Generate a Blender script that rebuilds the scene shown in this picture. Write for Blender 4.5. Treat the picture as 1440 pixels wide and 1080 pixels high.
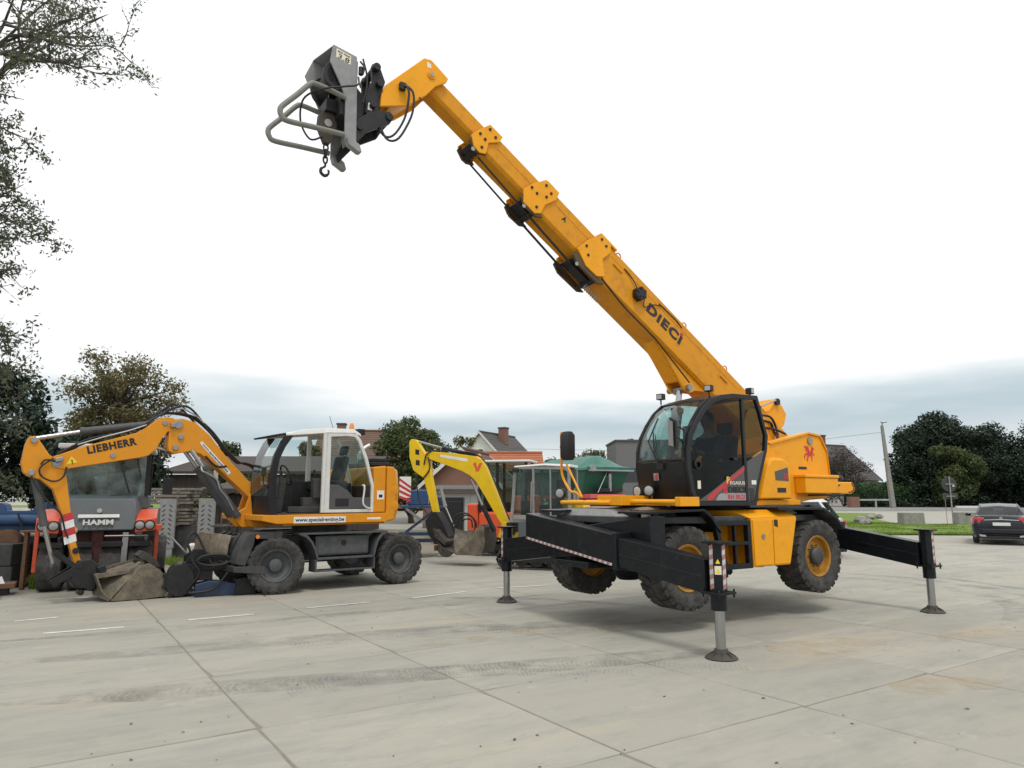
import bpy, bmesh, math, random
import numpy as np
from math import sin, cos, pi, radians as R
from mathutils import Vector, Matrix
for o in list(bpy.data.objects): bpy.data.objects.remove(o)
sc = bpy.context.scene
COL = sc.collection
rnd = random.Random(7)
# ------------------------------------------------------------------ camera
cd = bpy.data.cameras.new('camera'); cam = bpy.data.objects.new('camera', cd); COL.objects.link(cam)
cam.location = (0, 0, 1.7); cam.rotation_euler = (R(90) + math.atan(161/990), 0, 0)
cd.sensor_width = 36; cd.lens = 24.75; cd.clip_start = .05; cd.clip_end = 3000
sc.camera = cam
# ------------------------------------------------------------------ sky: bright overcast
W = bpy.data.worlds.new('World'); sc.world = W; W.use_nodes = True
nt = W.node_tree; nt.nodes.clear()
def wn(t, **k):
    n = nt.nodes.new(t)
    for a, b in k.items(): setattr(n, a, b)
    return n
SUN_EL, SUN_AZ = 66, 285      # azimuth measured from +x, counter-clockwise, where the sun stands
out = wn('ShaderNodeOutputWorld'); bg = wn('ShaderNodeBackground')
sky = wn('ShaderNodeTexSky', sky_type='NISHITA', sun_disc=False)
sky.sun_elevation = R(SUN_EL); sky.sun_rotation = R(90 - SUN_AZ); sky.air_density = 1.5; sky.dust_density = 3
tc = wn('ShaderNodeTexCoord'); sep = wn('ShaderNodeSeparateXYZ')
mp = wn('ShaderNodeMapping'); mp.inputs['Scale'].default_value = (1.3, 1.3, 7.0)
nz = wn('ShaderNodeTexNoise'); nz.inputs['Scale'].default_value = 1.6; nz.inputs['Detail'].default_value = 5; nz.inputs['Roughness'].default_value = .5
add = wn('ShaderNodeMath', operation='MULTIPLY_ADD'); add.inputs[1].default_value = .16; 
cr = wn('ShaderNodeValToRGB')
e = cr.color_ramp.elements
e[0].position = .03; e[0].color = (9.0, 9.4, 9.6, 1)
e[1].position = .36; e[1].color = (12.6, 12.7, 12.7, 1)
for p, c in ((.13, (9.4, 9.8, 10.0, 1)), (.178, (6.0, 7.2, 7.9, 1)), (.200, (8.0, 9.0, 9.5, 1)), (.228, (11.9, 12.1, 12.2, 1)), (.75, (13.2, 13.3, 13.3, 1))):
    q = e.new(p); q.color = c
mixn = wn('ShaderNodeMix', data_type='RGBA'); mixn.inputs[0].default_value = .9
L = nt.links.new
L(tc.outputs['Generated'], mp.inputs[0]); L(mp.outputs[0], nz.inputs['Vector'])
L(tc.outputs['Generated'], sep.inputs[0]); L(nz.outputs['Fac'], add.inputs[0]); L(sep.outputs['Z'], add.inputs[2])
L(add.outputs[0], cr.inputs[0]); L(sky.outputs[0], mixn.inputs[6]); L(cr.outputs[0], mixn.inputs[7])
L(mixn.outputs[2], bg.inputs[0]); bg.inputs[1].default_value = .1; L(bg.outputs[0], out.inputs[0])
# ------------------------------------------------------------------ sun: veiled
sd = bpy.data.lights.new('sun', 'SUN'); sd.energy = 1.5; sd.angle = R(12); sd.color = (1, .96, .9)
so = bpy.data.objects.new('sun', sd); COL.objects.link(so)
so.rotation_euler = (R(90 - SUN_EL), 0, R(SUN_AZ + 90))
vs = sc.view_settings; vs.view_transform = 'Standard'; vs.look = 'None'; vs.gamma = 1; vs.exposure = -.12; vs.use_curve_mapping = False
try: sc.cycles.transparent_max_bounces = 16; sc.cycles.max_bounces = 8
except Exception: pass
# ------------------------------------------------------------------ materials
M = {}
def mat(name, col, rough=.5, metal=0, dirt=0, dcol=(.16, .13, .10), scale=3., var=.12, bump=.0, bscale=60., spec=.5, thr=.5, tr=0, coat=0, rs=.12):
    m = bpy.data.materials.new(name); m.use_nodes = True
    t = m.node_tree; N = t.nodes; K = t.links.new; b = N['Principled BSDF']
    b.inputs['Metallic'].default_value = metal; b.inputs['Specular IOR Level'].default_value = spec
    b.inputs['Coat Weight'].default_value = coat; b.inputs['Coat Roughness'].default_value = .15
    tcn = N.new('ShaderNodeTexCoord'); n1 = N.new('ShaderNodeTexNoise')
    n1.inputs['Scale'].default_value = scale; n1.inputs['Detail'].default_value = 8; n1.inputs['Roughness'].default_value = .65
    K(tcn.outputs['Object'], n1.inputs['Vector'])
    hs = N.new('ShaderNodeMix'); hs.data_type = 'RGBA'
    hs.inputs[6].default_value = (*[c*(1-var) for c in col], 1); hs.inputs[7].default_value = (*[min(1, c*(1+var)) for c in col], 1)
    K(n1.outputs['Fac'], hs.inputs[0]); cur = hs.outputs[2]
    if dirt:
        n2 = N.new('ShaderNodeTexNoise'); n2.inputs['Scale'].default_value = scale*1.9; n2.inputs['Detail'].default_value = 10; n2.inputs['Roughness'].default_value = .72
        K(tcn.outputs['Object'], n2.inputs['Vector'])
        rp = N.new('ShaderNodeMapRange'); rp.inputs[1].default_value = thr-.08; rp.inputs[2].default_value = thr+.22; rp.inputs[4].default_value = dirt
        K(n2.outputs['Fac'], rp.inputs[0])
        mx = N.new('ShaderNodeMix'); mx.data_type = 'RGBA'; mx.inputs[7].default_value = (*dcol, 1)
        K(rp.outputs[0], mx.inputs[0]); K(cur, mx.inputs[6]); cur = mx.outputs[2]
    K(cur, b.inputs['Base Color'])
    rr = N.new('ShaderNodeMapRange'); rr.inputs[3].default_value = max(.02, rough-rs); rr.inputs[4].default_value = min(1, rough+rs)
    K(n1.outputs['Fac'], rr.inputs[0]); K(rr.outputs[0], b.inputs['Roughness'])
    if bump:
        n3 = N.new('ShaderNodeTexNoise'); n3.inputs['Scale'].default_value = bscale; n3.inputs['Detail'].default_value = 6
        K(tcn.outputs['Object'], n3.inputs['Vector'])
        bp = N.new('ShaderNodeBump'); bp.inputs['Strength'].default_value = bump; bp.inputs['Distance'].default_value = .02
        K(n3.outputs['Fac'], bp.inputs['Height']); K(bp.outputs[0], b.inputs['Normal'])
    if tr: b.inputs['Transmission Weight'].default_value = tr
    M[name] = m; return m
def glass(name, tint, base=.04, haze=.06, hcol=(.5, .55, .55)):
    m = bpy.data.materials.new(name); m.use_nodes = True; t = m.node_tree; N = t.nodes; K = t.links.new; N.clear()
    o = N.new('ShaderNodeOutputMaterial'); tr = N.new('ShaderNodeBsdfTransparent'); tr.inputs[0].default_value = (*tint, 1)
    df = N.new('ShaderNodeBsdfDiffuse'); df.inputs[0].default_value = (*hcol, 1)
    gl = N.new('ShaderNodeBsdfGlossy'); gl.inputs['Roughness'].default_value = .02
    lw = N.new('ShaderNodeLayerWeight'); lw.inputs[0].default_value = .5
    p5 = N.new('ShaderNodeMath'); p5.operation = 'POWER'; p5.inputs[1].default_value = 4.; K(lw.outputs['Facing'], p5.inputs[0])
    fr = N.new('ShaderNodeMath'); fr.operation = 'MULTIPLY_ADD'; fr.inputs[1].default_value = .9; fr.inputs[2].default_value = base; K(p5.outputs[0], fr.inputs[0])
    n1 = N.new('ShaderNodeTexNoise'); n1.inputs['Scale'].default_value = 2.5; n1.inputs['Detail'].default_value = 7
    mr = N.new('ShaderNodeMapRange'); mr.inputs[1].default_value = .35; mr.inputs[2].default_value = .8; mr.inputs[4].default_value = haze*2
    tcn = N.new('ShaderNodeTexCoord'); K(tcn.outputs['Object'], n1.inputs['Vector']); K(n1.outputs['Fac'], mr.inputs[0])
    m0 = N.new('ShaderNodeMixShader'); K(mr.outputs[0], m0.inputs[0]); K(tr.outputs[0], m0.inputs[1]); K(df.outputs[0], m0.inputs[2])
    m1 = N.new('ShaderNodeMixShader'); K(fr.outputs[0], m1.inputs[0]); K(m0.outputs[0], m1.inputs[1]); K(gl.outputs[0], m1.inputs[2])
    K(m1.outputs[0], o.inputs[0]); M[name] = m
DUST = (.30, .27, .22)
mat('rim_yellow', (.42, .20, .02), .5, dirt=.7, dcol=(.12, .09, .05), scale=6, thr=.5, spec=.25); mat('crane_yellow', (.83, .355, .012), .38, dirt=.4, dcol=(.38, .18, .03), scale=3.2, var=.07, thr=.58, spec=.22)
mat('crane_boom', (.68, .285, .012), .42, spec=.22, dirt=.6, dcol=(.25, .12, .03), scale=3.4, var=.12, thr=.57)
mat('exc_yellow', (.70, .28, .018), .45, spec=.22, dirt=.4, dcol=(.36, .19, .06), scale=2.4, var=.08, thr=.55)
mat('mini_yellow', (.78, .52, .015), .42, spec=.22, dirt=.4, dcol=(.35, .27, .1), scale=3, var=.08, thr=.56)
mat('black_paint', (.007, .009, .012), .36, dirt=.55, dcol=(.075, .072, .068), scale=5, thr=.62, spec=.28, bump=.03, bscale=90)
mat('cab_black', (.010, .011, .014), .4, dirt=.25, dcol=(.045, .043, .04), scale=3, spec=.35)
mat('dark_grey', (.036, .039, .042), .55, dirt=.45, dcol=(.13, .12, .105), scale=3, thr=.5)
mat('exc_grey', (.055, .064, .072), .55, dirt=.55, dcol=(.15, .14, .12), scale=3, thr=.5)
mat('panel_grey', (.075, .077, .08), .5, dirt=.2)
mat('rubber', (.022, .022, .023), .8, dirt=.75, dcol=(.11, .102, .09), scale=4, thr=.47, bump=.15, bscale=40)
mat('hose', (.012, .012, .013), .55)
mat('chrome', (.42, .43, .44), .22, metal=1, dirt=.2, dcol=(.3, .28, .25), var=.04)
mat('steel', (.34, .34, .35), .42, metal=.8, dirt=.4, dcol=(.2, .16, .12))
mat('grey_paint', (.27, .275, .275), .5, dirt=.5, dcol=(.12, .11, .1), scale=4, thr=.52)
mat('pad_brown', (.09, .055, .022), .6, dirt=.6, dcol=(.02, .017, .014), scale=6); mat('tube_grey', (.2, .2, .18), .55, dirt=.4, dcol=(.12, .1, .08), scale=6)
mat('black_steel', (.013, .013, .015), .5, dirt=.35, dcol=(.055, .05, .046), scale=5, spec=.35)
mat('pad_steel', (.07, .065, .058), .7, dirt=.6, dcol=(.07, .06, .05), scale=12, metal=.3)
mat('red', (.55, .02, .025), .45); mat('white', (.78, .78, .77), .45, dirt=.2, dcol=(.4, .38, .35)); mat('black_ink', (.012, .012, .012), .5)
mat('cream', (.75, .7, .55), .5); mat('yellow_ink', (.85, .6, .03), .5); mat('sticker', (.8, .8, .76), .5, dirt=.2)
mat('stripe_white', (.55, .52, .50), .6, dirt=.4, dcol=(.3, .27, .25), scale=9); mat('stripe_red', (.36, .16, .15), .6, dirt=.4, dcol=(.3, .25, .23), scale=9); mat('dieci_red', (.5, .035, .04), .4); mat('grey_ink', (.3, .3, .31), .45)
mat('lamp_glass', (.36, .37, .36), .12, coat=.6); mat('lamp_red', (.5, .015, .012), .2, coat=.6); mat('amber', (.8, .25, .02), .25, coat=.5)
mat('seat', (.02, .02, .022), .8); mat('interior', (.03, .031, .033), .65, dirt=.3)
mat('jacket', (.018, .05, .10), .85, var=.3, bump=.3, bscale=25); mat('skin', (.45, .25, .18), .55); mat('hair', (.03, .02, .015), .7)
mat('bucket', (.10, .088, .07), .6, metal=.25, dirt=.8, dcol=(.27, .225, .155), scale=3.2, thr=.47, bump=.3, bscale=25, var=.3)
mat('bucket_dark', (.05, .047, .043), .6, metal=.3, dirt=.6, dcol=(.16, .13, .1), scale=5)
mat('blade', (.17, .14, .10), .6, metal=.2, dirt=.85, dcol=(.40, .34, .24), scale=4, thr=.45, var=.3)
mat('hamm_orange', (.72, .095, .03), .42, dirt=.3, dcol=(.35, .1, .05)); mat('hamm_grey', (.085, .105, .118), .45, dirt=.25, dcol=(.16, .155, .15), scale=2.5)
mat('hamm_dark', (.07, .012, .012), .7, dirt=.5, dcol=(.03, .028, .026)); mat('hamm_red', (.16, .012, .012), .6)
mat('blue', (.015, .07, .19), .5, dirt=.5, dcol=(.07, .08, .1), scale=5); mat('dark_blue', (.008, .028, .075), .5, dirt=.5, dcol=(.06, .06, .06), scale=5)
mat('tarp', (.010, .12, .085), .45, dirt=.35, dcol=(.10, .26, .2), scale=1.5, bump=.4, bscale=5); mat('green', (.008, .085, .05), .45, dirt=.4, dcol=(.03, .1, .07))
mat('pink_red', (.6, .1, .09), .5); mat('van_white', (.75, .77, .8), .25, coat=.5, dirt=.1)
mat('car_navy', (.006, .008, .016), .25, coat=.5, var=.05, spec=.3); mat('plastic', (.012, .012, .013), .6)
mat('block_brown', (.06, .045, .035), .7, dirt=.6, dcol=(.11, .08, .06), scale=9); mat('rust', (.20, .10, .05), .8, dirt=.7, dcol=(.09, .06, .05), scale=8)
mat('cab_white', (.68, .68, .66), .45, dirt=.3, dcol=(.38, .36, .32), scale=5)
mat('alu', (.5, .51, .52), .35, metal=.7)
glass('glass', (.80, .90, .88)); glass('glass_dark', (.42, .46, .46), haze=.004, base=.014); glass('glass_painted_sky', (.62, .78, .75), haze=.28, hcol=(.36, .46, .45)); glass('glass_green', (.62, .80, .77), haze=.06)  # roller panes: strong pale haze colour paints in a sky reflection
glass('glass_cab', (.42, .56, .53), haze=.03, base=.03); glass('car_glass', (.35, .40, .40), haze=.03)
# ------------------------------------------------------------------ mesh helpers
class MB:
    def __init__(s): s.v = []; s.f = []
    def add(s, vs, fs):
        o = len(s.v); s.v += [tuple(v) for v in vs]; s.f += [tuple(i+o for i in f) for f in fs]; return s
    def bx(s, x0, x1, y0, y1, z0, z1):
        return s.add([(x0, y0, z0), (x1, y0, z0), (x1, y1, z0), (x0, y1, z0), (x0, y0, z1), (x1, y0, z1), (x1, y1, z1), (x0, y1, z1)],
                     [(3, 2, 1, 0), (4, 5, 6, 7), (0, 1, 5, 4), (1, 2, 6, 5), (2, 3, 7, 6), (3, 0, 4, 7)])
    def obox(s, c, size, rot=(0, 0, 0)):
        m = Matrix.Translation(c) @ (Matrix.Rotation(rot[2], 4, 'Z') @ Matrix.Rotation(rot[1], 4, 'Y') @ Matrix.Rotation(rot[0], 4, 'X'))
        a, b, d = [q/2 for q in size]
        vs = [m @ Vector(p) for p in ((-a, -b, -d), (a, -b, -d), (a, b, -d), (-a, b, -d), (-a, -b, d), (a, -b, d), (a, b, d), (-a, b, d))]
        return s.add(vs, [(3, 2, 1, 0), (4, 5, 6, 7), (0, 1, 5, 4), (1, 2, 6, 5), (2, 3, 7, 6), (3, 0, 4, 7)])
    def prism(s, pts, a, b, ax='y'):       # outline in the plane across ax, from a to b
        n = len(pts)
        area = sum(pts[i][0]*pts[(i+1) % n][1]-pts[(i+1) % n][0]*pts[i][1] for i in range(n))
        if area < 0: pts = pts[::-1]
        if ax == 'y': f = lambda p, t: (p[0], t, p[1])
        elif ax == 'x': f = lambda p, t: (t, p[0], p[1])
        else: f = lambda p, t: (p[0], p[1], t)
        if ax == 'y': a, b = max(a, b), min(a, b)
        else: a, b = min(a, b), max(a, b)
        vs = [f(p, a) for p in pts]+[f(p, b) for p in pts]
        return s.add(vs, [tuple(range(n-1, -1, -1)), tuple(range(n, 2*n))]+[(i, (i+1) % n, (i+1) % n+n, i+n) for i in range(n)])
    def ring(s, po, pi_, a, b, ax='y'):    # frame: outer and inner outline with the same number of points
        n = len(po)
        f = (lambda p, t: (p[0], t, p[1])) if ax == 'y' else (lambda p, t: (t, p[0], p[1]))
        vs = [f(p, a) for p in po]+[f(p, a) for p in pi_]+[f(p, b) for p in po]+[f(p, b) for p in pi_]
        fs = []
        for i in range(n):
            j = (i+1) % n
            fs += [(i, j, j+n, i+n), (i+2*n, i+3*n, j+3*n, j+2*n), (i, i+2*n, j+2*n, j), (i+n, j+n, j+3*n, i+3*n)]
        return s.add(vs, fs)
    def loft(s, secs, cap=True, closed=True):
        n = len(secs[0]); vs = [p for q in secs for p in q]; fs = []
        for k in range(len(secs)-1):
            for i in range(n if closed else n-1):
                j = (i+1) % n; fs.append((k*n+i, k*n+j, (k+1)*n+j, (k+1)*n+i))
        if cap and closed: fs += [tuple(range(n-1, -1, -1)), tuple((len(secs)-1)*n+i for i in range(n))]
        return s.add(vs, fs)
    def tube(s, pts, r, n=8, cap=True):
        pts = [Vector(p) for p in pts]; rs = r if isinstance(r, (list, tuple)) else [r]*len(pts)
        secs = []; up = None
        for i, p in enumerate(pts):
            d = (pts[min(i+1, len(pts)-1)]-pts[max(i-1, 0)])
            if d.length < 1e-9: d = Vector((0, 0, 1))
            d.normalize()
            if up is None: up = d.orthogonal().normalized()
            else:
                up = up-d*up.dot(d)
                up = up.normalized() if up.length > 1e-6 else d.orthogonal().normalized()
            w = d.cross(up); k = 1
            secs.append([p+(up*cos(2*pi*q/n)+w*sin(2*pi*q/n))*rs[i]*k for q in range(n)])
        return s.loft(secs, cap)
    def cyl(s, p0, p1, r, r1=None, n=20): return s.tube([p0, p1], [r, r if r1 is None else r1], n)
    def lathe(s, prof, c=(0, 0, 0), ax='y', n=32, closed=True):   # prof: (radius, distance along ax)
        secs = []
        for r, a in prof:
            ring = []
            for q in range(n):
                t = 2*pi*q/n; u, w = r*cos(t), r*sin(t)
                ring.append((c[0]+u, c[1]+a, c[2]-w) if ax == 'y' else ((c[0]+a, c[1]+u, c[2]+w) if ax == 'x' else (c[0]+u, c[1]+w, c[2]+a)))
            secs.append(ring)
        return s.loft(secs, closed)
    def ball(s, c, r, n=12):
        rr = r if isinstance(r, (tuple, list)) else (r, r, r)
        secs = []
        for k in range(1, n//2):
            a = pi*k/(n//2)
            secs.append([(c[0]+rr[0]*sin(a)*cos(2*pi*q/n), c[1]+rr[1]*sin(a)*sin(2*pi*q/n), c[2]-rr[2]*cos(a)) for q in range(n)])
        return s.loft(secs)
    def build(s, name, m, parent=None, bev=0, ang=35, seg=2):
        me = bpy.data.meshes.new(name); me.from_pydata(s.v, [], s.f)
        me.materials.append(M[m] if isinstance(m, str) else m)
        return link(name, me, parent, bev, ang, seg)
def link(name, me, parent=None, bev=0, ang=35, seg=2):
    bm = bmesh.new(); bm.from_mesh(me); bmesh.ops.recalc_face_normals(bm, faces=bm.faces); bm.to_mesh(me); bm.free()
    me.polygons.foreach_set('use_smooth', [True]*len(me.polygons)); me.set_sharp_from_angle(angle=R(ang)); me.update()
    o = bpy.data.objects.new(name, me); COL.objects.link(o)
    if parent: o.parent = parent
    if bev:
        b = o.modifiers.new('bevel', 'BEVEL'); b.width = bev; b.segments = seg; b.limit_method = 'ANGLE'; b.angle_limit = R(35); b.harden_normals = True
    return o
def tag(o, label, cat=None, group=None, kind=None):
    if label: o['label'] = label
    if cat: o['category'] = cat
    if group: o['group'] = group
    if kind: o['kind'] = kind
    return o
def thing(name, label, cat, loc=(0, 0, 0), rz=0, group=None):
    o = bpy.data.objects.new(name, None); COL.objects.link(o); o.empty_display_size = .2
    o.location = loc; o.rotation_euler = (0, 0, R(rz)); return tag(o, label, cat, group)
def copy_tree(o, parent=None):
    c = o.copy(); COL.objects.link(c)
    c.parent = parent
    for ch in list(o.children): copy_tree(ch, c)
    return c
def curve(pts, n=6):                       # smooth path through points
    P = [Vector(p) for p in pts]; P = [P[0]*2-P[1]]+P+[P[-1]*2-P[-2]]; outp = []
    for i in range(1, len(P)-2):
        for k in range(n):
            t = k/n; a, b, c, d = P[i-1:i+3]
            outp.append(.5*((2*b)+(c-a)*t+(2*a-5*b+4*c-d)*t*t+(3*b-a-3*c+d)*t**3))
    return outp+[P[-2]]
def text(s, size, m, parent, loc, rot, bold=.02, shear=0, name='lettering', width=None, align='CENTER', sp=1.0):
    c = bpy.data.curves.new(name, 'FONT'); c.body = s; c.size = size; c.offset = bold*size; c.shear = shear; c.extrude = .0012; c.space_character = sp
    c.align_x = align; c.align_y = 'CENTER'; c.resolution_u = 3
    t = bpy.data.objects.new(name, c); COL.objects.link(t); bpy.context.view_layer.update()
    me = bpy.data.meshes.new_from_object(t.evaluated_get(bpy.context.evaluated_depsgraph_get())); bpy.data.objects.remove(t)
    me.materials.clear(); me.materials.append(M[m])
    if width:
        xs = [v.co.x for v in me.vertices]; k = width/(max(xs)-min(xs))
        for v in me.vertices: v.co.x *= k
    o = bpy.data.objects.new(name, me); COL.objects.link(o); o.parent = parent; o.location = loc; o.rotation_euler = rot
    return o
NEAR = (R(90), 0, R(180))                  # text on a face that looks along local +y, top up
def wheel(parent, c, r, w, rim, hub='dark_grey', side=1, lugs=26, name='wheel', rr=.55, lug='block', dish=.5):
    e = bpy.data.objects.new(name, None); COL.objects.link(e); e.parent = parent; e.location = c; e.empty_display_size = .1
    h = w/2; t = MB()
    t.lathe([(r*rr, -h*.78), (r*.74, -h*.98), (r*.9, -h), (r*.966, -h*.86), (r*.975, 0), (r*.966, h*.86), (r*.9, h), (r*.74, h*.98), (r*.7, h*.95), (r*rr, h*.78)], n=48, closed=False)
    for k in range(lugs):
        for sd in (-1, 1):
            a = 2*pi*(k+(.5 if sd > 0 else 0))/lugs; d = 2*pi*r/lugs
            # tread block, slightly skewed, wrapping the shoulder
            def P(rad, ya, da): return (rad*cos(a+da/r), ya, rad*sin(a+da/r))
            sk = d*.22
            y0, y1, y2 = sd*h*.08, sd*h*.93, sd*h*1.02
            wd = d*.37
            vs = [P(r*.955, y0, -wd-sk), P(r*.955, y0, wd-sk), P(r*.95, y1, wd+sk), P(r*.95, y1, -wd+sk),
                  P(r, y0, -wd*.85-sk), P(r, y0, wd*.85-sk), P(r, y1, wd*.85+sk), P(r, y1, -wd*.85+sk),
                  P(r*.86, y2, -wd*.8+sk), P(r*.86, y2, wd*.8+sk), P(r*.88, sd*h*.9, wd*.8+sk), P(r*.88, sd*h*.9, -wd*.8+sk)]
            t.add(vs, [(4, 5, 6, 7), (0, 1, 5, 4), (1, 2, 6, 5), (3, 0, 4, 7), (7, 6, 9, 8), (6, 2, 10, 9), (3, 7, 8, 11)])
    t.build('tyre', 'rubber', e, ang=30)
    s = side; q = MB()
    q.lathe([(r*(rr+.02), s*h*.80), (r*(rr+.005), s*h*.86), (r*(rr-.04), s*h*.80), (r*(rr-.06), s*h*.45), (r*(rr-.10), s*h*(.38)), (r*.34, s*h*dish), (r*.12, s*h*dish), (.001, s*h*dish)], n=40, closed=False)
    q.lathe([(r*(rr-.01), -s*h*.8), (r*(rr-.05), -s*h*.5), (.001, -s*h*.3)], n=24, closed=False)
    ri = q.build('rim', rim, e, ang=30)
    g = MB(); g.lathe([(r*.25, s*h*dish), (r*.25, s*h*(dish+.25)), (r*.21, s*h*(dish+.38)), (r*.12, s*h*(dish+.42)), (.001, s*h*(dish+.42))], n=28, closed=False)
    g.build('hub', hub, e, ang=30)
    b = MB()
    for k in range(10):
        a = 2*pi*k/10; b.cyl((r*.3*cos(a), s*h*dish, r*.3*sin(a)), (r*.3*cos(a), s*h*(dish+.1), r*.3*sin(a)), r*.022, n=6)
    b.build('wheel_nuts', hub, e, ang=30)
    return e
def ram(parent, p0, p1, p2, r, name='hydraulic_cylinder', m='dark_grey'):   # barrel p0-p1, rod p1-p2
    e = MB(); e.cyl(p0, p1, r, n=18); d = (Vector(p1)-Vector(p0)).normalized()
    e.cyl(Vector(p1)-d*.05, Vector(p1)+d*.02, r*1.15, n=18); o = e.build(name, m, parent, bev=.004)
    q = MB(); q.cyl(Vector(p1)+d*.021, p2, r*.55, n=16); q.build('rod', 'chrome', o)
    return o
def hoses(parent, lists, r=.014, name='hose', m='hose', n=7):
    for l in lists: MB().tube(curve(l, 8), r, 8).build(name, m, parent, ang=60)
# ================================================================== GROUND
def concrete_mat(name, joints=False, base=(.36, .345, .288), k=1.0):
    m = bpy.data.materials.new(name); m.use_nodes = True; t = m.node_tree; N = t.nodes; K = t.links.new; b = N['Principled BSDF']
    geo = N.new('ShaderNodeNewGeometry'); oi = N.new('ShaderNodeObjectInfo')
    rot = N.new('ShaderNodeMapping'); rot.inputs['Rotation'].default_value = (0, 0, R(-33)); K(geo.outputs['Position'], rot.inputs[0])
    def noise(scale, det=8, ro=.6, src=None, dist=0):
        n = N.new('ShaderNodeTexNoise'); n.inputs['Scale'].default_value = scale; n.inputs['Detail'].default_value = det; n.inputs['Roughness'].default_value = ro; n.inputs['Distortion'].default_value = dist
        K((src or geo.outputs['Position']), n.inputs['Vector']); return n.outputs['Fac']
    def rng(x, a, b_, lo, hi):
        r = N.new('ShaderNodeMapRange'); r.inputs[1].default_value = a; r.inputs[2].default_value = b_; r.inputs[3].default_value = lo; r.inputs[4].default_value = hi; K(x, r.inputs[0]); return r.outputs[0]
    def mix(f, a, col, mode='MIX'):
        x = N.new('ShaderNodeMix'); x.data_type = 'RGBA'; x.blend_type = mode; K(f, x.inputs[0]); K(a, x.inputs[6]); x.inputs[7].default_value = (*col, 1); return x.outputs[2]
    st = N.new('ShaderNodeMapping'); st.inputs['Scale'].default_value = (.4, 1.5, 1); K(rot.outputs[0], st.inputs[0])
    st2 = N.new('ShaderNodeMapping'); st2.inputs['Scale'].default_value = (1.3, 3.4, 1); K(rot.outputs[0], st2.inputs[0])
    c0 = N.new('ShaderNodeMix'); c0.data_type = 'RGBA'; c0.inputs[6].default_value = (*[x*.90*k for x in base], 1); c0.inputs[7].default_value = (*[min(1, x*1.10*k) for x in base], 1)
    K(oi.outputs['Random'], c0.inputs[0]); c = c0.outputs[2]
    c = mix(rng(noise(.55, 6), .35, .7, 0, .55), c, (.335, .325, .285))
    c = mix(rng(noise(1.0, 9, .7, st.outputs[0]), .46, .68, 0, .62), c, (.235, .23, .21))        # grey drive marks
    c = mix(rng(noise(1.2, 9, .75, st2.outputs[0]), .5, .7, 0, .55), c, (.23, .23, .215))
    c = mix(rng(noise(.42, 9, .7, st.outputs[0], .6), .55, .72, 0, .75), c, (.47, .395, .27))    # sandy film
    c = mix(rng(noise(2.3, 10, .75), .58, .8, 0, .55), c, (.55, .53, .47))                       # pale scuffs
    c = mix(rng(noise(8, 8, .75), .64, .74, 0, .45), c, (.19, .185, .17))                        # spots
    c = mix(rng(noise(3.2, 9, .8, st.outputs[0]), .6, .75, 0, .5), c, (.205, .205, .195))
    c = mix(rng(noise(140, 3, .6), .35, .75, 0, .35), c, (.22, .215, .2))                         # grain
    if joints:
        br = N.new('ShaderNodeTexBrick'); br.offset = 0; br.inputs['Scale'].default_value = 1; br.inputs['Mortar Size'].default_value = .02
        br.inputs['Brick Width'].default_value = 2; br.inputs['Row Height'].default_value = 1.9
        br.inputs['Color1'].default_value = (0, 0, 0, 1); br.inputs['Color2'].default_value = (0, 0, 0, 1); br.inputs['Mortar'].default_value = (1, 1, 1, 1)
        K(rot.outputs[0], br.inputs['Vector']); c = mix(br.outputs['Color'], c, (.2, .19, .16))
    K(c, b.inputs['Base Color']); b.inputs['Roughness'].default_value = .88; b.inputs['Specular IOR Level'].default_value = .3
    bp = N.new('ShaderNodeBump'); bp.inputs['Strength'].default_value = .25; bp.inputs['Distance'].default_value = .01; K(noise(45, 8, .7), bp.inputs['Height']); K(bp.outputs[0], b.inputs['Normal'])
    M[name] = m
concrete_mat('slab_concrete'); concrete_mat('far_concrete', True, base=(.39, .375, .32))
mat('joint', (.25, .225, .18), .95, dirt=.6, dcol=(.10, .105, .06), scale=6, bump=.5, bscale=60)
mat('line_paint', (.74, .74, .70), .7, dirt=.8, dcol=(.42, .405, .36), scale=7, thr=.47)
mat('earth', (.17, .145, .11), .95, dirt=.7, dcol=(.3, .27, .21), scale=1.5, bump=.8, bscale=14)
mat('grass_base', (.12, .20, .025), .95, dirt=.5, dcol=(.17, .21, .04), scale=.8, bump=.5, bscale=30)
mat('road', (.20, .20, .195), .9, dirt=.5, dcol=(.3, .29, .26), scale=.4)
mat('pale_road', (.36, .345, .30), .9, dirt=.5, dcol=(.27, .255, .22), scale=.5)
# one sheet to the horizon; beyond 50 m it climbs a metre to the road
vs, fs = [], []
ys = [-40, -5, 10, 20, 30, 40, 50, 54, 58, 62, 70, 90, 140, 260, 600, 1500]
def gz(y): t = max(0, min(1, (y-50)/11)); return -.012+t*t*(3-2*t)*.9
xs = [-1500, -400, -150, -60, -20, 0, 20, 60, 150, 400, 1500]
for y in ys:
    for x in xs: vs.append((x, y, gz(y)))
n = len(xs)
for j in range(len(ys)-1):
    for i in range(n-1): fs.append((j*n+i, j*n+i+1, (j+1)*n+i+1, (j+1)*n+i))
ground = MB().add(vs, fs).build('ground', 'far_concrete'); ground['kind'] = 'structure'; ground['label'] = 'wide pale concrete yard'
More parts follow.
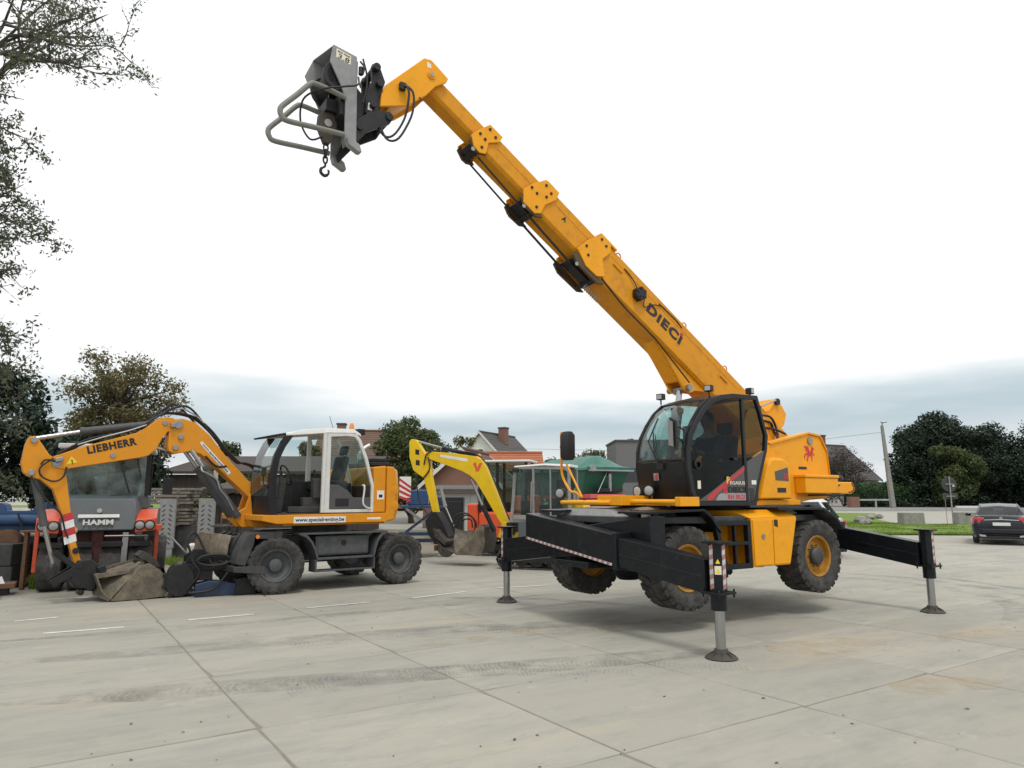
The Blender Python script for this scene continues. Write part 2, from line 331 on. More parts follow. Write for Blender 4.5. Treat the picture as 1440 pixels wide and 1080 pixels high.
# slab bed and the single 2 m slabs that can be told apart
ga = R(-56.7); gu = Vector((cos(ga), sin(ga), 0)); gv = Vector((-gu.y, gu.x, 0))
uu = [-3.85+1.88*k for k in range(-12, 4)]; uu[12-1] = -5.74
vvv = [1.50, 3.43, 5.43, 7.45, 9.50]
vvv = [1.5-1.97*k for k in range(9, 0, -1)]+vvv+[9.5+2.03*k for k in range(1, 6)]
bed = MB()
def slab_mesh(k, du, dv):
    r = random.Random(k); g = .007; pts = []
    a, b = du/2-g, dv/2-g
    def edge(p, q):
        for t in range(5):
            f = t/5; j = 0 if t == 0 else r.uniform(-.006, .004)
            d = Vector((q[0]-p[0], q[1]-p[1])); nn = Vector((d.y, -d.x)).normalized()
            pts.append((p[0]+d.x*f+nn.x*j, p[1]+d.y*f+nn.y*j))
    ch = [r.choice((.008, .012, .03)) for _ in range(4)]
    cs = [(-a, -b), (a, -b), (a, b), (-a, b)]
    for i in range(4):
        p, q = cs[i], cs[(i+1) % 4]; d = Vector((q[0]-p[0], q[1]-p[1])).normalized()
        edge((p[0]+d.x*ch[i], p[1]+d.y*ch[i]), (q[0]-d.x*ch[(i+1) % 4], q[1]-d.y*ch[(i+1) % 4]))
    m = MB(); n = len(pts)
    m.add([(x, y, -.02) for x, y in pts]+[(x, y, -.005) for x, y in pts]+[(x*.994, y*.994, 0) for x, y in pts],
          [(i, (i+1) % n, (i+1) % n+n, i+n) for i in range(n)]+[(i+n, (i+1) % n+n, (i+1) % n+2*n, i+2*n) for i in range(n)]+[tuple(range(2*n, 3*n))])
    o = m.build('slab', 'slab_concrete'); me = o.data; bpy.data.objects.remove(o); return me
cache = {}; cnt = 0; slabs = []
for i in range(len(uu)-1):
    for j in range(len(vvv)-1):
        cu, cv = (uu[i]+uu[i+1])/2, (vvv[j]+vvv[j+1])/2; p = gu*cu+gv*cv
        if p.y < 2.5 or p.y > 21 or abs(p.x) > p.y*.78+2.2: continue
        du, dv = round(uu[i+1]-uu[i], 2), round(vvv[j+1]-vvv[j], 2); key = (du, dv, rnd.randrange(3))
        if key not in cache: cache[key] = slab_mesh(len(cache), du, dv)
        bed.add([gu*(cu+i_*du/2)+gv*(cv+j_*dv/2)+Vector((0, 0, -.008)) for i_, j_ in ((-1, -1), (1, -1), (1, 1), (-1, 1))], [(0, 1, 2, 3)])
        o = bpy.data.objects.new('slab', cache[key]); COL.objects.link(o); slabs.append(o); o.location = p+Vector((0, 0, -rnd.uniform(0, .003))); o.rotation_euler = (0, 0, ga+rnd.uniform(-.002, .002)); cnt += 1
pav = bed.build('slab_paving', 'joint'); pav['kind'] = 'structure'; pav['label'] = 'large square concrete slabs with dirt filled joints'
for o in slabs: o.parent = pav
print('slabs', cnt)
# painted bay marks
for a, b in (((-5.98, 9.37), (-5.19, 9.82)), ((-4.58, 10.38), (-3.84, 10.87)), ((-3.22, 11.49), (-2.36, 12.11)), ((-1.72, 12.62), (-.85, 13.46)), ((-.27, 13.99), (.71, 14.44)), ((-7.94, 12.44), (-7.18, 12.79)), ((-6.97, 10.26), (-6.58, 10.62))):
    a, b = Vector((*a, .004)), Vector((*b, .004)); d = (b-a).normalized(); w = Vector((-d.y, d.x, 0))*.04
    q = MB(); N_ = 12
    q.add([a+(b-a)*(k/N_)+w*(1 if s else -1)*rnd.uniform(.75, 1.05) for k in range(N_+1) for s in (0, 1)], [(2*k, 2*k+2, 2*k+3, 2*k+1) for k in range(N_)])
    q.build('painted_line', 'line_paint', pav)
# rubber marks left by tyres (a real film on the slabs)
def film(name, col, amount, scale, thr):
    m = bpy.data.materials.new(name); m.use_nodes = True; t = m.node_tree; N = t.nodes; K = t.links.new; b = N['Principled BSDF']
    b.inputs['Base Color'].default_value = (*col, 1); b.inputs['Roughness'].default_value = .9; b.inputs['Specular IOR Level'].default_value = .2
    tcn = N.new('ShaderNodeTexCoord'); n1 = N.new('ShaderNodeTexNoise'); n1.inputs['Scale'].default_value = scale; n1.inputs['Detail'].default_value = 10; n1.inputs['Roughness'].default_value = .8
    K(tcn.outputs['Object'], n1.inputs['Vector']); mr = N.new('ShaderNodeMapRange'); mr.inputs[1].default_value = thr; mr.inputs[2].default_value = thr+.25; mr.inputs[4].default_value = amount
    K(n1.outputs['Fac'], mr.inputs[0]); K(mr.outputs[0], b.inputs['Alpha']); M[name] = m
film('tyre_film', (.13, .13, .125), .30, 3.0, .45); film('tyre_film_faint', (.15, .15, .145), .34, 1.6, .42); film('sand_film', (.50, .40, .25), .6, 1.8, .47)
def mark(pts, w, m, tread=False, z=.0025):
    P = curve([(*p, z) for p in pts], 14); q = MB()
    if tread:
        for k in range(len(P)-1):
            d = (P[k+1]-P[k]).normalized(); nn = Vector((-d.y, d.x, 0)); c = P[k]
            L_ = (P[k+1]-P[k]).length
            for sgn in (-1, 1):
                for h in (0, .5):
                    a = c+d*L_*h; b = a+d*L_*.30
                    q.add([a, b, b+nn*sgn*w*.5+d*L_*.22, a+nn*sgn*w*.5+d*L_*.22] if sgn > 0 else [b, a, a+nn*sgn*w*.5+d*L_*.22, b+nn*sgn*w*.5+d*L_*.22], [(0, 1, 2, 3)])
    else:
        vs = []
        for k in range(len(P)):
            d = (P[min(k+1, len(P)-1)]-P[max(k-1, 0)]).normalized(); nn = Vector((-d.y, d.x, 0)); t = k/(len(P)-1); f = min(1, 5*t+.1, 5*(1-t)+.1)
            vs += [P[k]+nn*w/2*f, P[k]-nn*w/2*f]
        q.add(vs, [(2*k, 2*k+1, 2*k+3, 2*k+2) for k in range(len(P)-1)])
    q.build('tyre_mark' if m != 'sand_film' else 'sand_patch', m, pav)
mark([(-3.6, 6.4), (-1.9, 7.0), (-.4, 7.55), (1.0, 7.7), (2.4, 7.5)], .26, 'tyre_film', True)
mark([(-2.0, 6.6), (-1.0, 7.1), (0, 7.35), (1.2, 7.3)], .3, 'tyre_film', True, .0028)
mark([(-2.6, 8.6), (-1.3, 9.2), (.2, 9.6), (1.4, 9.7)], .26, 'tyre_film', True)
mark([(-6, 7.4), (-3.4, 8.6), (-1, 9.6), (1.5, 10.2), (4.5, 10.6)], .5, 'tyre_film_faint')
mark([(-6.5, 8.7), (-4, 10.0), (-1.4, 11.6), (1.0, 13.4)], .3, 'tyre_film_faint', z=.0029)
mark([(-4.4, 6.2), (-2.2, 6.9), (.2, 7.6), (3, 8.6)], .55, 'tyre_film_faint', z=.0031)
mark([(-1.8, 12.6), (-.2, 12.6), (1.2, 12.2), (3, 11)], .25, 'tyre_film_faint', z=.0033)
mark([(6.6, 9.9), (7.9, 11.4), (8.4, 13.2), (7.8, 15.2), (6.4, 16.6)], .4, 'tyre_film')
mark([(7.3, 9.6), (8.7, 11.4), (9.2, 13.4), (8.6, 15.6), (7, 17.4)], .4, 'tyre_film_faint')
mark([(9.0, 9.6), (9.6, 12), (9.7, 14), (9.0, 17)], .3, 'tyre_film_faint')
mark([(2.9, 8.3), (3.6, 8.6), (4.5, 8.9)], .75, 'sand_film'); mark([(-.2, 9.4), (.7, 9.6), (1.6, 9.7)], .5, 'sand_film', z=.0036); mark([(3.4, 6.5), (4.0, 6.9), (4.6, 7.0)], .5, 'sand_film')
mark([(5.2, 8.9), (6.0, 9.3), (6.8, 9.6)], .5, 'sand_film'); mark([(-1.2, 8.6), (-.5, 9.0), (.2, 9.1)], .35, 'sand_film'); mark([(4.4, 12.6), (5.4, 13.4), (6.4, 13.8)], .9, 'sand_film')
# litter: dead leaves, crumbs and twigs
mat('dead_leaf', (.09, .06, .035), .8, var=.5)
leafs = []
for k in range(4):
    r = random.Random(50+k); a = r.uniform(.02, .035); 
    m = MB(); m.add([(-a, 0, .004), (-a*.3, a*.55, .012), (a*.5, a*.45, .006), (a*1.1, 0, .014), (a*.4, -a*.5, .008), (-a*.4, -a*.45, .016)], [(0, 4, 3), (0, 3, 1), (1, 3, 2), (0, 5, 4)])
    o = m.build('dead_leaf', 'dead_leaf'); leafs.append(o.data); bpy.data.objects.remove(o)
m = MB()
for k in range(150):
    y = 4.6+rnd.random()**1.6*17; x = rnd.uniform(-.75, .75)*y; me = leafs[k % 4]; s = rnd.uniform(.2, .6); a = rnd.uniform(0, 6.3)
    m.add([(x+s*(v.co.x*cos(a)-v.co.y*sin(a)), y+s*(v.co.x*sin(a)+v.co.y*cos(a)), v.co.z*s+.001) for v in me.vertices], [tuple(f.vertices) for f in me.polygons])
tag(m.build('leaf_litter', 'dead_leaf'), 'scattered dead brown leaves and crumbs on the concrete slabs', 'litter', kind='stuff')
# ================================================================== ROTATING TELEHANDLER CRANE (local x forward, y left, z up)
CR = thing('telehandler_crane', 'yellow rotating telehandler crane raised on four black outriggers with its boom extended', 'crane', (3.134, 11.36, 0), 212.5)
def cp(n, m, o, bev=.008, **k): return m.build(n, o, CR, bev=bev, **k)
# chassis
c = MB().bx(-2.35, 2.2, -.42, .42, .78, 1.36).bx(-1.9, -.5, -.55, .55, .72, 1.2).bx(.9, 2.1, -.5, .5, .72, 1.2)
c.cyl((-1.05, -.85, .84), (-1.05, .85, .84), .13).cyl((1.72, -.85, .80), (1.72, .85, .80), .13)
c.ball((-1.05, 0, .82), (.3, .25, .26)).ball((1.72, 0, .78), (.3, .25, .26))
cp('chassis', c, 'black_paint')
cp('deck', MB().prism([(-2.2, -.7), (-2.2, .7), (-.6, 1.1), (.9, 1.1), (2.35, .9), (2.35, -.9), (.9, -1.1), (-.6, -1.1)], 1.362, 1.46, 'z'), 'dark_grey', .015)
cp('slew_ring', MB().lathe([(.62, 1.461), (.62, 1.6), (.5, 1.6)], n=40, ax='z'), 'black_steel')
for (x, z, s) in ((1.72, .80, 1), (1.72, .80, -1), (-1.05, .84, 1), (-1.05, .84, -1)):
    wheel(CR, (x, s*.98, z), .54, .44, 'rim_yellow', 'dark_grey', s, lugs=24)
# mudguards
for s in (1, -1):
    a, b = s*.62, s*1.2
    f = [(2.45, 1.5), (1.44, 1.53), (1.3, 1.44), (1.12, 1.24), (1.08, 1.24), (1.26, 1.47), (1.42, 1.56), (2.45, 1.53)]
    cp('mudguard', MB().prism(f, a, b), 'black_paint', .006)
    g = [(-.12, 1.53), (-1.2, 1.53), (-1.5, 1.39), (-1.68, 1.22), (-1.72, 1.24), (-1.54, 1.42), (-1.22, 1.565), (-.12, 1.565)]
    cp('mudguard', MB().prism(g, a, b), 'black_paint', .006)
# steps
st = MB()
o_ = [(1.2, 1.39), (.48, 1.4), (.47, .74), (1.02, .74)]; 
st.ring([(1.22, 1.4), (.48, 1.4), (.47, .74), (1.04, .74)], [(1.13, 1.33), (.55, 1.33), (.54, .81), (.98, .81)], 1.1, 1.18)
st.bx(.53, 1.05, 1.10, 1.178, 1.06, 1.11); st.bx(.5, 1.12, .82, 1.08, .745, .765).bx(.5, 1.18, .82, 1.08, 1.06, 1.085)
st.bx(.76, .80, 1.105, 1.16, .80, 1.34)
cp('step_ladder', st, 'black_paint', .008)
cp('tank', MB().bx(.52, 1.0, .45, .8, .8, 1.36), 'crane_yellow')
# tool box with two doors
bx_ = MB(); pr = [(.44, .76), (.45, 1.40), (.62, 1.52), (-.5, 1.53), (-.56, 1.44), (-.36, .75)]
bx_.prism([(.44, .75), (.46, 1.42), (-.56, 1.44), (-.36, .75)], .5, 1.17)
bx_.loft([[(.46, 1.17, 1.421), (-.56, 1.17, 1.441), (-.5, .45, 1.441), (.8, .45, 1.421)], [(.62, 1.0, 1.53), (-.48, 1.0, 1.54), (-.48, .5, 1.54), (.8, .5, 1.53)]])
tb = cp('tool_box', bx_, 'crane_yellow', .012)
MB().prism([(.425, .77), (.44, 1.40), (.012, 1.40), (.02, .77)], 1.171, 1.186).build('door', 'crane_yellow', tb, bev=.006)
MB().prism([(.0, .77), (-.008, 1.40), (-.54, 1.42), (-.345, .77)], 1.171, 1.186).build('door', 'crane_yellow', tb, bev=.006)
MB().cyl((.23, 1.186, 1.17), (.23, 1.2, 1.17), .035, n=16).build('latch', 'steel', tb)
MB().prism([(-.02, 1.31), (-.1, 1.29), (-.1, 1.40), (-.02, 1.40)], 1.187, 1.19).build('handle_recess', 'black_ink', tb)
# outriggers: crossing inclined beams
def slope_box(x0, x1, y0, za0, za1, y1, zb0, zb1):
    return [[(x0, y0, za0), (x1, y0, za0), (x1, y0, za1), (x0, y0, za1)], [(x0, y1, zb0), (x1, y1, zb0), (x1, y1, zb1), (x0, y1, zb1)]]
def outrigger(xc, s, yend, front):
    root = bpy.data.objects.new('outrigger', None); COL.objects.link(root); root.parent = CR; root.empty_display_size = .1
    sg = 1 if front else -1
    x0, x1 = xc-.13, xc+.13
    hb = MB(); hb.loft(slope_box(x0, x1, -s*1.21, 1.09, 1.48, s*.85, .83, 1.24) if front else slope_box(x0, x1, -s*.6, 1.01, 1.40, s*.55, .87, 1.28))
    ye = .80 if front else .50; hb.bx(x0-.008, x1+.008, min(s*ye, s*(ye+.075)), max(s*ye, s*(ye+.075)), .80, 1.27 if front else 1.31)
    hb.build('beam_housing', 'black_paint', root, bev=.012)
    bm_ = MB(); bm_.loft(slope_box(x0+.022, x1-.022, s*.3, .92, 1.27, s*(yend-.09), .665, 1.035)); bm_.build('beam', 'black_paint', root, bev=.006)
    ch = MB(); yy = yend-.10
    for e_ in (x0+.014, x1-.022): MB().loft(slope_box(e_, e_+.008, s*.9, .99, 1.003, s*yy, .845, .858)).build('weld_seam', 'black_steel', root)
    # jack
    j = MB(); jx = xc; jy = s*yend
    j.prism([(jx+.1*cos(R(22.5+45*k)), jy+.1*sin(R(22.5+45*k))) for k in range(8)], .70, 1.21, 'z'); j.bx(jx-.12, jx+.12, jy-.12, jy+.12, 1.21, 1.235); j.bx(jx-.14, jx+.14, jy-.13, jy+.13, .672, .70)
    for a in (-.12, .12):
        for b in (-.11, .11): j.cyl((jx+a, jy+b, .64), (jx+a, jy+b, .73), .012, n=8)
    j.cyl((jx, jy, .5), (jx, jy, .672), .088)
    jk = j.build('jack_leg', 'black_paint', root, bev=.005)
    MB().cyl((jx, jy, .09), (jx, jy, .5), .055, n=24).build('rod', 'chrome', jk)
    p = MB(); p.lathe([(.001, 0), (.165, 0), (.175, .012), (.15, .028), (.085, .055), (.07, .1), (.001, .1)], (jx, jy, 0), 'z', 32)
    for k in range(8):
        a = 2*pi*k/8; p.add([(jx+.07*cos(a), jy+.07*sin(a), .085), (jx+.16*cos(a), jy+.16*sin(a), .03), (jx+.07*cos(a), jy+.07*sin(a), .03)], [(0, 1, 2)])
    p.build('foot_pad', 'pad_steel', jk)
    # hazard stripes on the flanks, warning stickers between them (the sleeve is eight sided)
    def face(ang, e0, e1, z0, z1, d, sk=0):
        a = R(ang); nx_, ny_ = cos(a), sin(a); q = .0925+d
        f = lambda e_, z: (jx+nx_*q-ny_*e_, jy+ny_*q+nx_*e_, z)
        return [f(e0, z0), f(e1, z0+sk), f(e1, z1+sk), f(e0, z1)]
    mid = math.degrees(math.atan2(s, sg))
    for da in (-45, 45):
        for k in range(9):
            z0 = .72+k*.052; MB().add(face(mid+da*.999, -.026, .026, z0, z0+.052, .002, .02), [(0, 1, 2, 3)]).build('hazard_stripe', 'stripe_white' if k % 2 else 'stripe_red', jk)
    MB().add(face(mid, -.036, .036, .885, .975, .002), [(0, 1, 2, 3)]).build('warning_sticker', 'cream', jk)
    MB().add(face(mid, -.026, .026, .90, .955, .0035)[:2]+[face(mid, 0, 0, .9, .95, .0035)[2]], [(0, 1, 2)]).build('warning_triangle', 'yellow_ink', jk)
    MB().add(face(mid, -.026, .026, 1.0, 1.05, .002)[:2]+[face(mid, 0, 0, .9, 1.05, .002)[2]], [(0, 1, 2)]).build('warning_triangle', 'yellow_ink', jk)
    return root
R1 = outrigger(2.57, 1, 2.40, True); outrigger(2.29, -1, 2.40, True); outrigger(-2.58, 1, 1.98, False); outrigger(-2.30, -1, 2.1, False)
# red-white reflective strip along the lower edge of the front housing
for k in range(38):
    y0 = -1.2+k*.052; zb = 1.09+(y0+1.21)/2.06*(-.26)
    MB().add([(2.7025, y0, zb+.012), (2.7025, y0+.052, zb+.0055), (2.7025, y0+.068, zb+.038), (2.7025, y0+.016, zb+.0445)], [(0, 1, 2, 3)]).build('reflective_strip', 'stripe_white' if k % 2 else 'stripe_red', R1)
# bracket plates between beams and chassis
br = MB()
for x in (2.05, 2.16): br.prism([(-.7, 1.2), (-.18, 1.38), (.6, 1.55), (.72, 1.5), (1.0, 1.2), (.9, .9), (-.7, .85)], x, x+.03, 'x')
br.bx(2.05, 2.75, -.35, .35, .78, .86)
br2 = MB(); br2.bx(-2.2, -2.0, -.35, .35, .78, .86)
for x in (-2.2, -2.09): br2.prism([(.5, 1.2), (.3, 1.5), (-.6, 1.6), (-.75, 1.5), (-1.1, 1.25), (-.9, .9), (.5, .85)], x, x+.03, 'x')
cp('outrigger_bracket', br, 'black_paint'); cp('outrigger_bracket', br2, 'black_paint')
cp('front_cover', MB().loft([[(2.35, -.95, 1.37), (2.35, .75, 1.37), (1.5, .8, 1.466), (1.5, -.95, 1.466)], [(2.25, -.7, 1.55), (2.25, .2, 1.55), (1.5, .6, 1.6), (1.5, -.8, 1.6)]]), 'grey_paint', .02)
MB().bx(2.30, 2.36, .98, 1.1, 1.40, 1.50).build('marker_lamp', 'cream', CR, bev=.006); MB().bx(2.2, 2.3, .90, 1.14, 1.37, 1.51).build('lamp_box', 'black_paint', CR, bev=.006)
MB().bx(-2.36, -2.31, .42, .54, 1.4, 1.5).build('marker_lamp', 'cream', CR, bev=.006)
cp('rear_bumper', MB().prism([(-1.75, 1.0), (-1.75, 1.42), (-2.0, 1.6), (-2.35, 1.5), (-2.42, 1.1), (-2.3, .95)], -.9, .42), 'black_paint', .015)
# ---- upper structure
tu = MB()
side = [(-.43, 2.52), (-1.41, 2.73), (-1.72, 2.70), (-1.88, 2.46), (-1.92, 2.05), (-1.95, 1.75), (-.95, 1.62), (.2, 1.62), (.2, 2.3)]
tu.prism(side, .82, .86).prism(side, -1.05, -1.01); tu.prism([(-.3, 1.62), (-1.92, 1.7), (-1.9, 2.2), (-1.2, 2.4), (-.3, 2.4)], -1.0, .81)
t0 = cp('turret', tu, 'crane_yellow', .012)
tp = MB()                                       # flange along the top of the side plate
path = [(-.43, 2.52), (-1.41, 2.73), (-1.72, 2.70), (-1.88, 2.46), (-1.92, 2.05)]
for k in range(4):
    (a, b), (c_, d) = path[k], path[k+1]
    tp.loft([[(a, .70, b), (a, .885, b), (a, .885, b+.03), (a, .70, b+.03)], [(c_, .70, d), (c_, .885, d), (c_, .885, d+.03), (c_, .70, d+.03)]])
tp.build('flange', 'crane_yellow', t0)
cp('slew_base', MB().prism([(-1.0, 1.601), (-1.0, 1.68), (1.75, 1.68), (1.75, 1.601)], -.95, .95), 'crane_yellow', .01)
# boom pivot cheeks
pv = MB()
for y in (.08, -.68): pv.prism([(-.5, 2.3), (-.95, 3.2), (-1.1, 3.2), (-1.55, 2.98), (-1.6, 2.4)], y, y+.05)
cp('pivot_cheek', pv, 'crane_yellow', .012)
cov = MB(); cs = [(.05, 1.69), (-.16, 2.2), (-.24, 2.29), (-.34, 2.32), (-.56, 2.31), (-.66, 2.25), (-.69, 2.12), (-.70, 1.69)]
cov.loft([[(x, .87, z) for x, z in cs], [(x, .98, z) for x, z in cs], [(x*.94-.02, 1.03, 1.69+(z-1.69)*.93+.01) for x, z in cs]])
co = cp('engine_cover', cov, 'crane_yellow', .02)
MB().prism([(-.32, 1.97), (-.31, 2.10), (-.62, 2.17), (-.63, 1.96)], 1.030, 1.034).build('side_decal', 'panel_grey', co)
text('50', .11, 'dieci_red', co, (-.56, 1.036, 2.03), NEAR, .03)
MB().bx(-.55, -.35, 1.030, 1.036, 1.79, 1.86).build('handle_recess', 'black_ink', co)
cp('battery_box', MB().bx(-1.85, -1.0, .865, 1.06, 1.78, 2.02).bx(-1.87, -.99, .865, 1.075, 2.021, 2.07), 'crane_yellow', .015)
tl = MB(); tl.prism([(-1.93, 1.78), (-1.93, 1.98), (-2.95, 1.98), (-3.02, 1.9), (-3.0, 1.83), (-2.9, 1.78)], .15, .62)
cp('counterweight_tail', tl, 'crane_yellow', .02)
MB().prism([(-2.90, 1.965), (-2.93, 1.965), (-2.99, 1.90), (-2.97, 1.84), (-2.88, 1.80), (-2.80, 1.80), (-2.80, 1.815), (-2.87, 1.82), (-2.94, 1.85), (-2.96, 1.89)], .621, .625).build('side_decal', 'hamm_red', CR)
hoses(CR, [[(-1.9, .66, 1.82), (-2.2, .68, 1.80), (-2.35, .67, 1.87), (-2.5, .66, 1.93)], [(-1.2, .95, 1.75), (-1.9, 1.07, 1.765), (-2.2, .7, 1.79)]], .014)
MB().bx(-1.33, -1.13, .861, .866, 2.16, 2.20).build('slot', 'black_ink', t0); MB().cyl((-1.45, .86, 2.62), (-1.45, .885, 2.62), .06).build('boss', 'steel', t0)
# red winged horse emblem
hz = [(.10, .98), (.22, .90), (.34, .97), (.46, .86), (.52, .70), (.56, .62), (.64, .66), (.70, .80), (.78, .88), (.80, .98), (.86, .90), (.97, .84), (.99, .76), (.90, .74), (.88, .64), (.84, .54), (.93, .50), (1.0, .42), (.95, .38), (.84, .44), (.74, .42), (.80, .30), (.74, .14), (.80, .06), (.70, .04), (.66, .16), (.70, .28), (.58, .36), (.46, .34), (.40, .22), (.30, .14), (.34, .02), (.24, .04), (.20, .16), (.30, .28), (.30, .42), (.20, .42), (.10, .30), (.02, .10), (-.02, .28), (.08, .46), (.22, .54), (.36, .56), (.30, .62), (.16, .62), (.24, .70), (.06, .72), (.20, .80), (.02, .86)]
MB().prism([(-1.29-.27*a, 2.28+.27*b) for a, b in hz], .8605, .863).build('horse_emblem', 'red', t0, ang=10)
# ---- front yellow bars beside the cab, mirror arm
fb = MB(); fb.bx(2.0, 2.10, -1.0, .2, 1.61, 1.67).bx(1.6, 2.2, -.1, .42, 1.605, 1.74).cyl((2.2, -.95, 1.64), (2.2, .2, 1.64), .035).cyl((2.0, .35, 1.655), (2.0, 1.35, 1.655), .035)
fb.bx(1.70, 2.05, 1.28, 1.38, 1.6, 1.72)
cp('guard_bar', fb, 'crane_yellow', .008)
ma = MB(); ma.tube(curve([(2.2, -.45, 1.72), (2.2, -.6, 1.79), (2.2, -.74, 1.82), (2.2, -.93, 2.05), (2.2, -.95, 2.3), (2.2, -.95, 2.72)], 5), .02, 8).cyl((2.2, -.45, 1.72), (2.2, -.82, 2.22), .016, n=8)
mo = cp('mirror_arm', ma, 'crane_yellow', 0)
MB().loft([[(2.14, -.87, 2.28), (2.24, -.87, 2.28), (2.24, -.72, 2.28), (2.14, -.72, 2.28)], [(2.12, -.89, 2.33), (2.27, -.89, 2.33), (2.27, -.70, 2.33), (2.12, -.70, 2.33)], [(2.12, -.89, 2.66), (2.27, -.89, 2.66), (2.27, -.70, 2.66), (2.12, -.70, 2.66)], [(2.15, -.87, 2.72), (2.24, -.87, 2.72), (2.24, -.73, 2.72), (2.15, -.73, 2.72)]]).cyl((2.2, -.96, 2.49), (2.2, -.88, 2.49), .03, n=10).build('mirror', 'plastic', mo, bev=.015)
def lamp(c, d, r, m='plastic'):
    d = Vector(d).normalized(); c = Vector(c); h = MB().tube([c-d*r*.9, c-d*r*.5, c, c+d*.012], [r*.5, r*.95, r, r], 24).cyl(c-Vector((0, 0, r))-d*.03, c-Vector((0, 0, r*1.7))-d*.03, .015, n=8)
    o = h.build('work_lamp', m, CR); MB().tube([c+d*.012, c+d*.035], [r*1.0, r*1.0], 24).build('bezel', m, o); MB().tube([c+d*.0355, c+d*.04, c+d*.044], [r*.78, r*.7, r*.3], 24).build('lens', 'lamp_glass', o); return o
lamp((1.80, .34, 1.80), (1, .05, 0), .085); lamp((1.72, .47, 1.81), (.9, .5, 0), .08); lamp((2.15, -1.05, 1.78), (.9, .45, 0), .085)
# ---- cab
AO = [(1.48, 1.60), (1.57, 1.80), (1.63, 2.12), (1.62, 2.37), (1.56, 2.57), (1.43, 2.77), (1.28, 2.95), (1.10, 3.09), (.90, 3.16), (.65, 3.20), (.10, 3.21), (.02, 2.96), (-.09, 2.62), (-.05, 2.40), (.17, 1.88), (.25, 1.60)]
AI = [(1.42, 1.66), (1.50, 1.82), (1.555, 2.12), (1.545, 2.36), (1.49, 2.54), (1.37, 2.73), (1.22, 2.90), (1.05, 3.03), (.88, 3.09), (.65, 3.13), (.15, 3.14), (.07, 2.94), (-.03, 2.62), (.00, 2.42), (.22, 1.90), (.30, 1.66)]
Y1, Y0 = 1.12, .10
cab = bpy.data.objects.new('cab', None); COL.objects.link(cab); cab.parent = CR; cab.empty_display_size = .2
fr = MB(); fr.ring(AO, AI, Y1, Y1-.06); fr.ring([(x, z) for x, z in AO], AI, Y0, Y0+.05)
fr.bx(.415, .465, Y1-.05, Y1-.004, 1.66, 3.13)            # door post
fr.build('cab_frame', 'cab_black', cab, bev=.008)
rf = MB(); tp_ = AO[7:11]; rf.loft([[(x, y, z+b) for x, z in tp_]+[(x, y, z-.04) for x, z in tp_[::-1]] for y, b in ((Y0+.051, 0), (.6, .025), (Y1-.061, 0))]); rf.build('roof', 'cab_black', cab, ang=60)
bk = MB().bx(.12, .2, Y0+.052, Y1-.062, 1.66, 2.3); bk.bx(.25, 1.5, Y0+.05, Y1-.06, 1.60, 1.655); bk.build('cab_floor', 'cab_black', cab, bev=.01)
# curved nose: lower black panel, windscreen above it
def nose(i0, i1, inset=0, bul=.07, ny=9):
    secs = []
    for k in range(ny):
        t = k/(ny-1); y = Y0+.052+(Y1-Y0-.114)*t; b = bul*(1-(2*t-1)**2)
        secs.append([(x+b-inset, y, z) for x, z in AO[i0:i1]])
    return secs
lo = [(1.48, 1.62), (1.57, 1.80), (1.63, 2.12), (1.632, 2.20)]
secs = []
for k in range(9):
    t = k/8; y = Y0+.052+(Y1-Y0-.114)*t; b = .07*(1-(2*t-1)**2); secs.append([(x+b, y, z) for x, z in lo]+[(x+b-.05, y, z) for x, z in lo[::-1]])
MB().loft(secs).build('front_panel', 'cab_black', cab, ang=40)
up = [(1.632, 2.205), (1.63, 2.25), (1.62, 2.37), (1.56, 2.57), (1.43, 2.77), (1.28, 2.95), (1.10, 3.085)]
secs = []
for k in range(9):
    t = k/8; y = Y0+.052+(Y1-Y0-.114)*t; b = .07*(1-(2*t-1)**2); secs.append([(x+b*(1 if z < 3 else .3), y, z) for x, z in up])
MB().loft(secs, closed=False).build('windscreen', 'glass_green', cab, ang=60)
# rubber borders of the windscreen
wb = MB(); 
for y in (Y0+.06, Y1-.07): wb.tube([(x+.012, y, z) for x, z in up], .018, 6)
wb.tube([(secs[k][0][0]+.004, secs[k][0][1], 2.225) for k in range(9)], .02, 6); wb.tube([(secs[k][-1][0], secs[k][-1][1], 3.08) for k in range(9)], .02, 6)
wb.build('windscreen_seal', 'plastic', cab)
# door: glass above a slanting line, grey panel below
dg = [(1.485, 1.80), (1.545, 2.05), (1.54, 2.35), (1.48, 2.54), (1.36, 2.73), (1.21, 2.90), (1.04, 3.03), (.88, 3.09), (.47, 3.13), (.47, 2.17), (1.15, 1.80), (1.40, 1.68), (1.44, 1.70)]
dr = MB().prism(dg, Y1-.03, Y1-.024).build('door_glass', 'glass_dark', cab, ang=20)
dpnl = MB().prism([(1.42, 1.668), (1.40, 1.676), (1.15, 1.796), (.47, 2.166), (.47, 1.668)], Y1-.034, Y1-.008).build('door', 'panel_grey', cab, bev=.004)
yd = Y1-.0065
MB().prism([(1.27, 1.675), (1.24, 1.73), (1.14, 1.79), (.47, 2.155), (.47, 2.095), (1.02, 1.79), (1.14, 1.70), (1.17, 1.675)], yd, yd+.001).build('red_stripe', 'dieci_red', dpnl)
MB().prism([(1.10, 1.675), (1.03, 1.75), (.97, 1.775), (.47, 1.775), (.47, 1.675)], yd, yd+.001).build('grey_band', 'grey_ink', dpnl)
yt = yd+.0025
text('P', .13, 'yellow_ink', dpnl, (.83, yt, 1.95), NEAR, .02, name='lettering'); text('EGASUS', .062, 'cream', dpnl, (.635, yt, 1.915), NEAR, .015, width=.31)
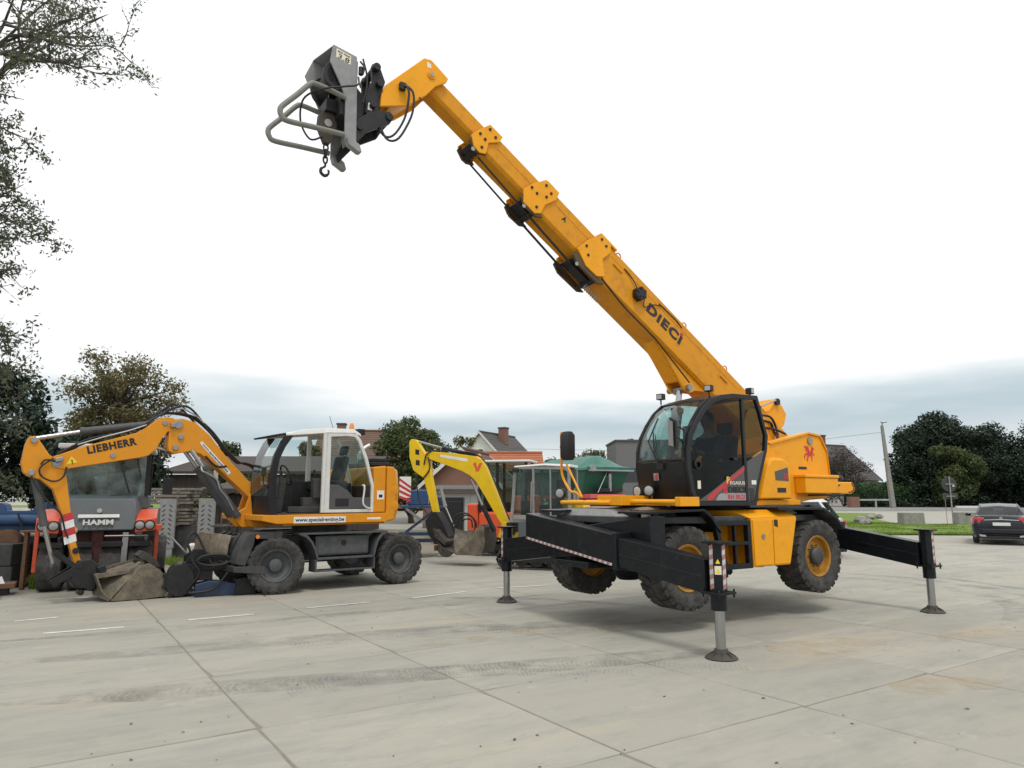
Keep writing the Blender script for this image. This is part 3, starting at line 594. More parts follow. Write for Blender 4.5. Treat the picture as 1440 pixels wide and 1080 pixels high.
text('DIECI', .10, 'black_ink', dpnl, (.66, yt, 1.82), NEAR, .05, width=.36); text('RH 50.21', .085, 'dieci_red', dpnl, (.66, yt, 1.72), NEAR, .04, width=.36); text('d', .17, 'dieci_red', dpnl, (.90, yt+.001, 1.83), NEAR, .05)
MB().bx(.63, .71, Y1-.005, Y1+.02, 2.235, 2.27).build('door_handle', 'plastic', cab, bev=.006)
rg = [(.41, 3.13), (.165, 3.13), (.085, 2.94), (-.02, 2.62), (.01, 2.42), (.41, 2.23)]
MB().prism(rg, Y1-.03, Y1-.024).build('rear_quarter_glass', 'glass_dark', cab, ang=20)
MB().prism([(.41, 2.215), (.005, 2.40), (.215, 1.90), (.295, 1.665), (.41, 1.665)], Y1-.034, Y1-.006).build('rear_panel', 'panel_grey', cab, bev=.004)
MB().bx(.23, .33, Y1-.0055, Y1-.0045, 1.90, 1.96).build('sticker', 'sticker', cab)
gr = MB()
for k in range(6): gr.bx(.29, .39, Y1-.005, Y1+.002, 1.68+k*.03, 1.692+k*.03)
gr.build('vent_grille', 'cab_black', cab)
MB().prism([(1.42, 1.83), (1.36, 1.83), (1.36, 1.94), (1.42, 1.94)], Y1-.023, Y1-.022).build('sticker', 'cream', cab)
MB().lathe([(.05, 0), (.065, .0), (.065, .025), (.045, .03)], (1.42, Y1-.023, 2.16), n=24, closed=False).build('air_vent', 'plastic', cab)
# far and rear panes of the cab
MB().prism([(x, z) for x, z in AI if z > 2.0]+[(1.5, 2.0), (.18, 2.0)][::1], Y0+.02, Y0+.024).build('side_glass', 'glass', cab, ang=20)
MB().add([(-.02, Y0+.06, 2.60), (-.02, Y1-.07, 2.60), (.10, Y1-.07, 3.12), (.10, Y0+.06, 3.12)], [(0, 1, 2, 3)]).build('rear_glass', 'glass', cab)
MB().prism([(1.42, 1.668), (1.5, 2.0), (.2, 2.0), (.3, 1.668)], Y0+.01, Y0+.03).build('side_panel', 'cab_black', cab)
# badge on nose
MB().add([(1.697, .545, 1.95), (1.697, .645, 1.95), (1.703, .645, 2.05), (1.703, .545, 2.05)], [(0, 1, 2, 3)]).build('badge', 'grey_ink', cab)
text('d', .11, 'dieci_red', cab, (1.704, .597, 2.0), (R(90-3), 0, R(90)), .06)
# wiper, mirror, lamps
wp = MB(); wp.tube([(1.72, .68, 2.14), (1.74, .62, 2.3), (1.64, .50, 2.66)], [.018, .014, .008], 8).tube([(1.72, .72, 2.14), (1.74, .66, 2.3), (1.66, .56, 2.6)], .008, 6).tube([(1.74, .62, 2.28), (1.70, .46, 2.5), (1.42, .38, 2.86)], .011, 6).bx(1.66, 1.73, .64, .76, 2.10, 2.18)
wp.build('wiper', 'plastic', cab)
mm = MB(); mm.tube([(1.60, 1.06, 2.62), (1.74, 1.10, 2.66), (1.80, 1.05, 2.62)], .012, 6).tube([(1.62, 1.06, 2.45), (1.74, 1.1, 2.5), (1.80, 1.05, 2.56)], .012, 6)
mm.loft([[(1.76, .98, 2.40), (1.79, 1.12, 2.36), (1.82, 1.11, 2.36), (1.79, .97, 2.40)], [(1.76, .98, 2.80), (1.79, 1.12, 2.74), (1.82, 1.11, 2.74), (1.79, .97, 2.80)]])
mi = mm.build('door_mirror', 'plastic', cab, bev=.008)
MB().add([(1.83, .985, 2.415), (1.853, 1.10, 2.385), (1.853, 1.10, 2.72), (1.83, .985, 2.775)], [(0, 1, 2, 3)]).build('mirror_back', 'grey_paint', mi)
for (c_, d) in (((1.16, .19, 3.22), (1, .2, -.05)), ((.12, 1.0, 3.29), (-.2, .9, 0)), ((.95, .95, 3.27), (1, .3, 0))):
    d = Vector(d).normalized(); c_ = Vector(c_); b_ = MB().obox(c_, (.09, .11, .09), (0, 0, math.atan2(d.y, d.x))).cyl(c_-Vector((0, 0, .045)), c_-Vector((0, 0, .12)), .012, n=8)
    o = b_.build('roof_lamp', 'black_steel', cab, bev=.012); MB().obox(c_+d*.047, (.004, .085, .065), (0, 0, math.atan2(d.y, d.x))).build('lens', 'lamp_glass', o)
# interior
it = MB(); it.bx(1.15, 1.5, .35, .95, 1.66, 2.05).loft([[(1.2, .35, 2.05), (1.5, .35, 2.05), (1.5, .95, 2.05), (1.2, .95, 2.05)], [(1.3, .4, 2.22), (1.48, .4, 2.18), (1.48, .9, 2.18), (1.3, .9, 2.22)]]); it.bx(.3, 1.0, .16, .34, 1.66, 2.15).bx(.3, .8, .9, 1.04, 1.66, 2.1)
it.build('console', 'interior', cab, bev=.02)
MB().tube([(1.32, .62, 2.18), (1.15, .62, 2.36)], .03, 10).tube([(1.14+.10*cos(a)*-1*.0+.06*sin(a), .62+.19*cos(a), 2.37+.17*sin(a)) for a in [2*pi*k/24 for k in range(25)]], .016, 8).tube([(1.08, .62, 2.22), (1.2, .62, 2.52)], .014, 6).build('steering_wheel', 'plastic', cab)
se = MB(); se.obox((.58, .62, 2.0), (.5, .48, .12)).obox((.33, .62, 2.32), (.12, .46, .62), (0, R(-10), 0)).obox((.27, .62, 2.74), (.09, .28, .2), (0, R(-10), 0)).bx(.4, .75, .45, .8, 1.66, 1.95)
se.build('seat', 'seat', cab, bev=.04)
MB().bx(1.38, 1.42, .86, .98, 2.5, 2.7).tube([(1.4, .92, 2.5), (1.42, .92, 2.2)], .012, 6).build('display', 'plastic', cab)
# ---- boom
BA = R(33.8); be = Vector((cos(BA), 0, sin(BA))); bn = Vector((-sin(BA), 0, cos(BA)))
def B(s, y, t): return Vector((-1.0, y, 3.3))+be*s+bn*t
def rot_from(xa, ya):
    xa, ya = Vector(xa).normalized(), Vector(ya).normalized(); za = xa.cross(ya)
    return Matrix((xa, ya, za)).transposed().to_euler()
def bsec(s0, s1, y0, y1, t0, t1, ch=.04):
    pr = [(y0, t1), (y1, t1), (y1, t0+ch), (y1-ch, t0), (y0+ch, t0), (y0, t0+ch)]
    return [[B(s0, y, t) for y, t in pr], [B(s1, y, t) for y, t in pr]]
def bprism(m, pts, y0, y1):
    n = len(pts); return m.loft([[B(s, y0, t) for s, t in pts], [B(s, y1, t) for s, t in pts]])
boom = bpy.data.objects.new('boom', None); COL.objects.link(boom); boom.parent = CR; boom.empty_display_size = .2
YB = [(-.54, -.05), (-.505, -.085), (-.47, -.12), (-.44, -.15)]
SEC = [(-1.3, 3.7, -.34, .25), (2.5, 4.9, -.26, .205), (3.9, 6.05, -.175, .185), (5.0, 7.3, -.085, .168)]
secs_o = []
for k, ((y0, y1), (s0, s1, t0, t1)) in enumerate(zip(YB, SEC)):
    m = MB().loft(bsec(s0, s1, y0, y1, t0, t1))
    secs_o.append(m.build('boom_section', 'crane_boom', boom, bev=.008))
# long weld lines on the near faces
for k, (t, sa, sb) in enumerate(((.13, .2, 3.55), (.07, 3.95, 4.75), (.04, 5.1, 5.95))):
    y = YB[k][1]; seam = MB().loft([[B(sa, y, t), B(sa, y+.004, t), B(sa, y+.004, t+.012), B(sa, y, t+.012)], [B(sb, y, t), B(sb, y+.004, t), B(sb, y+.004, t+.012), B(sb, y, t+.012)]]); seam.build('weld_seam', 'crane_boom', boom)
cols = [(0, [(4.10, -.25), (4.02, .02), (3.87, .29), (3.67, .29), (3.60, .14), (3.66, -.05), (3.48, -.26), (3.60, -.36), (3.84, -.37)], [(4.0, -.1), (3.9, -.2), (3.84, .2), (3.72, .17)], 3.42, 4.1, -.36),
        (1, [(5.28, -.17), (5.20, .04), (5.08, .25), (4.80, .26), (4.78, .12), (4.88, -.10), (4.86, -.26), (4.94, -.34), (5.17, -.34)], [(5.19, -.05), (5.08, -.06), (5.03, .17), (4.9, .13), (4.97, -.24), (4.93, .02)], 4.8, 5.25, -.28),
        (2, [(6.32, -.14), (6.27, .05), (6.20, .23), (5.95, .235), (5.95, .12), (6.06, -.02), (6.00, -.2), (6.08, -.26), (6.2, -.25)], [(6.23, -.02), (6.13, -.03), (6.16, .16), (6.03, .13), (6.1, -.17)], 5.98, 6.3, -.19)]
for k, pts, holes, sa, sb, tb_ in cols:
    y0, y1 = YB[k]; m = MB(); bprism(m, pts, y1+.001, y1+.035); bprism(m, pts, y0-.035, y0-.001)
    m.loft([[B(sa+.1, y0-.03, .295-k*.03), B(sa+.1, y1+.03, .295-k*.03), B(sa+.1, y1+.03, .26-k*.03), B(sa+.1, y0-.03, .26-k*.03)], [B(sb-.2, y0-.03, .295-k*.03), B(sb-.2, y1+.03, .295-k*.03), B(sb-.2, y1+.03, .26-k*.03), B(sb-.2, y0-.03, .26-k*.03)]])
    o = m.build('collar', 'crane_yellow', boom, bev=.006)
    h = MB()
    for s, t in holes: h.tube([B(s, y1+.0352, t), B(s, y1+.046, t)], .022, 10)
    h.build('bolt', 'black_steel', o)
    d = MB()                                   # slide pad carrier under the collar
    d2 = MB()
    for yy in (y0-.02, y1-.02): bprism(d2, [(sa, tb_), (sb, tb_+.06), (sb, tb_-.02), (sb-.14, tb_-.085), (sa+.1, tb_-.075)], yy, yy+.04)
    d2.build('pad_cheek', 'pad_brown', o, bev=.004); bprism(d, [(sa+.1, tb_), (sb-.06, tb_+.03), (sb-.06, tb_-.04), (sa+.1, tb_-.05)], (y0+y1)/2-.1, (y0+y1)/2+.1)
    bprism(d, [(sa+.12, tb_-.05), (sa+.19, tb_-.05), (sa+.19, tb_-.075), (sa+.12, tb_-.075)], y0, y1); bprism(d, [(sb-.09, tb_-.01), (sb-.04, tb_-.01), (sb-.04, tb_-.04), (sb-.09, tb_-.04)], y0, y1)
    d.build('pad_carrier', 'black_steel', o, bev=.004)
    MB().tube([B(sb-.12, y1+.02, tb_-.1), B(sb-.12, y1+.03, tb_-.1)], .03, 12).build('pin', 'steel', o)
rd = MB()
for y in (-.16, -.40): rd.tube([B(3.9, y, -.44), B(4.95, y, -.37)], .018, 8).tube([B(5.0, y, -.36), B(6.05, y, -.28)], .014, 8)
rd.build('extension_rod', 'black_steel', boom)
# lifting eyes and small lugs on the top edge
for s in (4.86, 3.42, 1.75, .62):
    t = .25 if s < 4 else .2
    MB().tube([B(s+.05*cos(a), -.1, t+.035+.045*sin(a)) for a in [pi*2*k/16 for k in range(17)]], .011, 6).build('lifting_eye', 'crane_boom', boom)
for s in (3.25, .5):
    m = MB(); bprism(m, [(s, .05), (s+.2, .05), (s+.2, .07), (s, .08)], -.049, -.03); m.build('bracket', 'crane_boom', boom)
# text
XR = -be; ro = rot_from(XR, bn)
text('DiECi', .22, 'black_ink', boom, B(2.13, -.047, -.035), ro, .05, width=.86, sp=1.2)
q = MB(); q.loft([[B(1.72, -.0465, .045), B(1.78, -.0465, .045), B(1.78, -.0445, .045), B(1.72, -.0445, .045)], [B(1.72, -.0465, .095), B(1.78, -.0465, .095), B(1.78, -.0445, .095), B(1.72, -.0445, .095)]]); q.build('red_dot', 'red', boom)
text('A', .11, 'black_ink', boom, B(4.5, -.083, .0), ro, .04)
# cable reel
rl = MB(); rl.tube([B(2.82, -.049, -.02), B(2.82, .05, -.02)], .105, 20).tube([B(2.82, .05, -.02), B(2.82, .06, -.02)], .06, 16)
for k in range(6): a = k*pi/3; rl.tube([B(2.82+.085*cos(a), -.049, -.02+.085*sin(a)), B(2.82+.085*cos(a), .06, -.02+.085*sin(a))], .03, 8)
rl.build('cable_reel', 'plastic', boom, bev=.005)
hoses(boom, [[B(2.9, -.02, .05), B(3.05, -.03, .12), B(3.25, -.04, .15)], [B(2.72, 0, .02), B(2.62, -.03, -.1), B(2.5, -.03, .05), B(2.35, -.03, .16)], [B(2.4, -.04, .17), B(2.0, -.04, .19), B(1.8, -.045, .17)]], .008)
hoses(boom, [[B(3.5, -.045, -.3), B(2.9, -.06, -.36), B(2.2, -.07, -.355), B(1.9, -.08, -.38), B(1.5, -.06, -.45), B(1.2, -.05, -.5)]], .012)
MB().tube([B(3.62-.05*k/6, -.2+.05*cos(k*1.2), -.52-.05*sin(k*1.2)) for k in range(40)], .006, 5).build('spring', 'steel', boom)
# belly lug for the lift ram
bl = MB()
for y in (-.16, -.46):
    bprism(bl, [(2.05, -.33), (1.8, -.40), (1.35, -.56), (1.18, -.62), (1.04, -.58), (.98, -.48), (.75, -.33)], y, y+.04)
bprism(bl, [(2.1, -.338), (1.8, -.41), (1.35, -.57), (1.3, -.55), (1.75, -.38), (2.05, -.33)], -.42, -.159)
bl.build('ram_bracket', 'crane_yellow', boom, bev=.006)
MB().tube([B(1.14, -.05, -.55), B(1.14, -.54, -.55)], .055, 16).build('pin', 'steel', boom)
p1 = B(1.14, -.29, -.55); ram(boom, (.62, -.29, 1.75), Vector((.62, -.29, 1.75)).lerp(p1, .8), p1, .09, m='black_steel')
# rear knuckle and hoses
kn = MB(); kn.prism([(-1.05, 3.1), (-1.75, 3.25), (-1.92, 3.46), (-2.0, 3.45), (-2.2, 3.2), (-2.12, 3.0), (-1.7, 2.7), (-1.2, 2.7)], -.5, -.08)
cp('boom_heel', kn, 'crane_yellow', .012); MB().cyl((-1.92, -.07, 3.40), (-1.92, -.03, 3.40), .06).build('pin', 'black_steel', CR)
ram(CR, (-1.0, .02, 3.16), (-1.35, .0, 3.26), (-1.85, -.03, 3.42), .03)
hoses(CR, [[(-1.15, .1, 3.1), (-1.45, .14, 3.08), (-1.62, .12, 2.9), (-1.55, .2, 2.7)], [(-1.2, .1, 3.02), (-1.42, .16, 2.98), (-1.52, .14, 2.85), (-1.5, .25, 2.68)], [(-1.3, .1, 2.9), (-1.5, .2, 2.86), (-1.75, .2, 2.8)]], .02)
# boom head
hd = MB(); HP = [(5.68, 6.68), (5.67, 6.86), (5.62, 7.0), (5.08, 7.58), (4.97, 7.59), (4.71, 7.40), (4.74, 7.33), (4.90, 7.22), (5.04, 7.04), (5.32, 6.80)]
hd.prism(HP, -.11, -.065); hd.prism(HP, -.525, -.48); hd.prism([(5.55, 6.72), (5.55, 7.02), (5.08, 7.54), (4.99, 7.55), (4.85, 7.42), (5.1, 7.05), (5.35, 6.82)], -.479, -.111)
hh = hd.build('boom_head', 'crane_yellow', boom, bev=.012)
MB().cyl((4.97, -.064, 7.36), (4.97, -.045, 7.36), .055).build('boss', 'crane_yellow', hh); MB().cyl((4.97, -.045, 7.36), (4.97, -.035, 7.36), .03).build('pin', 'steel', hh)
MB().add([(5.03, -.0635, 7.46), (4.97, -.0635, 7.46), (4.98, -.0635, 7.52), (5.04, -.0635, 7.54)], [(0, 1, 2, 3)]).build('sticker', 'sticker', hh)
for x, z in ((5.13, 6.97),): MB().cyl((x, -.064, z), (x, -.06, z), .016).build('hole', 'black_ink', hh)
MB().bx(5.36, 5.44, -.06, .0, 6.98, 7.08).build('valve_block', 'black_steel', hh, bev=.006)
hoses(boom, [[(5.42, -.03, 7.06), (5.34, .03, 6.98), (5.34, .03, 6.78), (5.38, .0, 6.55), (5.50, -.02, 6.32), (5.62, -.05, 6.28), (5.74, -.12, 6.48)],
             [(5.38, -.03, 7.08), (5.28, .04, 6.95), (5.27, .04, 6.72), (5.33, .02, 6.5), (5.46, .0, 6.26), (5.60, -.03, 6.24), (5.70, -.1, 6.5)]], .015)
# quick coupler (black)
qc = MB(); CP = [(5.81, 7.20), (5.79, 7.26), (5.74, 7.28), (5.69, 7.25), (5.61, 7.06), (5.66, 6.87), (5.65, 6.77), (5.68, 6.52), (5.80, 6.52), (5.87, 6.56), (5.85, 6.79), (5.79, 7.02)]
CL = [(5.97, 6.40), (5.82, 6.56), (5.66, 6.62), (5.55, 6.64), (5.49, 6.58), (5.55, 6.47), (5.85, 6.27), (6.05, 6.0), (6.09, 6.08)]
for y in (-.14, -.50): qc.prism(CP, y, y+.04); qc.prism(CL, y+.045 if y > -.3 else y-.045, y+.085 if y > -.3 else y-.005)
for x, z, r in ((5.75, 7.2, .05), (5.70, 6.98, .045), (5.56, 6.56, .05), (5.78, 6.66, .04), (5.95, 6.3, .04)): qc.cyl((x, -.57, z), (x, -.03, z), r)
qc.prism([(5.84, 6.58), (5.88, 6.8), (5.98, 6.9), (6.0, 6.35), (5.9, 6.35)], -.48, -.15)
co_ = qc.build('quick_coupler', 'black_steel', boom, bev=.006)
MB().prism([(5.84, 6.60), (5.78, 6.60), (5.77, 6.68), (5.83, 6.70)], -.0985, -.097).build('sticker', 'sticker', co_)
# ================================================================== WINCH ATTACHMENT
WN = thing('winch_attachment', 'grey winch attachment with bent tube guards and hook carried on the crane boom head', 'winch', (3.134, 11.36, 0), 212.5)
wp_ = MB()
P1 = [(6.33, 7.30), (6.02, 7.24), (6.0, 6.6), (5.99, 6.08), (5.97, 6.02), (6.02, 6.0), (6.08, 6.04), (6.14, 6.08), (6.15, 6.64), (6.22, 6.80), (6.36, 7.06)]
P2 = [(6.42, 7.36), (6.02, 7.28), (6.0, 6.6), (5.99, 6.08), (5.97, 6.02), (6.02, 6.0), (6.08, 6.04), (6.14, 6.08), (6.15, 6.50), (6.26, 6.56), (6.52, 7.10)]
wp_.prism(P1, -.07, -.045); wp_.prism(P2, -.605, -.58)
wp_.loft([[(6.33, -.071, 7.30), (6.02, -.071, 7.24), (6.02, -.071, 7.22), (6.34, -.071, 7.28)], [(6.42, -.579, 7.36), (6.02, -.579, 7.28), (6.02, -.579, 7.26), (6.43, -.579, 7.34)]])
wp_.bx(5.995, 6.02, -.579, -.071, 6.2, 7.2)
fr0 = wp_.build('frame_plate', 'grey_paint', WN, bev=.004)
for y in (-.045, -.605):
    cl = MB().prism([(6.06, 6.10), (5.96, 6.04), (5.93, 5.95), (5.97, 5.94), (6.10, 6.01), (6.13, 6.10)], y-.05, y+.05)
    cl.build('claw', 'grey_paint', fr0, bev=.006)
dk = MB(); dk.cyl((6.24, -.57, 6.92), (6.24, -.08, 6.92), .15, n=28).cyl((6.24, -.57, 6.92), (6.24, -.54, 6.92), .21, n=28).cyl((6.24, -.13, 6.92), (6.24, -.08, 6.92), .19, n=28).bx(6.03, 6.2, -.57, -.08, 6.42, 6.75).bx(6.1, 6.34, -.5, -.2, 6.5, 6.66)
dk.build('winch_drum', 'black_steel', WN, bev=.006)
for y in (-.04, -.61):
    a = y
    L_ = [(6.15, a, 6.63), (6.3, a, 6.66), (6.52, a, 6.69), (6.60, a, 6.66), (6.75, a, 6.47), (6.90, a, 6.29), (6.93, a, 6.22), (6.91, a, 6.15), (6.84, a, 6.11), (6.5, a, 6.125), (6.15, a, 6.135)]
    MB().tube(curve(L_, 4), .033, 12).build('guard_tube', 'tube_grey', WN, ang=60)
sg_ = MB().add([(6.29, -.0435, 7.14), (6.10, -.0435, 7.10), (6.10, -.0435, 7.22), (6.29, -.0435, 7.262)], [(0, 1, 2, 3)]); so_ = sg_.build('load_sign', 'cream', WN)
rs_ = rot_from((-.19, 0, -.04), (-.04, 0, .19))
text('MAX. TONS', .030, 'black_ink', so_, (6.195, -.0415, 7.212), rs_, .02); text('3.8', .085, 'black_ink', so_, (6.195, -.0415, 7.152), rs_, .0, width=.15)
hoses(WN, [[(5.98, -.03, 7.18), (5.94, .0, 7.1), (5.95, .0, 7.0)], [(6.0, -.02, 6.95), (6.02, .02, 6.82), (6.2, .05, 6.72), (6.45, .0, 6.63), (6.62, -.2, 6.55), (6.62, -.3, 6.3), (6.5, -.3, 6.1), (6.36, -.3, 6.16), (6.3, -.32, 6.25)], [(5.95, -.02, 7.22), (5.9, .0, 7.0), (5.9, .0, 6.8), (5.93, -.02, 6.62)]], .012)
MB().cyl((5.97, -.03, 7.0), (5.97, -.03, 7.1), .03, n=12).build('plug', 'plastic', WN)
MB().cyl((6.28, -.32, 6.5), (6.28, -.32, 6.92), .005, n=6).build('rope', 'steel', WN)
sb = MB(); sb.prism([(6.30, 6.52), (6.40, 6.46), (6.41, 6.30), (6.32, 6.10), (6.25, 6.09), (6.16, 6.28), (6.17, 6.44), (6.22, 6.52)], -.37, -.27)
sh = sb.build('hook_block', 'block_brown', WN, bev=.012)
MB().cyl((6.285, -.38, 6.36), (6.285, -.26, 6.36), .05).build('pin', 'steel', sh)
def link_(c, rx, rz, pl): return [(c[0]+(rx*cos(a) if pl else 0), c[1]+(0 if pl else rx*cos(a)), c[2]+rz*sin(a)) for a in [2*pi*k/16 for k in range(17)]]
hk = MB(); hk.tube(link_((6.285, -.32, 6.05), .028, .055, True), .011, 6).tube(link_((6.285, -.32, 5.97), .035, .055, False), .012, 6).tube(link_((6.285, -.32, 5.89), .025, .05, True), .012, 6)
hk.tube(curve([(6.285, -.32, 5.85), (6.285, -.32, 5.80), (6.33, -.32, 5.76), (6.335, -.32, 5.71), (6.29, -.32, 5.675), (6.245, -.32, 5.70), (6.235, -.32, 5.74), (6.25, -.32, 5.765)], 4), [.014]*8+[.02]*12+[.014]*7+[.008]*2, 8)
hk.build('hook', 'black_steel', WN)
# ================================================================== DRIVER
def skin(name, chain, rad, m, parent, sub=2):
    me = bpy.data.meshes.new(name); vs = [p for p in chain['v']]; me.from_pydata(vs, chain['e'], []); me.materials.append(M[m])
    o = bpy.data.objects.new(name, me); COL.objects.link(o); o.parent = parent
    md = o.modifiers.new('skin', 'SKIN'); md.use_smooth_shade = True
    for i, r in enumerate(rad):
        sv = me.skin_vertices[0].data[i]; sv.radius = (r, r) if not isinstance(r, tuple) else r; sv.use_root = (i == 0)
    s_ = o.modifiers.new('sub', 'SUBSURF'); s_.levels = sub; s_.render_levels = sub
    return o
DV = thing('person', 'seated driver in a blue jacket behind the dark glass of the crane cab', 'person', (3.134, 11.36, 0), 212.5)
hx = .5
V = [(hx, .62, 2.14), (hx+.04, .62, 2.3), (hx+.08, .62, 2.5), (hx+.10, .62, 2.62), (hx+.13, .62, 2.70), (hx+.15, .62, 2.78), (hx+.17, .62, 2.87),
     (hx+.05, .74, 2.14), (hx+.5, .76, 2.16), (hx+.58, .76, 1.72), (hx+.72, .76, 1.70), (hx+.05, .50, 2.14), (hx+.5, .48, 2.16), (hx+.58, .48, 1.72), (hx+.72, .48, 1.70),
     (hx+.10, .80, 2.56), (hx+.22, .85, 2.32), (hx+.46, .78, 2.33), (hx+.55, .76, 2.37), (hx+.10, .44, 2.56), (hx+.22, .39, 2.32), (hx+.46, .46, 2.33), (hx+.55, .48, 2.37)]
E_ = [(0, 1), (1, 2), (2, 3), (3, 4), (4, 5), (5, 6), (0, 7), (7, 8), (8, 9), (9, 10), (0, 11), (11, 12), (12, 13), (13, 14), (3, 15), (15, 16), (16, 17), (17, 18), (3, 19), (19, 20), (20, 21), (21, 22)]
rd_ = [.15, .14, .15, .12, .055, .085, .08, .09, .065, .05, .045, .09, .065, .05, .045, .07, .05, .04, .035, .07, .05, .04, .035]
body = skin('body', {'v': V, 'e': E_}, rd_, 'skin', DV)
V2 = [V[i] for i in (0, 1, 2, 3, 15, 16, 17, 19, 20, 21)]; skin('jacket', {'v': V2, 'e': [(0, 1), (1, 2), (2, 3), (3, 4), (4, 5), (5, 6), (3, 7), (7, 8), (8, 9)]}, [.175, .165, .175, .145, .09, .068, .055, .09, .068, .055], 'jacket', DV)
V3 = [V[i] for i in (0, 7, 8, 9, 11, 12, 13)]; skin('trousers', {'v': V3, 'e': [(0, 1), (1, 2), (2, 3), (0, 4), (4, 5), (5, 6)]}, [.16, .10, .078, .065, .10, .078, .065], 'hair', DV)
for s in (1, -1):
    hy = .62+s*.145; hnd = MB(); 
    hnd.loft([[(hx+.55, hy-.04, 2.35), (hx+.55, hy+.04, 2.35), (hx+.55, hy+.04, 2.39), (hx+.55, hy-.04, 2.39)], [(hx+.62, hy-.042, 2.36), (hx+.62, hy+.042, 2.36), (hx+.62, hy+.042, 2.39), (hx+.62, hy-.042, 2.39)]])
    for k, l in enumerate((.06, .07, .065, .05)):
        yy = hy-.032+k*.021; hnd.tube([(hx+.61, yy, 2.375), (hx+.61+l*.6, yy, 2.385), (hx+.61+l*.8, yy, 2.36), (hx+.61+l*.5, yy, 2.335)], [.01, .0095, .009, .008], 6)
    hnd.tube([(hx+.57, hy-s*.04, 2.36), (hx+.60, hy-s*.06, 2.36), (hx+.635, hy-s*.05, 2.35)], [.011, .0105, .009], 6)
    hnd.build('hand', 'skin', body, ang=60)
hf = MB(); hf.ball((hx+.165, .62, 2.845), (.098, .085, .118), 16).ball((hx+.155, .535, 2.84), (.02, .012, .03)).ball((hx+.155, .705, 2.84), (.02, .012, .03)).tube([(hx+.25, .62, 2.86), (hx+.285, .62, 2.82), (hx+.255, .62, 2.81)], [.01, .016, .012], 8)
hf.build('head', 'skin', body, ang=60)
MB().ball((hx+.135, .62, 2.885), (.10, .095, .105), 16).build('hair', 'hair', DV, ang=60)
fe = MB()
for y in (.585, .655): fe.ball((hx+.252, y, 2.855), (.008, .014, .009), 8)
fe.bx(hx+.245, hx+.258, .595, .645, 2.777, 2.785); fe.build('eyes_and_mouth', 'hair', DV)
# ================================================================== WHEELED EXCAVATOR
EX = thing('wheeled_excavator', 'orange yellow wheeled excavator with white framed open cab and long articulated boom', 'excavator', (-3.98, 14.84, 0), 219)
def ep(n, m, o, bev=.01, par=None, **k): return m.build(n, o, par or EX, bev=bev, **k)
for (x, s, st) in ((1.29, 1, -17), (1.29, -1, -17), (-1.22, 1, 0), (-1.22, -1, 0)):
    w = wheel(EX, (x, s*1.05, .5), .5, .42, 'exc_grey', 'exc_grey', s, lugs=22, rr=.56, dish=.25); w.rotation_euler = (0, 0, R(st))
u = MB().bx(-1.55, 1.75, -.42, .42, .5, .98); u.cyl((1.29, -.8, .5), (1.29, .8, .5), .12).cyl((-1.22, -.8, .5), (-1.22, .8, .5), .12).ball((1.29, 0, .5), (.25, .22, .25)).ball((-1.22, 0, .5), (.25, .22, .25))
u.lathe([(.55, .981), (.55, 1.2)], ax='z', n=36); ep('undercarriage', u, 'exc_grey')
for s in (1, -1):
    b = MB().bx(-.54, .57, min(s*.45, s*1.14), max(s*.45, s*1.14), .63, 1.0); o = ep('side_locker', b, 'exc_grey', .015)
    MB().bx(-.5, .53, min(s*1.141, s*1.15), max(s*1.141, s*1.15), .66, .98).build('door', 'exc_grey', o, bev=.006)
    MB().cyl((0, s*1.151, .86), (0, s*1.165, .86), .05).build('lock', 'black_steel', o)
    f = MB()
    y0, y1 = sorted((s*.85, s*1.24))
    for pts in ([(.92, 1.03), (.80, .98), (.70, .88), (.62, .72), (.57, .57), (.53, .57), (.58, .74), (.66, .90), (.77, 1.02), (.90, 1.07)], [(-.92, 1.03), (-.80, .98), (-.72, .88), (-.66, .72), (-.63, .57), (-.59, .57), (-.62, .74), (-.68, .90), (-.77, 1.02), (-.90, 1.07)]):
        f.prism(pts, y0, y1)
    f.bx(-.89, .89, y0, y1, 1.03, 1.065).bx(-.63, .57, y0, y1, .56, .60)
    ep('fender_frame', f, 'exc_grey', .008)
    sp = MB().bx(-.64, .6, y0+.1, y1, .34, .37).bx(.57, .61, y0+.1, y1, .34, .56).bx(-.64, -.61, y0+.1, y1, .34, .56); ep('step', sp, 'exc_grey', .006)
# blade and its carrier
bp = [(1.98, .46), (2.06, .55), (2.10, .70), (2.09, .86), (2.02, 1.04), (1.99, 1.04), (2.04, .86), (2.05, .70), (2.01, .57), (1.94, .48)]
ep('dozer_blade', MB().prism(bp, -1.22, .72), 'blade', .004)
ca = MB()
for y in (.42, .78): ca.prism([(1.62, .55), (1.98, .5), (1.98, .62), (1.86, .95), (1.78, 1.06), (1.62, 1.06)], y, y+.08)
ca.prism([(1.6, .98), (1.75, 1.08), (1.55, 1.1), (1.2, 1.1), (1.2, .95)], .3, 1.1); ca.prism([(1.5, .36), (2.05, .42), (2.08, .52), (1.5, .5)], .1, 1.15); ca.prism([(1.85, .52), (2.02, .56), (1.98, .75), (1.86, 1.02), (1.80, 1.09), (1.70, 1.09), (1.72, .9)], .74, 1.12)
for y in (-.5, -.86): ca.prism([(1.62, .55), (1.98, .5), (1.98, .62), (1.86, .95), (1.62, 1.06)], y, y+.08)
ep('blade_carrier', ca, 'dark_grey'); ram(EX, (1.66, .62, 1.06), (1.78, .62, .84), (1.9, .62, .56), .05)
MB().cyl((1.85, .9, .52), (1.85, .9, .72), .06).build('canister', 'grey_paint', EX); MB().cyl((1.66, 1.101, 1.02), (1.66, 1.12, 1.02), .035).build('side_lamp', 'amber', EX)
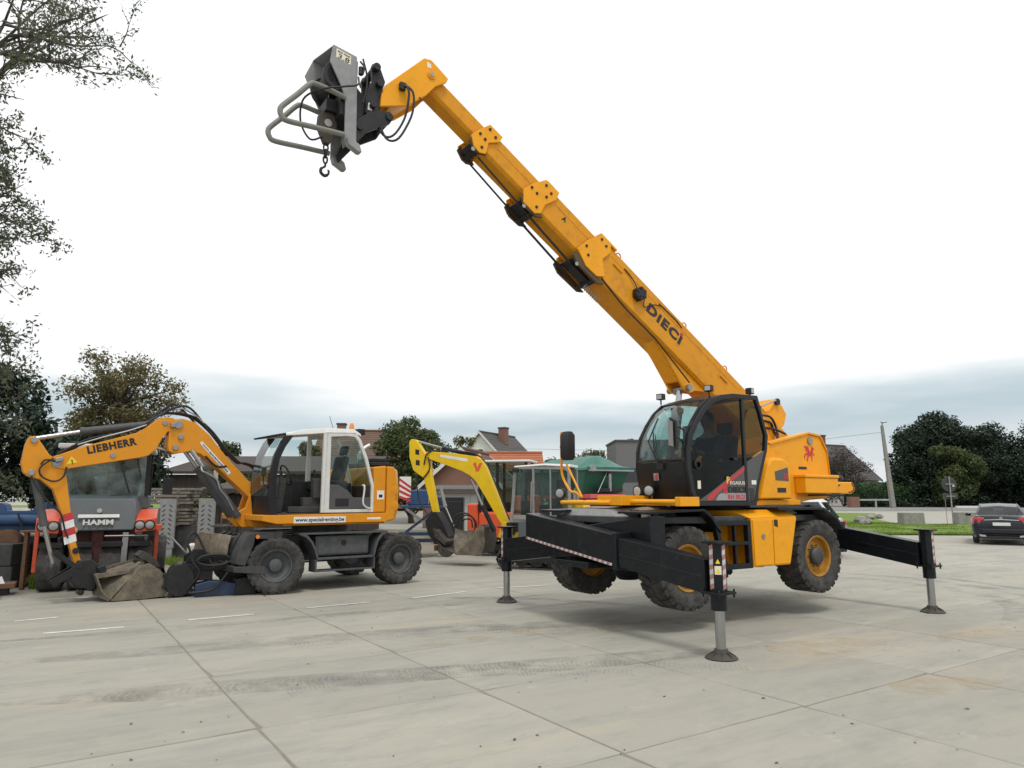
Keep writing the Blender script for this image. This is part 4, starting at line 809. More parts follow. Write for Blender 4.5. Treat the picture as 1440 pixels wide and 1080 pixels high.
# upper carriage
up_ = MB().prism([(1.35, 1.24), (1.62, 1.30), (1.62, 1.40), (-.9, 1.415), (-.9, 1.235)], -1.18, 1.19).bx(-.9, 1.2, -1.1, 1.1, 1.2, 1.234)
sill = ep('upper_frame', up_, 'exc_yellow', .012)
MB().bx(0, 1.04, 1.1915, 1.194, 1.245, 1.362).build('web_strip', 'white', sill); text('www.specialrenting.be', .1, 'dark_blue', sill, (.52, 1.196, 1.305), NEAR, .02, width=.98)
MB().bx(-.76, -.46, 1.1915, 1.194, 1.29, 1.33).build('sticker', 'sticker', sill)
eh = MB().prism([(-.60, 1.42), (-.60, 2.33), (-.88, 2.36), (-.88, 1.42)], -1.16, 1.16); ep('engine_hood', eh, 'exc_yellow', .03)
ep('engine_hood', MB().bx(-.595, 1.1, -1.16, -.62, 1.42, 1.72), 'exc_yellow', .04)
cw = MB(); pr = [(-.89, 1.24), (-.89, 2.35), (-1.12, 2.34), (-1.24, 2.26), (-1.29, 1.9), (-1.27, 1.45), (-1.2, 1.27)]
cw.loft([[(x if x > -1 else -1+(x+1)*.3, y, z) for x, z in pr] if abs(y) > 1.15 else [(x if abs(y) < .8 else (x if x > -1 else -1+(x+1)*.85), y, z) for x, z in pr] for y in (-1.19, -1.05, -.7, 0, .7, 1.05, 1.19)])
ep('counterweight', cw, 'exc_yellow', .03)
for z in (1.55, 1.86): MB().lathe([(.10, .0), (.09, .012), (.05, .018)], (-1.07, 1.178, z), n=20, closed=True).build('recess', 'exc_yellow', EX)
MB().bx(-.84, -.68, 1.161, 1.164, 1.68, 1.86).build('sticker', 'sticker', EX); MB().bx(-.80, -.72, 1.1645, 1.166, 1.72, 1.78).build('pictogram', 'black_ink', EX)
ep('hood_top', MB().bx(-1.05, -.62, -.6, 1.0, 2.361, 2.44).bx(-1.0, -.66, .3, .95, 2.441, 2.52), 'black_steel', .02)
MB().tube(curve([(-.75, .2, 2.4), (-.75, .2, 2.62), (-.85, .2, 2.76), (-.98, .2, 2.84)], 4), .045, 12).build('exhaust', 'alu', EX)
# cab
ecab = bpy.data.objects.new('cab', None); COL.objects.link(ecab); ecab.parent = EX; ecab.empty_display_size = .2
def ec(n, m, o, bev=.008, **k): return m.build(n, o, ecab, bev=bev, **k)
yN, yF = 1.15, .16
O1 = [(.44, 1.43), (.42, 2.96), (.0, 3.0), (-.20, 2.98), (-.30, 2.86), (-.46, 2.5), (-.62, 1.95), (-.62, 1.43)]
I1 = [(.33, 1.49), (.34, 2.89), (.0, 2.92), (-.16, 2.91), (-.24, 2.82), (-.40, 2.46), (-.555, 1.95), (-.555, 1.49)]
for y in (yN, yF+.06): ec('side_frame', MB().ring(O1, I1, y, y-.06), 'cab_white', .012)
ec('door_post', MB().prism([(.50, 1.43), (.445, 1.43), (.425, 2.95), (.50, 2.95)], yN-.05, yN+.01), 'cab_white')
ec('roof', MB().loft([[(1.42, yF+a, z0) for z0 in ()] for a in ()] or [[(1.25, yF, 2.86), (1.25, yN, 2.86), (1.25, yN, 2.90), (1.25, yF, 2.90)], [(.9, yF-.01, 2.90), (.9, yN+.01, 2.90), (.9, yN-.02, 3.0), (.9, yF+.02, 3.0)], [(.4, yF-.01, 2.96), (.4, yN+.012, 2.96), (.4, yN-.03, 3.06), (.4, yF+.02, 3.06)], [(-.15, yF-.01, 2.985), (-.15, yN+.012, 2.985), (-.15, yN-.03, 3.07), (-.15, yF+.02, 3.07)], [(-.3, yF, 2.93), (-.3, yN, 2.93), (-.3, yN-.03, 2.98), (-.3, yF, 2.98)]]), 'cab_white', .015)
Apil = [(1.47, 1.40), (1.52, 1.75), (1.515, 2.13), (1.45, 2.5), (1.33, 2.76), (1.25, 2.87), (1.10, 2.87), (1.24, 2.66), (1.34, 2.43), (1.385, 2.1), (1.38, 1.75), (1.33, 1.40)]
ec('front_pillar', MB().prism(Apil, yN-.07, yN), 'cab_black', .012); ec('front_pillar', MB().prism(Apil, yF, yF+.06), 'cab_black', .012)
ec('sun_visor', MB().prism([(1.25, 2.872), (1.5, 2.83), (1.52, 2.86), (1.25, 2.92)], yF, yN), 'cab_black')
ec('cab_floor', MB().bx(-.6, 1.46, yF, yN-.01, 1.402, 1.43), 'interior')
fw = [(1.52, 1.75), (1.515, 2.13), (1.45, 2.5), (1.33, 2.76), (1.26, 2.85)]
ec('windscreen', MB().loft([[(x+.005, y, z) for x, z in fw] for y in (yF+.06, yN-.07)], closed=False), 'glass', 0, ang=60)
ec('front_lower', MB().bx(1.42, 1.48, yF+.06, yN-.07, 1.43, 1.75), 'cab_black')
ec('door_glass', MB().add([(.325, yN-.03, 1.98), (.335, yN-.03, 2.885), (0, yN-.03, 2.915), (-.155, yN-.03, 2.905), (-.235, yN-.03, 2.815), (-.395, yN-.03, 2.455), (-.55, yN-.03, 1.95), (-.55, yN-.03, 1.72), (-.1, yN-.03, 1.75)], [tuple(range(9))]), 'glass', 0)
ec('door_panel', MB().prism([(.328, 1.492), (.327, 1.97), (.15, 1.96), (-.05, 1.86), (-.18, 1.72), (-.552, 1.72), (-.552, 1.492)], yN-.05, yN-.02), 'panel_grey', .012)
ec('speaker_grille', MB().bx(-.08, .2, yN-.0195, yN-.014, 1.55, 1.70), 'plastic', .01)
ec('far_glass', MB().add([(1.35, yF+.03, 1.5), (1.36, yF+.03, 2.3), (1.1, yF+.03, 2.85), (-.2, yF+.03, 2.9), (-.55, yF+.03, 1.95), (-.55, yF+.03, 1.5)], [tuple(range(6))]), 'glass', 0)
ec('rear_glass', MB().add([(-.60, yF+.06, 1.97), (-.60, yN-.07, 1.97), (-.27, yN-.07, 2.87), (-.27, yF+.06, 2.87)], [(0, 1, 2, 3)]), 'glass_green', 0)
ec('far_panel', MB().prism([(1.36, 1.44), (1.40, 1.95), (.9, 2.05), (-.55, 2.02), (-.55, 1.44)], yF+.07, yF+.10), 'interior'); ec('rear_wall', MB().bx(-.615, -.57, yF+.06, yN-.062, 1.44, 1.96), 'interior')
ec('grab_handle', MB().tube(curve([(-.36, yN+.0, 1.96), (-.36, yN+.07, 1.95), (-.36, yN+.08, 1.85), (-.34, yN+.08, 1.62), (-.42, yN+.07, 1.53), (-.55, yN+.0, 1.50)], 4), .018, 8), 'cab_white', 0)
ec('grab_handle', MB().tube([(1.33, yN+.0, 2.2), (1.34, yN+.05, 2.2), (1.36, yN+.05, 1.7), (1.36, yN, 1.7)], .014, 8), 'cab_black', 0)
ec('seat', MB().obox((.2, .65, 1.92), (.5, .48, .13)).obox((-.08, .65, 2.24), (.13, .46, .62), (0, R(-12), 0)).obox((-.17, .65, 2.66), (.09, .28, .2), (0, R(-12), 0)).bx(0, .4, .48, .82, 1.43, 1.85).bx(-.1, .45, .93, 1.03, 1.86, 2.05).bx(-.1, .45, .27, .37, 1.86, 2.05), 'seat', .04)
ec('console', MB().prism([(1.35, 1.43), (1.38, 1.8), (1.15, 2.1), (1.05, 2.08), (1.12, 1.43)], .5, .8).bx(.35, 1.1, .95, 1.05, 1.43, 1.55).bx(.4, .62, .9, 1.05, 1.7, 2.08).bx(.45, .8, .85, 1.0, 1.46, 1.72), 'interior', .02)
ec('steering_wheel', MB().tube([(1.02+.08*sin(a), .65+.2*cos(a), 2.15+.18*sin(a)) for a in [2*pi*k/20 for k in range(21)]], .016, 8).tube([(1.1, .65, 2.06), (1.02, .65, 2.15)], .03, 8), 'plastic', 0)
ec('joystick', MB().tube([(.55, .95, 2.06), (.58, .95, 2.25)], [.015, .022], 8).tube([(.95, .8, 1.43), (.98, .82, 1.9)], .012, 6), 'plastic', 0)
ec('display', MB().bx(1.2, 1.24, .22, .42, 2.0, 2.2), 'plastic', .01)
o = ec('beacon', MB().lathe([(.05, 3.06), (.05, 3.12), (.045, 3.18), (.02, 3.22), (.001, 3.225)], (-.2, .9, 0), 'z', 20), 'amber', 0)
ec('work_lamp', MB().bx(-.46, -.3, .7, 1.0, 2.98, 3.10), 'black_steel', .015); ec('antenna', MB().cyl((.05, .6, 3.07), (.15, .6, 3.36), .005, n=6), 'plastic', 0)
ec('mirror', MB().bx(1.62, 1.68, 1.16, 1.26, 2.1, 2.26).tube([(1.5, 1.1, 1.9), (1.64, 1.2, 1.95), (1.65, 1.2, 2.1)], .012, 6), 'plastic', .012)
ec('mirror', MB().bx(1.9, 1.96, -.75, -.62, 2.0, 2.25), 'cab_white', .012)
# boom foot
ft = MB(); FT = [(1.30, 1.42), (1.30, 1.74), (1.40, 1.84), (1.52, 1.80), (1.60, 1.52), (1.80, 1.42), (1.80, 1.32), (1.66, 1.16), (1.2, 1.16)]
for y in (.13, -.23): ft.prism(FT, y, y+.08)
ft.prism([(1.2, 1.17), (1.2, 1.4), (1.5, 1.4), (1.6, 1.3), (1.55, 1.17)], -.5, .45)
ep('boom_foot', ft, 'exc_yellow')
# lower boom
eb = bpy.data.objects.new('boom', None); COL.objects.link(eb); eb.parent = EX; eb.empty_display_size = .2
def bb(n, m, o, bev=.01, **k): return m.build(n, o, eb, bev=bev, **k)
LB = [(1.34, 1.72), (1.42, 1.90), (2.06, 2.55), (2.33, 2.88), (2.60, 3.10), (2.82, 3.16), (2.95, 3.14), (3.03, 2.98), (3.05, 2.65), (3.02, 2.55), (2.92, 2.50), (2.66, 2.56), (2.48, 2.52), (2.28, 2.38), (1.80, 1.96), (1.46, 1.66), (1.38, 1.66)]
lb = bb('lower_boom', MB().prism(LB, -.15, .15), 'exc_yellow', .015)
strip = [(2.50, 2.72), (2.46, 2.76), (1.90, 2.19), (1.95, 2.14)]
MB().prism(strip, .1505, .153).build('web_strip', 'white', lb)
rs_ = rot_from((-.55, 0, -.57), (-.57, 0, .55)); text('www.specialrenting.be', .05, 'dark_blue', lb, (2.20, .155, 2.452), rs_, .02, width=.7)
for x, z, r in ((2.92, 2.62, .05), (2.84, 2.82, .05), (2.90, 3.04, .075)): bb('pin', MB().cyl((x, -.19, z), (x, .19, z), r, n=18), 'steel', .006)
bb('pin', MB().cyl((1.44, -.27, 1.76), (1.44, .25, 1.76), .07, n=18), 'black_steel', .006)
UBm = [(4.72, 2.20), (4.80, 2.30), (4.76, 2.40), (4.30, 2.60), (3.55, 2.86), (3.40, 2.98), (3.24, 3.12), (3.12, 3.17), (2.97, 3.16), (2.90, 3.04), (2.92, 2.94), (3.06, 2.90), (3.14, 2.78), (3.22, 2.58), (3.34, 2.46), (3.46, 2.42), (4.33, 2.24), (4.6, 2.18)]
ub = bb('upper_boom', MB().prism(UBm, -.13, .13), 'exc_yellow', .015)
ru = rot_from((-1, 0, .265), (.265, 0, 1)); text('LIEBHERR', .17, 'black_ink', ub, (3.94, .1325, 2.60), ru, .05, width=.77, sp=1.14)
text('!', .11, 'black_ink', ub, (4.505, .135, 2.305), ru, .03)
MB().add([(4.59, .132, 2.265), (4.43, .132, 2.305), (4.525, .132, 2.40)], [(0, 1, 2)]).build('warning_triangle', 'yellow_ink', ub)
for x, z, r in ((3.91, 2.44, .045), (3.12, 3.06, .045), (4.72, 2.30, .06)): MB().cyl((x, -.15, z), (x, .15, z), r, n=18).build('pin', 'steel', ub, bev=.006)
bb('hose_clamp', MB().obox((3.0, .19, 3.02), (.08, .08, .08)).obox((4.70, .18, 2.34), (.12, .07, .07), (0, R(15), 0)), 'steel')
ram(eb, (2.2, 0, 1.99), (2.62, 0, 2.50), (2.62, 0, 2.52), .001) if False else None
for y in (-.2, .2):
    ram(EX, (1.74, y, 1.36), (2.42, y, 2.27), (2.66, y, 2.58), .075, m='exc_grey')
hoses(EX, [[(1.85, .29, 1.48), (2.0, .3, 1.72), (2.12, .31, 1.86), (2.2, .3, 2.05), (2.38, .3, 2.16), (2.46, .3, 2.2), (2.47, .24, 2.28)]], .018, m='steel')
ram(eb, (3.24, 0, 3.04), (4.40, 0, 2.83), (5.05, 0, 2.68), .07)
ram(eb, (2.86, 0, 2.56), (3.0, 0, 2.57), (3.24, 0, 2.62), .05)
# dipper
DP = [(5.14, 2.70), (5.06, 2.72), (5.0, 2.66), (4.84, 2.42), (4.62, 2.26), (4.56, 2.05), (4.44, 1.42), (4.37, 1.24), (4.32, 1.18), (4.34, 1.12), (4.38, 1.12), (4.22, .62), (4.33, .62), (4.40, .85), (4.60, 1.5), (4.74, 1.85), (4.92, 2.0), (5.10, 2.06), (5.17, 2.12), (5.21, 2.28), (5.18, 2.58)]
dpp = bb('dipper', MB().prism(DP, -.11, .11), 'exc_yellow', .014)
for x, z, r in ((5.07, 2.65, .05), (5.06, 2.12, .05), (4.72, 2.28, .07), (4.35, 1.16, .02)): MB().cyl((x, -.14, z), (x, .14, z), r, n=18).build('pin', 'steel', dpp, bev=.006)
for k, (za, zb) in enumerate(((1.42, 1.30), (1.30, 1.18), (1.18, 1.06), (1.06, .94))):
    f = lambda z: 4.47+(z-.62)*.21-.14
    MB().add([(f(za)-.01+.11, .112, za), (f(zb)-.01+.11, .112, zb), (f(zb)-.07, .112, zb+.06), (f(za)-.07, .112, za+.06)], [(0, 1, 2, 3)]).build('hazard_stripe', 'dieci_red' if k % 2 == 0 else 'white', dpp)
ram(eb, (4.99, 0, 2.02), (4.80, 0, 1.27), (4.62, 0, .64), .06, m='exc_grey'); 
hoses(eb, [[(4.78, .15, 2.36), (4.95, .17, 2.2), (4.92, .17, 2.06), (4.75, .17, 1.98), (4.62, .16, 2.05), (4.58, .15, 2.22)], [(4.7, .16, 2.3), (4.88, .16, 2.33), (4.95, .16, 2.25)], [(5.06, .14, 2.06), (4.95, .16, 1.85), (4.75, .17, 1.6), (4.6, .16, 1.45), (4.52, .15, 1.2), (4.46, .15, 1.05)]], .014)
hoses(eb, [[(4.72, .02+.05*k, 2.42+.01*k), (4.3, .0+.05*k, 2.68+.012*k), (3.9, .0+.05*k, 2.82), (3.5, .05*k, 2.98), (3.2, .05*k, 3.2), (2.95, .05*k, 3.26), (2.6, .05*k, 3.2), (2.3, .05*k, 2.98), (2.02, .05*k, 2.66), (1.75, .05*k, 2.4), (1.62, .05*k, 2.38), (1.42, .05*k, 2.3), (1.34, .05*k, 2.1), (1.3, .05*k, 1.8)] for k in (-2, 0, 2)], .018)
hoses(eb, [[(4.45, .12, 2.60), (4.1, .13, 2.74), (3.7, .13, 2.88), (3.42, .13, 3.0)], [(3.0, .1, 3.3), (2.85, .14, 3.34), (2.62, .14, 3.24), (2.45, .14, 3.1)]], .014, m='steel')
hoses(eb, [[(2.4, -.05, 2.95), (2.9, -.05, 3.42), (3.1, -.05, 3.34), (3.3, -.05, 3.15)], [(2.25, .1, 2.85), (2.7, .12, 3.36), (3.0, .12, 3.34), (3.2, .1, 3.18)], [(2.0, .2, 2.3), (2.2, .22, 2.3), (2.4, .2, 2.48)]], .02)
lk = MB(); lk.obox((4.46, .14, .70), (.42, .03, .08), (0, R(-40), 0)); lk.obox((4.43, .15, .45), (.46, .03, .12), (0, R(33), 0)); lk.obox((4.46, -.14, .70), (.42, .03, .08), (0, R(-40), 0)); lk.obox((4.43, -.15, .45), (.46, .03, .12), (0, R(33), 0))
for x, z in ((4.33, .84), (4.60, .58), (4.25, .60), (4.26, .32)): lk.cyl((x, -.18, z), (x, .18, z), .05, n=16)
bb('bucket_linkage', lk, 'black_steel', .006)
qh = MB(); qh.prism([(4.30, .68), (4.10, .70), (3.98, .60), (3.95, .42), (4.0, .22), (4.06, .16), (4.16, .22), (4.30, .24), (4.36, .34)], -.16, .17)
qh.cyl((4.20, -.1, .16), (4.20, .16, .16), .05, n=14).prism([(4.02, .56), (3.9, .6), (3.86, .5), (3.95, .42)], -.2, .25)
bb('quick_hitch', qh, 'black_steel', .02)
# bucket: curved shell, two cheeks, lip
bkt = bpy.data.objects.new('bucket', None); COL.objects.link(bkt); bkt.parent = eb; bkt.empty_display_size = .1
sh = [(4.05, .44), (4.00, .30), (3.94, .16), (3.84, .06), (3.72, .012), (3.3, .012), (3.0, .03), (2.93, .14), (2.97, .28), (3.10, .46), (3.24, .58)]
shi = [(x*.985+.0525 if False else x+(.02 if x < 3.4 else -.02), z+.018) for x, z in sh]
s1 = MB().loft([[(x, y, z) for x, z in sh]+[(x, y, z) for x, z in shi[::-1]] for y in (-.42, .42)]); s1.build('shell', 'bucket', bkt, ang=50)
ck = [(3.80, .016), (3.3, .01), (2.98, .03), (2.91, .14), (2.95, .29), (3.08, .48), (3.26, .60), (3.38, .58), (3.52, .38)]
MB().prism(ck, .421, .45).build('cheek', 'bucket', bkt, bev=.004); MB().prism([(4.05, .44), (3.94, .15), (3.72, .02), (2.98, .03), (2.93, .2), (3.1, .5), (3.3, .62), (3.6, .56)], -.45, -.421).build('cheek', 'bucket', bkt, bev=.004)
MB().prism([(3.30, .64), (3.36, .70), (3.26, .78), (3.05, .64), (2.92, .42), (2.86, .36), (2.90, .44), (2.96, .34), (3.08, .5), (3.2, .6)], -.40, -.1).build('top_edge', 'bucket_dark', bkt, bev=.01)
MB().prism([(4.04, .46), (3.55, .50), (3.36, .62), (3.3, .6), (3.5, .44), (4.0, .38)], .1, .3).build('stiffener', 'bucket', bkt, bev=.006)
MB().loft([[(3.83, .42, .02), (3.68, .42, .20), (3.52, .42, .38), (3.37, .42, .57)], [(4.02, .12, .10), (3.92, .12, .28), (3.75, .12, .42), (3.40, .12, .57)], [(4.06, -.1, .36), (3.96, -.1, .44), (3.75, -.1, .50), (3.42, -.1, .60)]], closed=False).build('inner_plate', 'bucket', bkt, ang=60)
# ================================================================== BLUE MILLING ATTACHMENT on the ground
BA_ = thing('blue_attachment', 'blue and black hydraulic attachment with coiled hoses lying in front of the excavator wheels', 'attachment', (-5.50, 13.0, 0), 28); BA_.scale = (1.15, 1.15, 1.35)
m = MB().prism([(-.15, .0), (-.15, .16), (.05, .2), (.55, .14), (.62, .05), (.62, 0)], -.25, .02); m.build('body', 'dark_blue', BA_, bev=.012)
MB().prism([(.42, .0), (.42, .21), (.66, .24), (.72, .2), (.72, 0)], -.28, .03).build('end_block', 'black_steel', BA_, bev=.01)
d = MB().lathe([(.001, -.05), (.20, -.05), (.21, -.02), (.21, .02), (.20, .05), (.001, .05)], (-.36, -.1, .215), n=28)
for k in range(9): a = 2*pi*k/9; d.obox((-.36+.22*cos(a), -.1, .215+.2*sin(a)), (.06, .08, .05), (0, -a, 0))
d.build('drum_plate', 'black_steel', BA_, bev=.006); MB().lathe([(.19, .0), (.2, .4)], (-.34, .0, .22), n=28).build('drum', 'black_steel', BA_)
MB().bx(-.3, .1, -.12, .25, .2, .42).prism([(-.3, .42), (-.2, .6), (-.05, .6), (.2, .42)], -.05, .0).build('bracket', 'black_steel', BA_, bev=.01)
hoses(BA_, [[(.1+.24*cos(t*.7+k), -.14-.02*k, .40+.07*sin(t*.7+k)+.02*k) for t in range(10)] for k in range(4)]+[[(-.2, -.2, .5), (-.3, -.2, .7), (-.2, -.15, .82), (-.05, -.15, .6), (.1, -.2, .36)], [(-.25, -.16, .1), (-.1, -.2, .3), (-.2, -.2, .45), (-.28, -.15, .66)], [(-.2, -.28, .06), (.1, -.29, .1), (.3, -.29, .3)]], .016)
# pale compact unit behind it
PU = thing('pale_trailer_unit', 'small white and black trailer unit standing behind the blue attachment', 'trailer', (-6.2, 14.9, 0), 20)
MB().bx(-.45, .55, -.35, .35, .62, .78).build('cover', 'cab_white', PU, bev=.03); MB().bx(-.5, .5, -.3, .3, .3, .6).build('frame', 'black_steel', PU, bev=.01)
MB().loft([[(.05, -.35, .3), (.4, -.35, .3), (.4, -.1, .3), (.05, -.1, .3)], [(.0, -.42, .5), (.42, -.42, .5), (.42, -.1, .5), (.0, -.1, .5)]]).build('tank', 'cab_white', PU, bev=.06)
for x in (-.35, .35): MB().lathe([(.12, -.06), (.17, -.06), (.17, .06), (.12, .06)], (x, -.36, .17), n=20, closed=False).build('tyre', 'rubber', PU)
MB().tube([(-.45, -.2, .6), (-.75, -.2, .92)], .02, 8).build('handle', 'steel', PU)
# ================================================================== TYRE ROLLER
HM = thing('tyre_roller', 'orange and grey pneumatic tyre roller parked behind the excavator arm', 'roller', (-8.3, 14.6, 0), -65)
def hp(n, m, o, bev=.012, par=None, **k): return m.build(n, o, par or HM, bev=bev, **k)
def slick(parent, c, r, w):
    e = bpy.data.objects.new('wheel', None); COL.objects.link(e); e.parent = parent; e.location = c; e.empty_display_size = .1
    MB().lathe([(r*.55, -w*.42), (r*.82, -w*.5), (r*.96, -w*.46), (r, -w*.36), (r, w*.36), (r*.96, w*.46), (r*.82, w*.5), (r*.55, w*.42)], n=40, closed=False).build('tyre', 'rubber', e, ang=25)
    MB().lathe([(r*.57, -w*.4), (r*.5, -w*.1), (.001, -w*.08)], n=28, closed=False).lathe([(r*.57, w*.4), (r*.5, w*.1), (.001, w*.08)], n=28, closed=False).build('rim', 'hamm_grey', e)
for y in (-.73, -.245, .245, .73): slick(HM, (.78, y, .44), .44, .40)
for y in (-.95, -.49, 0, .49, .95): slick(HM, (-1.7, y, .44), .44, .40)
hp('chassis', MB().bx(-2.0, .9, -.5, .5, .75, 1.12).bx(.5, 1.1, -.10, .10, .3, 1.1), 'hamm_dark')
for y in (-.73, -.245, .245, .73): hp('scraper', MB().bx(1.16, 1.21, y-.19, y+.19, .80, .88).bx(1.05, 1.2, y-.17, y+.17, .87, .9), 'black_steel', .006)
hp('spray_bar', MB().cyl((1.2, .12, 1.0), (1.2, .85, 1.0), .018, n=8).bx(1.12, 1.2, .42, .52, .3, 1.06), 'steel', .005)
# hood
hs = [[(1.25, -.62, 1.12), (1.25, .62, 1.12), (1.25, .62, 1.14), (1.25, -.62, 1.14)]]
hoodm = MB().loft([[(1.22, -.64, 1.10), (1.22, .64, 1.10), (1.20, .64, 1.34), (1.20, -.64, 1.34)], [(.4, -.7, 1.10), (.4, .7, 1.10), (.4, .7, 1.74), (.4, -.7, 1.74)]])
hoodm.loft([[(1.20, -.60, 1.30), (1.20, .60, 1.30), (1.12, .56, 1.56), (1.12, -.56, 1.56)], [(.4, -.66, 1.30), (.4, .66, 1.30), (.4, .60, 1.75), (.4, -.60, 1.75)]])
hd_ = hp('hood', MB().loft([[(1.22, -.60, 1.10), (1.22, .60, 1.10), (1.24, .62, 1.28), (1.14, .60, 1.52), (.98, .56, 1.70), (.98, -.56, 1.70), (1.14, -.60, 1.52), (1.24, -.62, 1.28)], [(.2, -.72, 1.10), (.2, .72, 1.10), (.2, .74, 1.3), (.2, .72, 1.6), (.2, .66, 1.78), (.2, -.66, 1.78), (.2, -.72, 1.6), (.2, -.74, 1.3)]]), 'hamm_grey', .03)
FR = (R(90), 0, R(90))
MB().add([(1.232, -.34, 1.345), (1.232, .34, 1.345), (1.21, .34, 1.405), (1.21, -.34, 1.405)], [(0, 1, 2, 3)]).build('white_strip', 'white', hd_)
text('HAMM', .13, 'white', hd_, (1.253, 0, 1.255), (R(90-5), 0, R(90)), .035, width=.5)
MB().cyl((1.19, 0, 1.47), (1.203, 0, 1.475), .045, n=16).build('badge', 'steel', hd_)
for s in (-1, 1):
    f = MB().loft([[(1.3, s*.62, 1.05), (1.3, s*.98, 1.10), (1.3, s*.98, 1.34), (1.3, s*.62, 1.30)], [(.5, s*.62, 1.05), (.5, s*.98, 1.10), (.5, s*.98, 1.5), (.5, s*.62, 1.5)]])
    o = hp('lamp_housing', f, 'hamm_orange', .03)
    for y in (.70, .87): MB().lathe([(.001, .0), (.075, .0), (.075, .012), (.06, .02), (.001, .03)], (1.3, s*y, 1.2), 'x', 24).build('headlight', 'lamp_glass', o); MB().lathe([(.075, .0), (.095, .0), (.095, .016), (.075, .02)], (1.3, s*y, 1.2), 'x', 24, closed=False).build('bezel', 'plastic', o)
    hp('side_panel', MB().prism([(.5, .95), (.5, 1.5), (-1.9, 1.5), (-2.1, 1.2), (-1.9, .95)], s*.72, s*.97), 'hamm_grey', .02)
    hp('mirror', MB().bx(.75, .8, s*1.12-.09, s*1.12+.09, 1.78, 2.1).tube([(.7, s*.8, 2.4), (.78, s*1.1, 2.35), (.78, s*1.12, 2.05)], .015, 6), 'plastic', .02)
[hp('side_post', MB().bx(.86, .94, s*.995-.035, s*.995+.035, .35, 1.09), 'hamm_orange', .01) for s in (-1, 1)]; hp('tow_eye', MB().bx(1.0, 1.25, .97, 1.08, 1.1, 1.2), 'hamm_orange', .01)
# cab
hp('cab_base', MB().bx(-1.0, .55, -.78, .78, 1.5, 1.76), 'hamm_grey', .02)
for x, y in ((.55, -.74), (.55, .74), (-.95, -.74), (-.95, .74)): hp('cab_pillar', MB().bx(x-.035, x+.035, y-.035, y+.035, 1.761, 2.66), 'cab_black', .01)
hp('cab_roof', MB().bx(-1.1, .72, -.84, .84, 2.661, 2.76), 'cab_white', .03)
for nm, vs in (('windscreen', [(.58, -.7, 1.77), (.58, .7, 1.77), (.58, .7, 2.65), (.58, -.7, 2.65)]), ('side_glass', [(.5, .745, 1.77), (-.9, .745, 1.77), (-.9, .745, 2.65), (.5, .745, 2.65)]), ('side_glass', [(.5, -.745, 1.77), (-.9, -.745, 1.77), (-.9, -.745, 2.65), (.5, -.745, 2.65)]), ('rear_glass', [(-.97, -.7, 1.77), (-.97, .7, 1.77), (-.97, .7, 2.65), (-.97, -.7, 2.65)])):
    hp(nm, MB().add(vs, [(0, 1, 2, 3)]), 'glass_painted_sky', 0)
hp('seat', MB().bx(-.6, -.1, .05, .55, 1.76, 1.98).obox((-.6, .3, 2.25), (.12, .46, .6)), 'seat', .04)
hp('steering_wheel', MB().tube([(.22+.08*sin(a), .2+.19*cos(a), 2.08+.17*sin(a)) for a in [2*pi*k/20 for k in range(21)]], .016, 8).bx(.25, .4, .1, .3, 1.76, 2.05).obox((.2, -.15, 1.95), (.2, .7, .1), (0, .3, 0)), 'plastic', .005)
hp('wiper', MB().tube([(.62, .45, 1.78), (.62, .25, 2.4)], .012, 6).tube([(.62, .5, 2.64), (.62, .62, 2.1)], .012, 6), 'plastic', 0)
hp('exhaust', MB().cyl((.5, .62, 1.74), (.52, .66, 1.98), .05, n=14), 'steel', 0)
# ================================================================== YELLOW MINI EXCAVATOR
MX = thing('mini_excavator', 'yellow mini excavator with grey cab standing behind the left crane outrigger', 'excavator', (.85, 18.1, 0), 160)
def mp_(n, m, o, bev=.012, par=None, **k): return m.build(n, o, par or MX, bev=bev, **k)
def track(parent, y, x0, x1, r, w, m='rubber'):
    pts = []
    for k in range(13): a = pi/2+pi*k/12; pts.append((x0+r+r*cos(a), r+r*sin(a)))
    for k in range(13): a = -pi/2+pi*k/12; pts.append((x1-r+r*cos(a), r+r*sin(a)))
    e = MB().ring(pts, [(x0+r+(x-x0-r)*.86 if x < x0+r else (x1-r+(x-x1+r)*.86 if x > x1-r else x), r+(z-r)*.86) for x, z in pts], y-w/2, y+w/2)
    n_ = int((x1-x0)/.1)
    for k in range(n_):
        x = x0+r*.6+k*(x1-x0-r*1.2)/(n_-1)
        for z in (.0, 2*r): e.bx(x-.025, x+.025, y-w/2, y+w/2, z-.0+(.001 if z else 0), z+.012)
    t = e.build('track', m, parent)
    q = MB()
    for x in np.linspace(x0+r, x1-r, 5): q.lathe([(.001, -w*.3), (r*.75, -w*.3), (r*.75, w*.3), (.001, w*.3)], (x, y, r), n=20)
    q.bx(x0+r, x1-r, y-w*.35, y+w*.35, r*.7, r*1.4); q.build('roller_frame', 'black_steel', t)
for y in (-.55, .55): track(MX, y, -1.0, 1.05, .24, .35)
mp_('undercarriage', MB().bx(-.5, .5, -.4, .4, .25, .55).lathe([(.4, .55), (.4, .68)], ax='z'), 'black_steel')
mp_('body', MB().loft([[(.5, -.7, .68), (.5, .72, .68), (-.7, .78, .68), (-1.1, .4, .68), (-1.1, -.4, .68), (-.7, -.78, .68)], [(.5, -.7, 1.15), (.5, .72, 1.15), (-.7, .78, 1.35), (-1.15, .4, 1.4), (-1.15, -.4, 1.4), (-.7, -.78, 1.35)]]), 'hamm_grey', .05)
mp_('engine_hood', MB().loft([[(-.3, -.72, 1.2), (-.3, -.0, 1.2), (-1.1, .3, 1.36), (-1.1, -.4, 1.36)], [(-.3, -.7, 1.7), (-.3, -.1, 1.7), (-1.05, .2, 1.65), (-1.05, -.35, 1.65)]]), 'mini_yellow', .05)
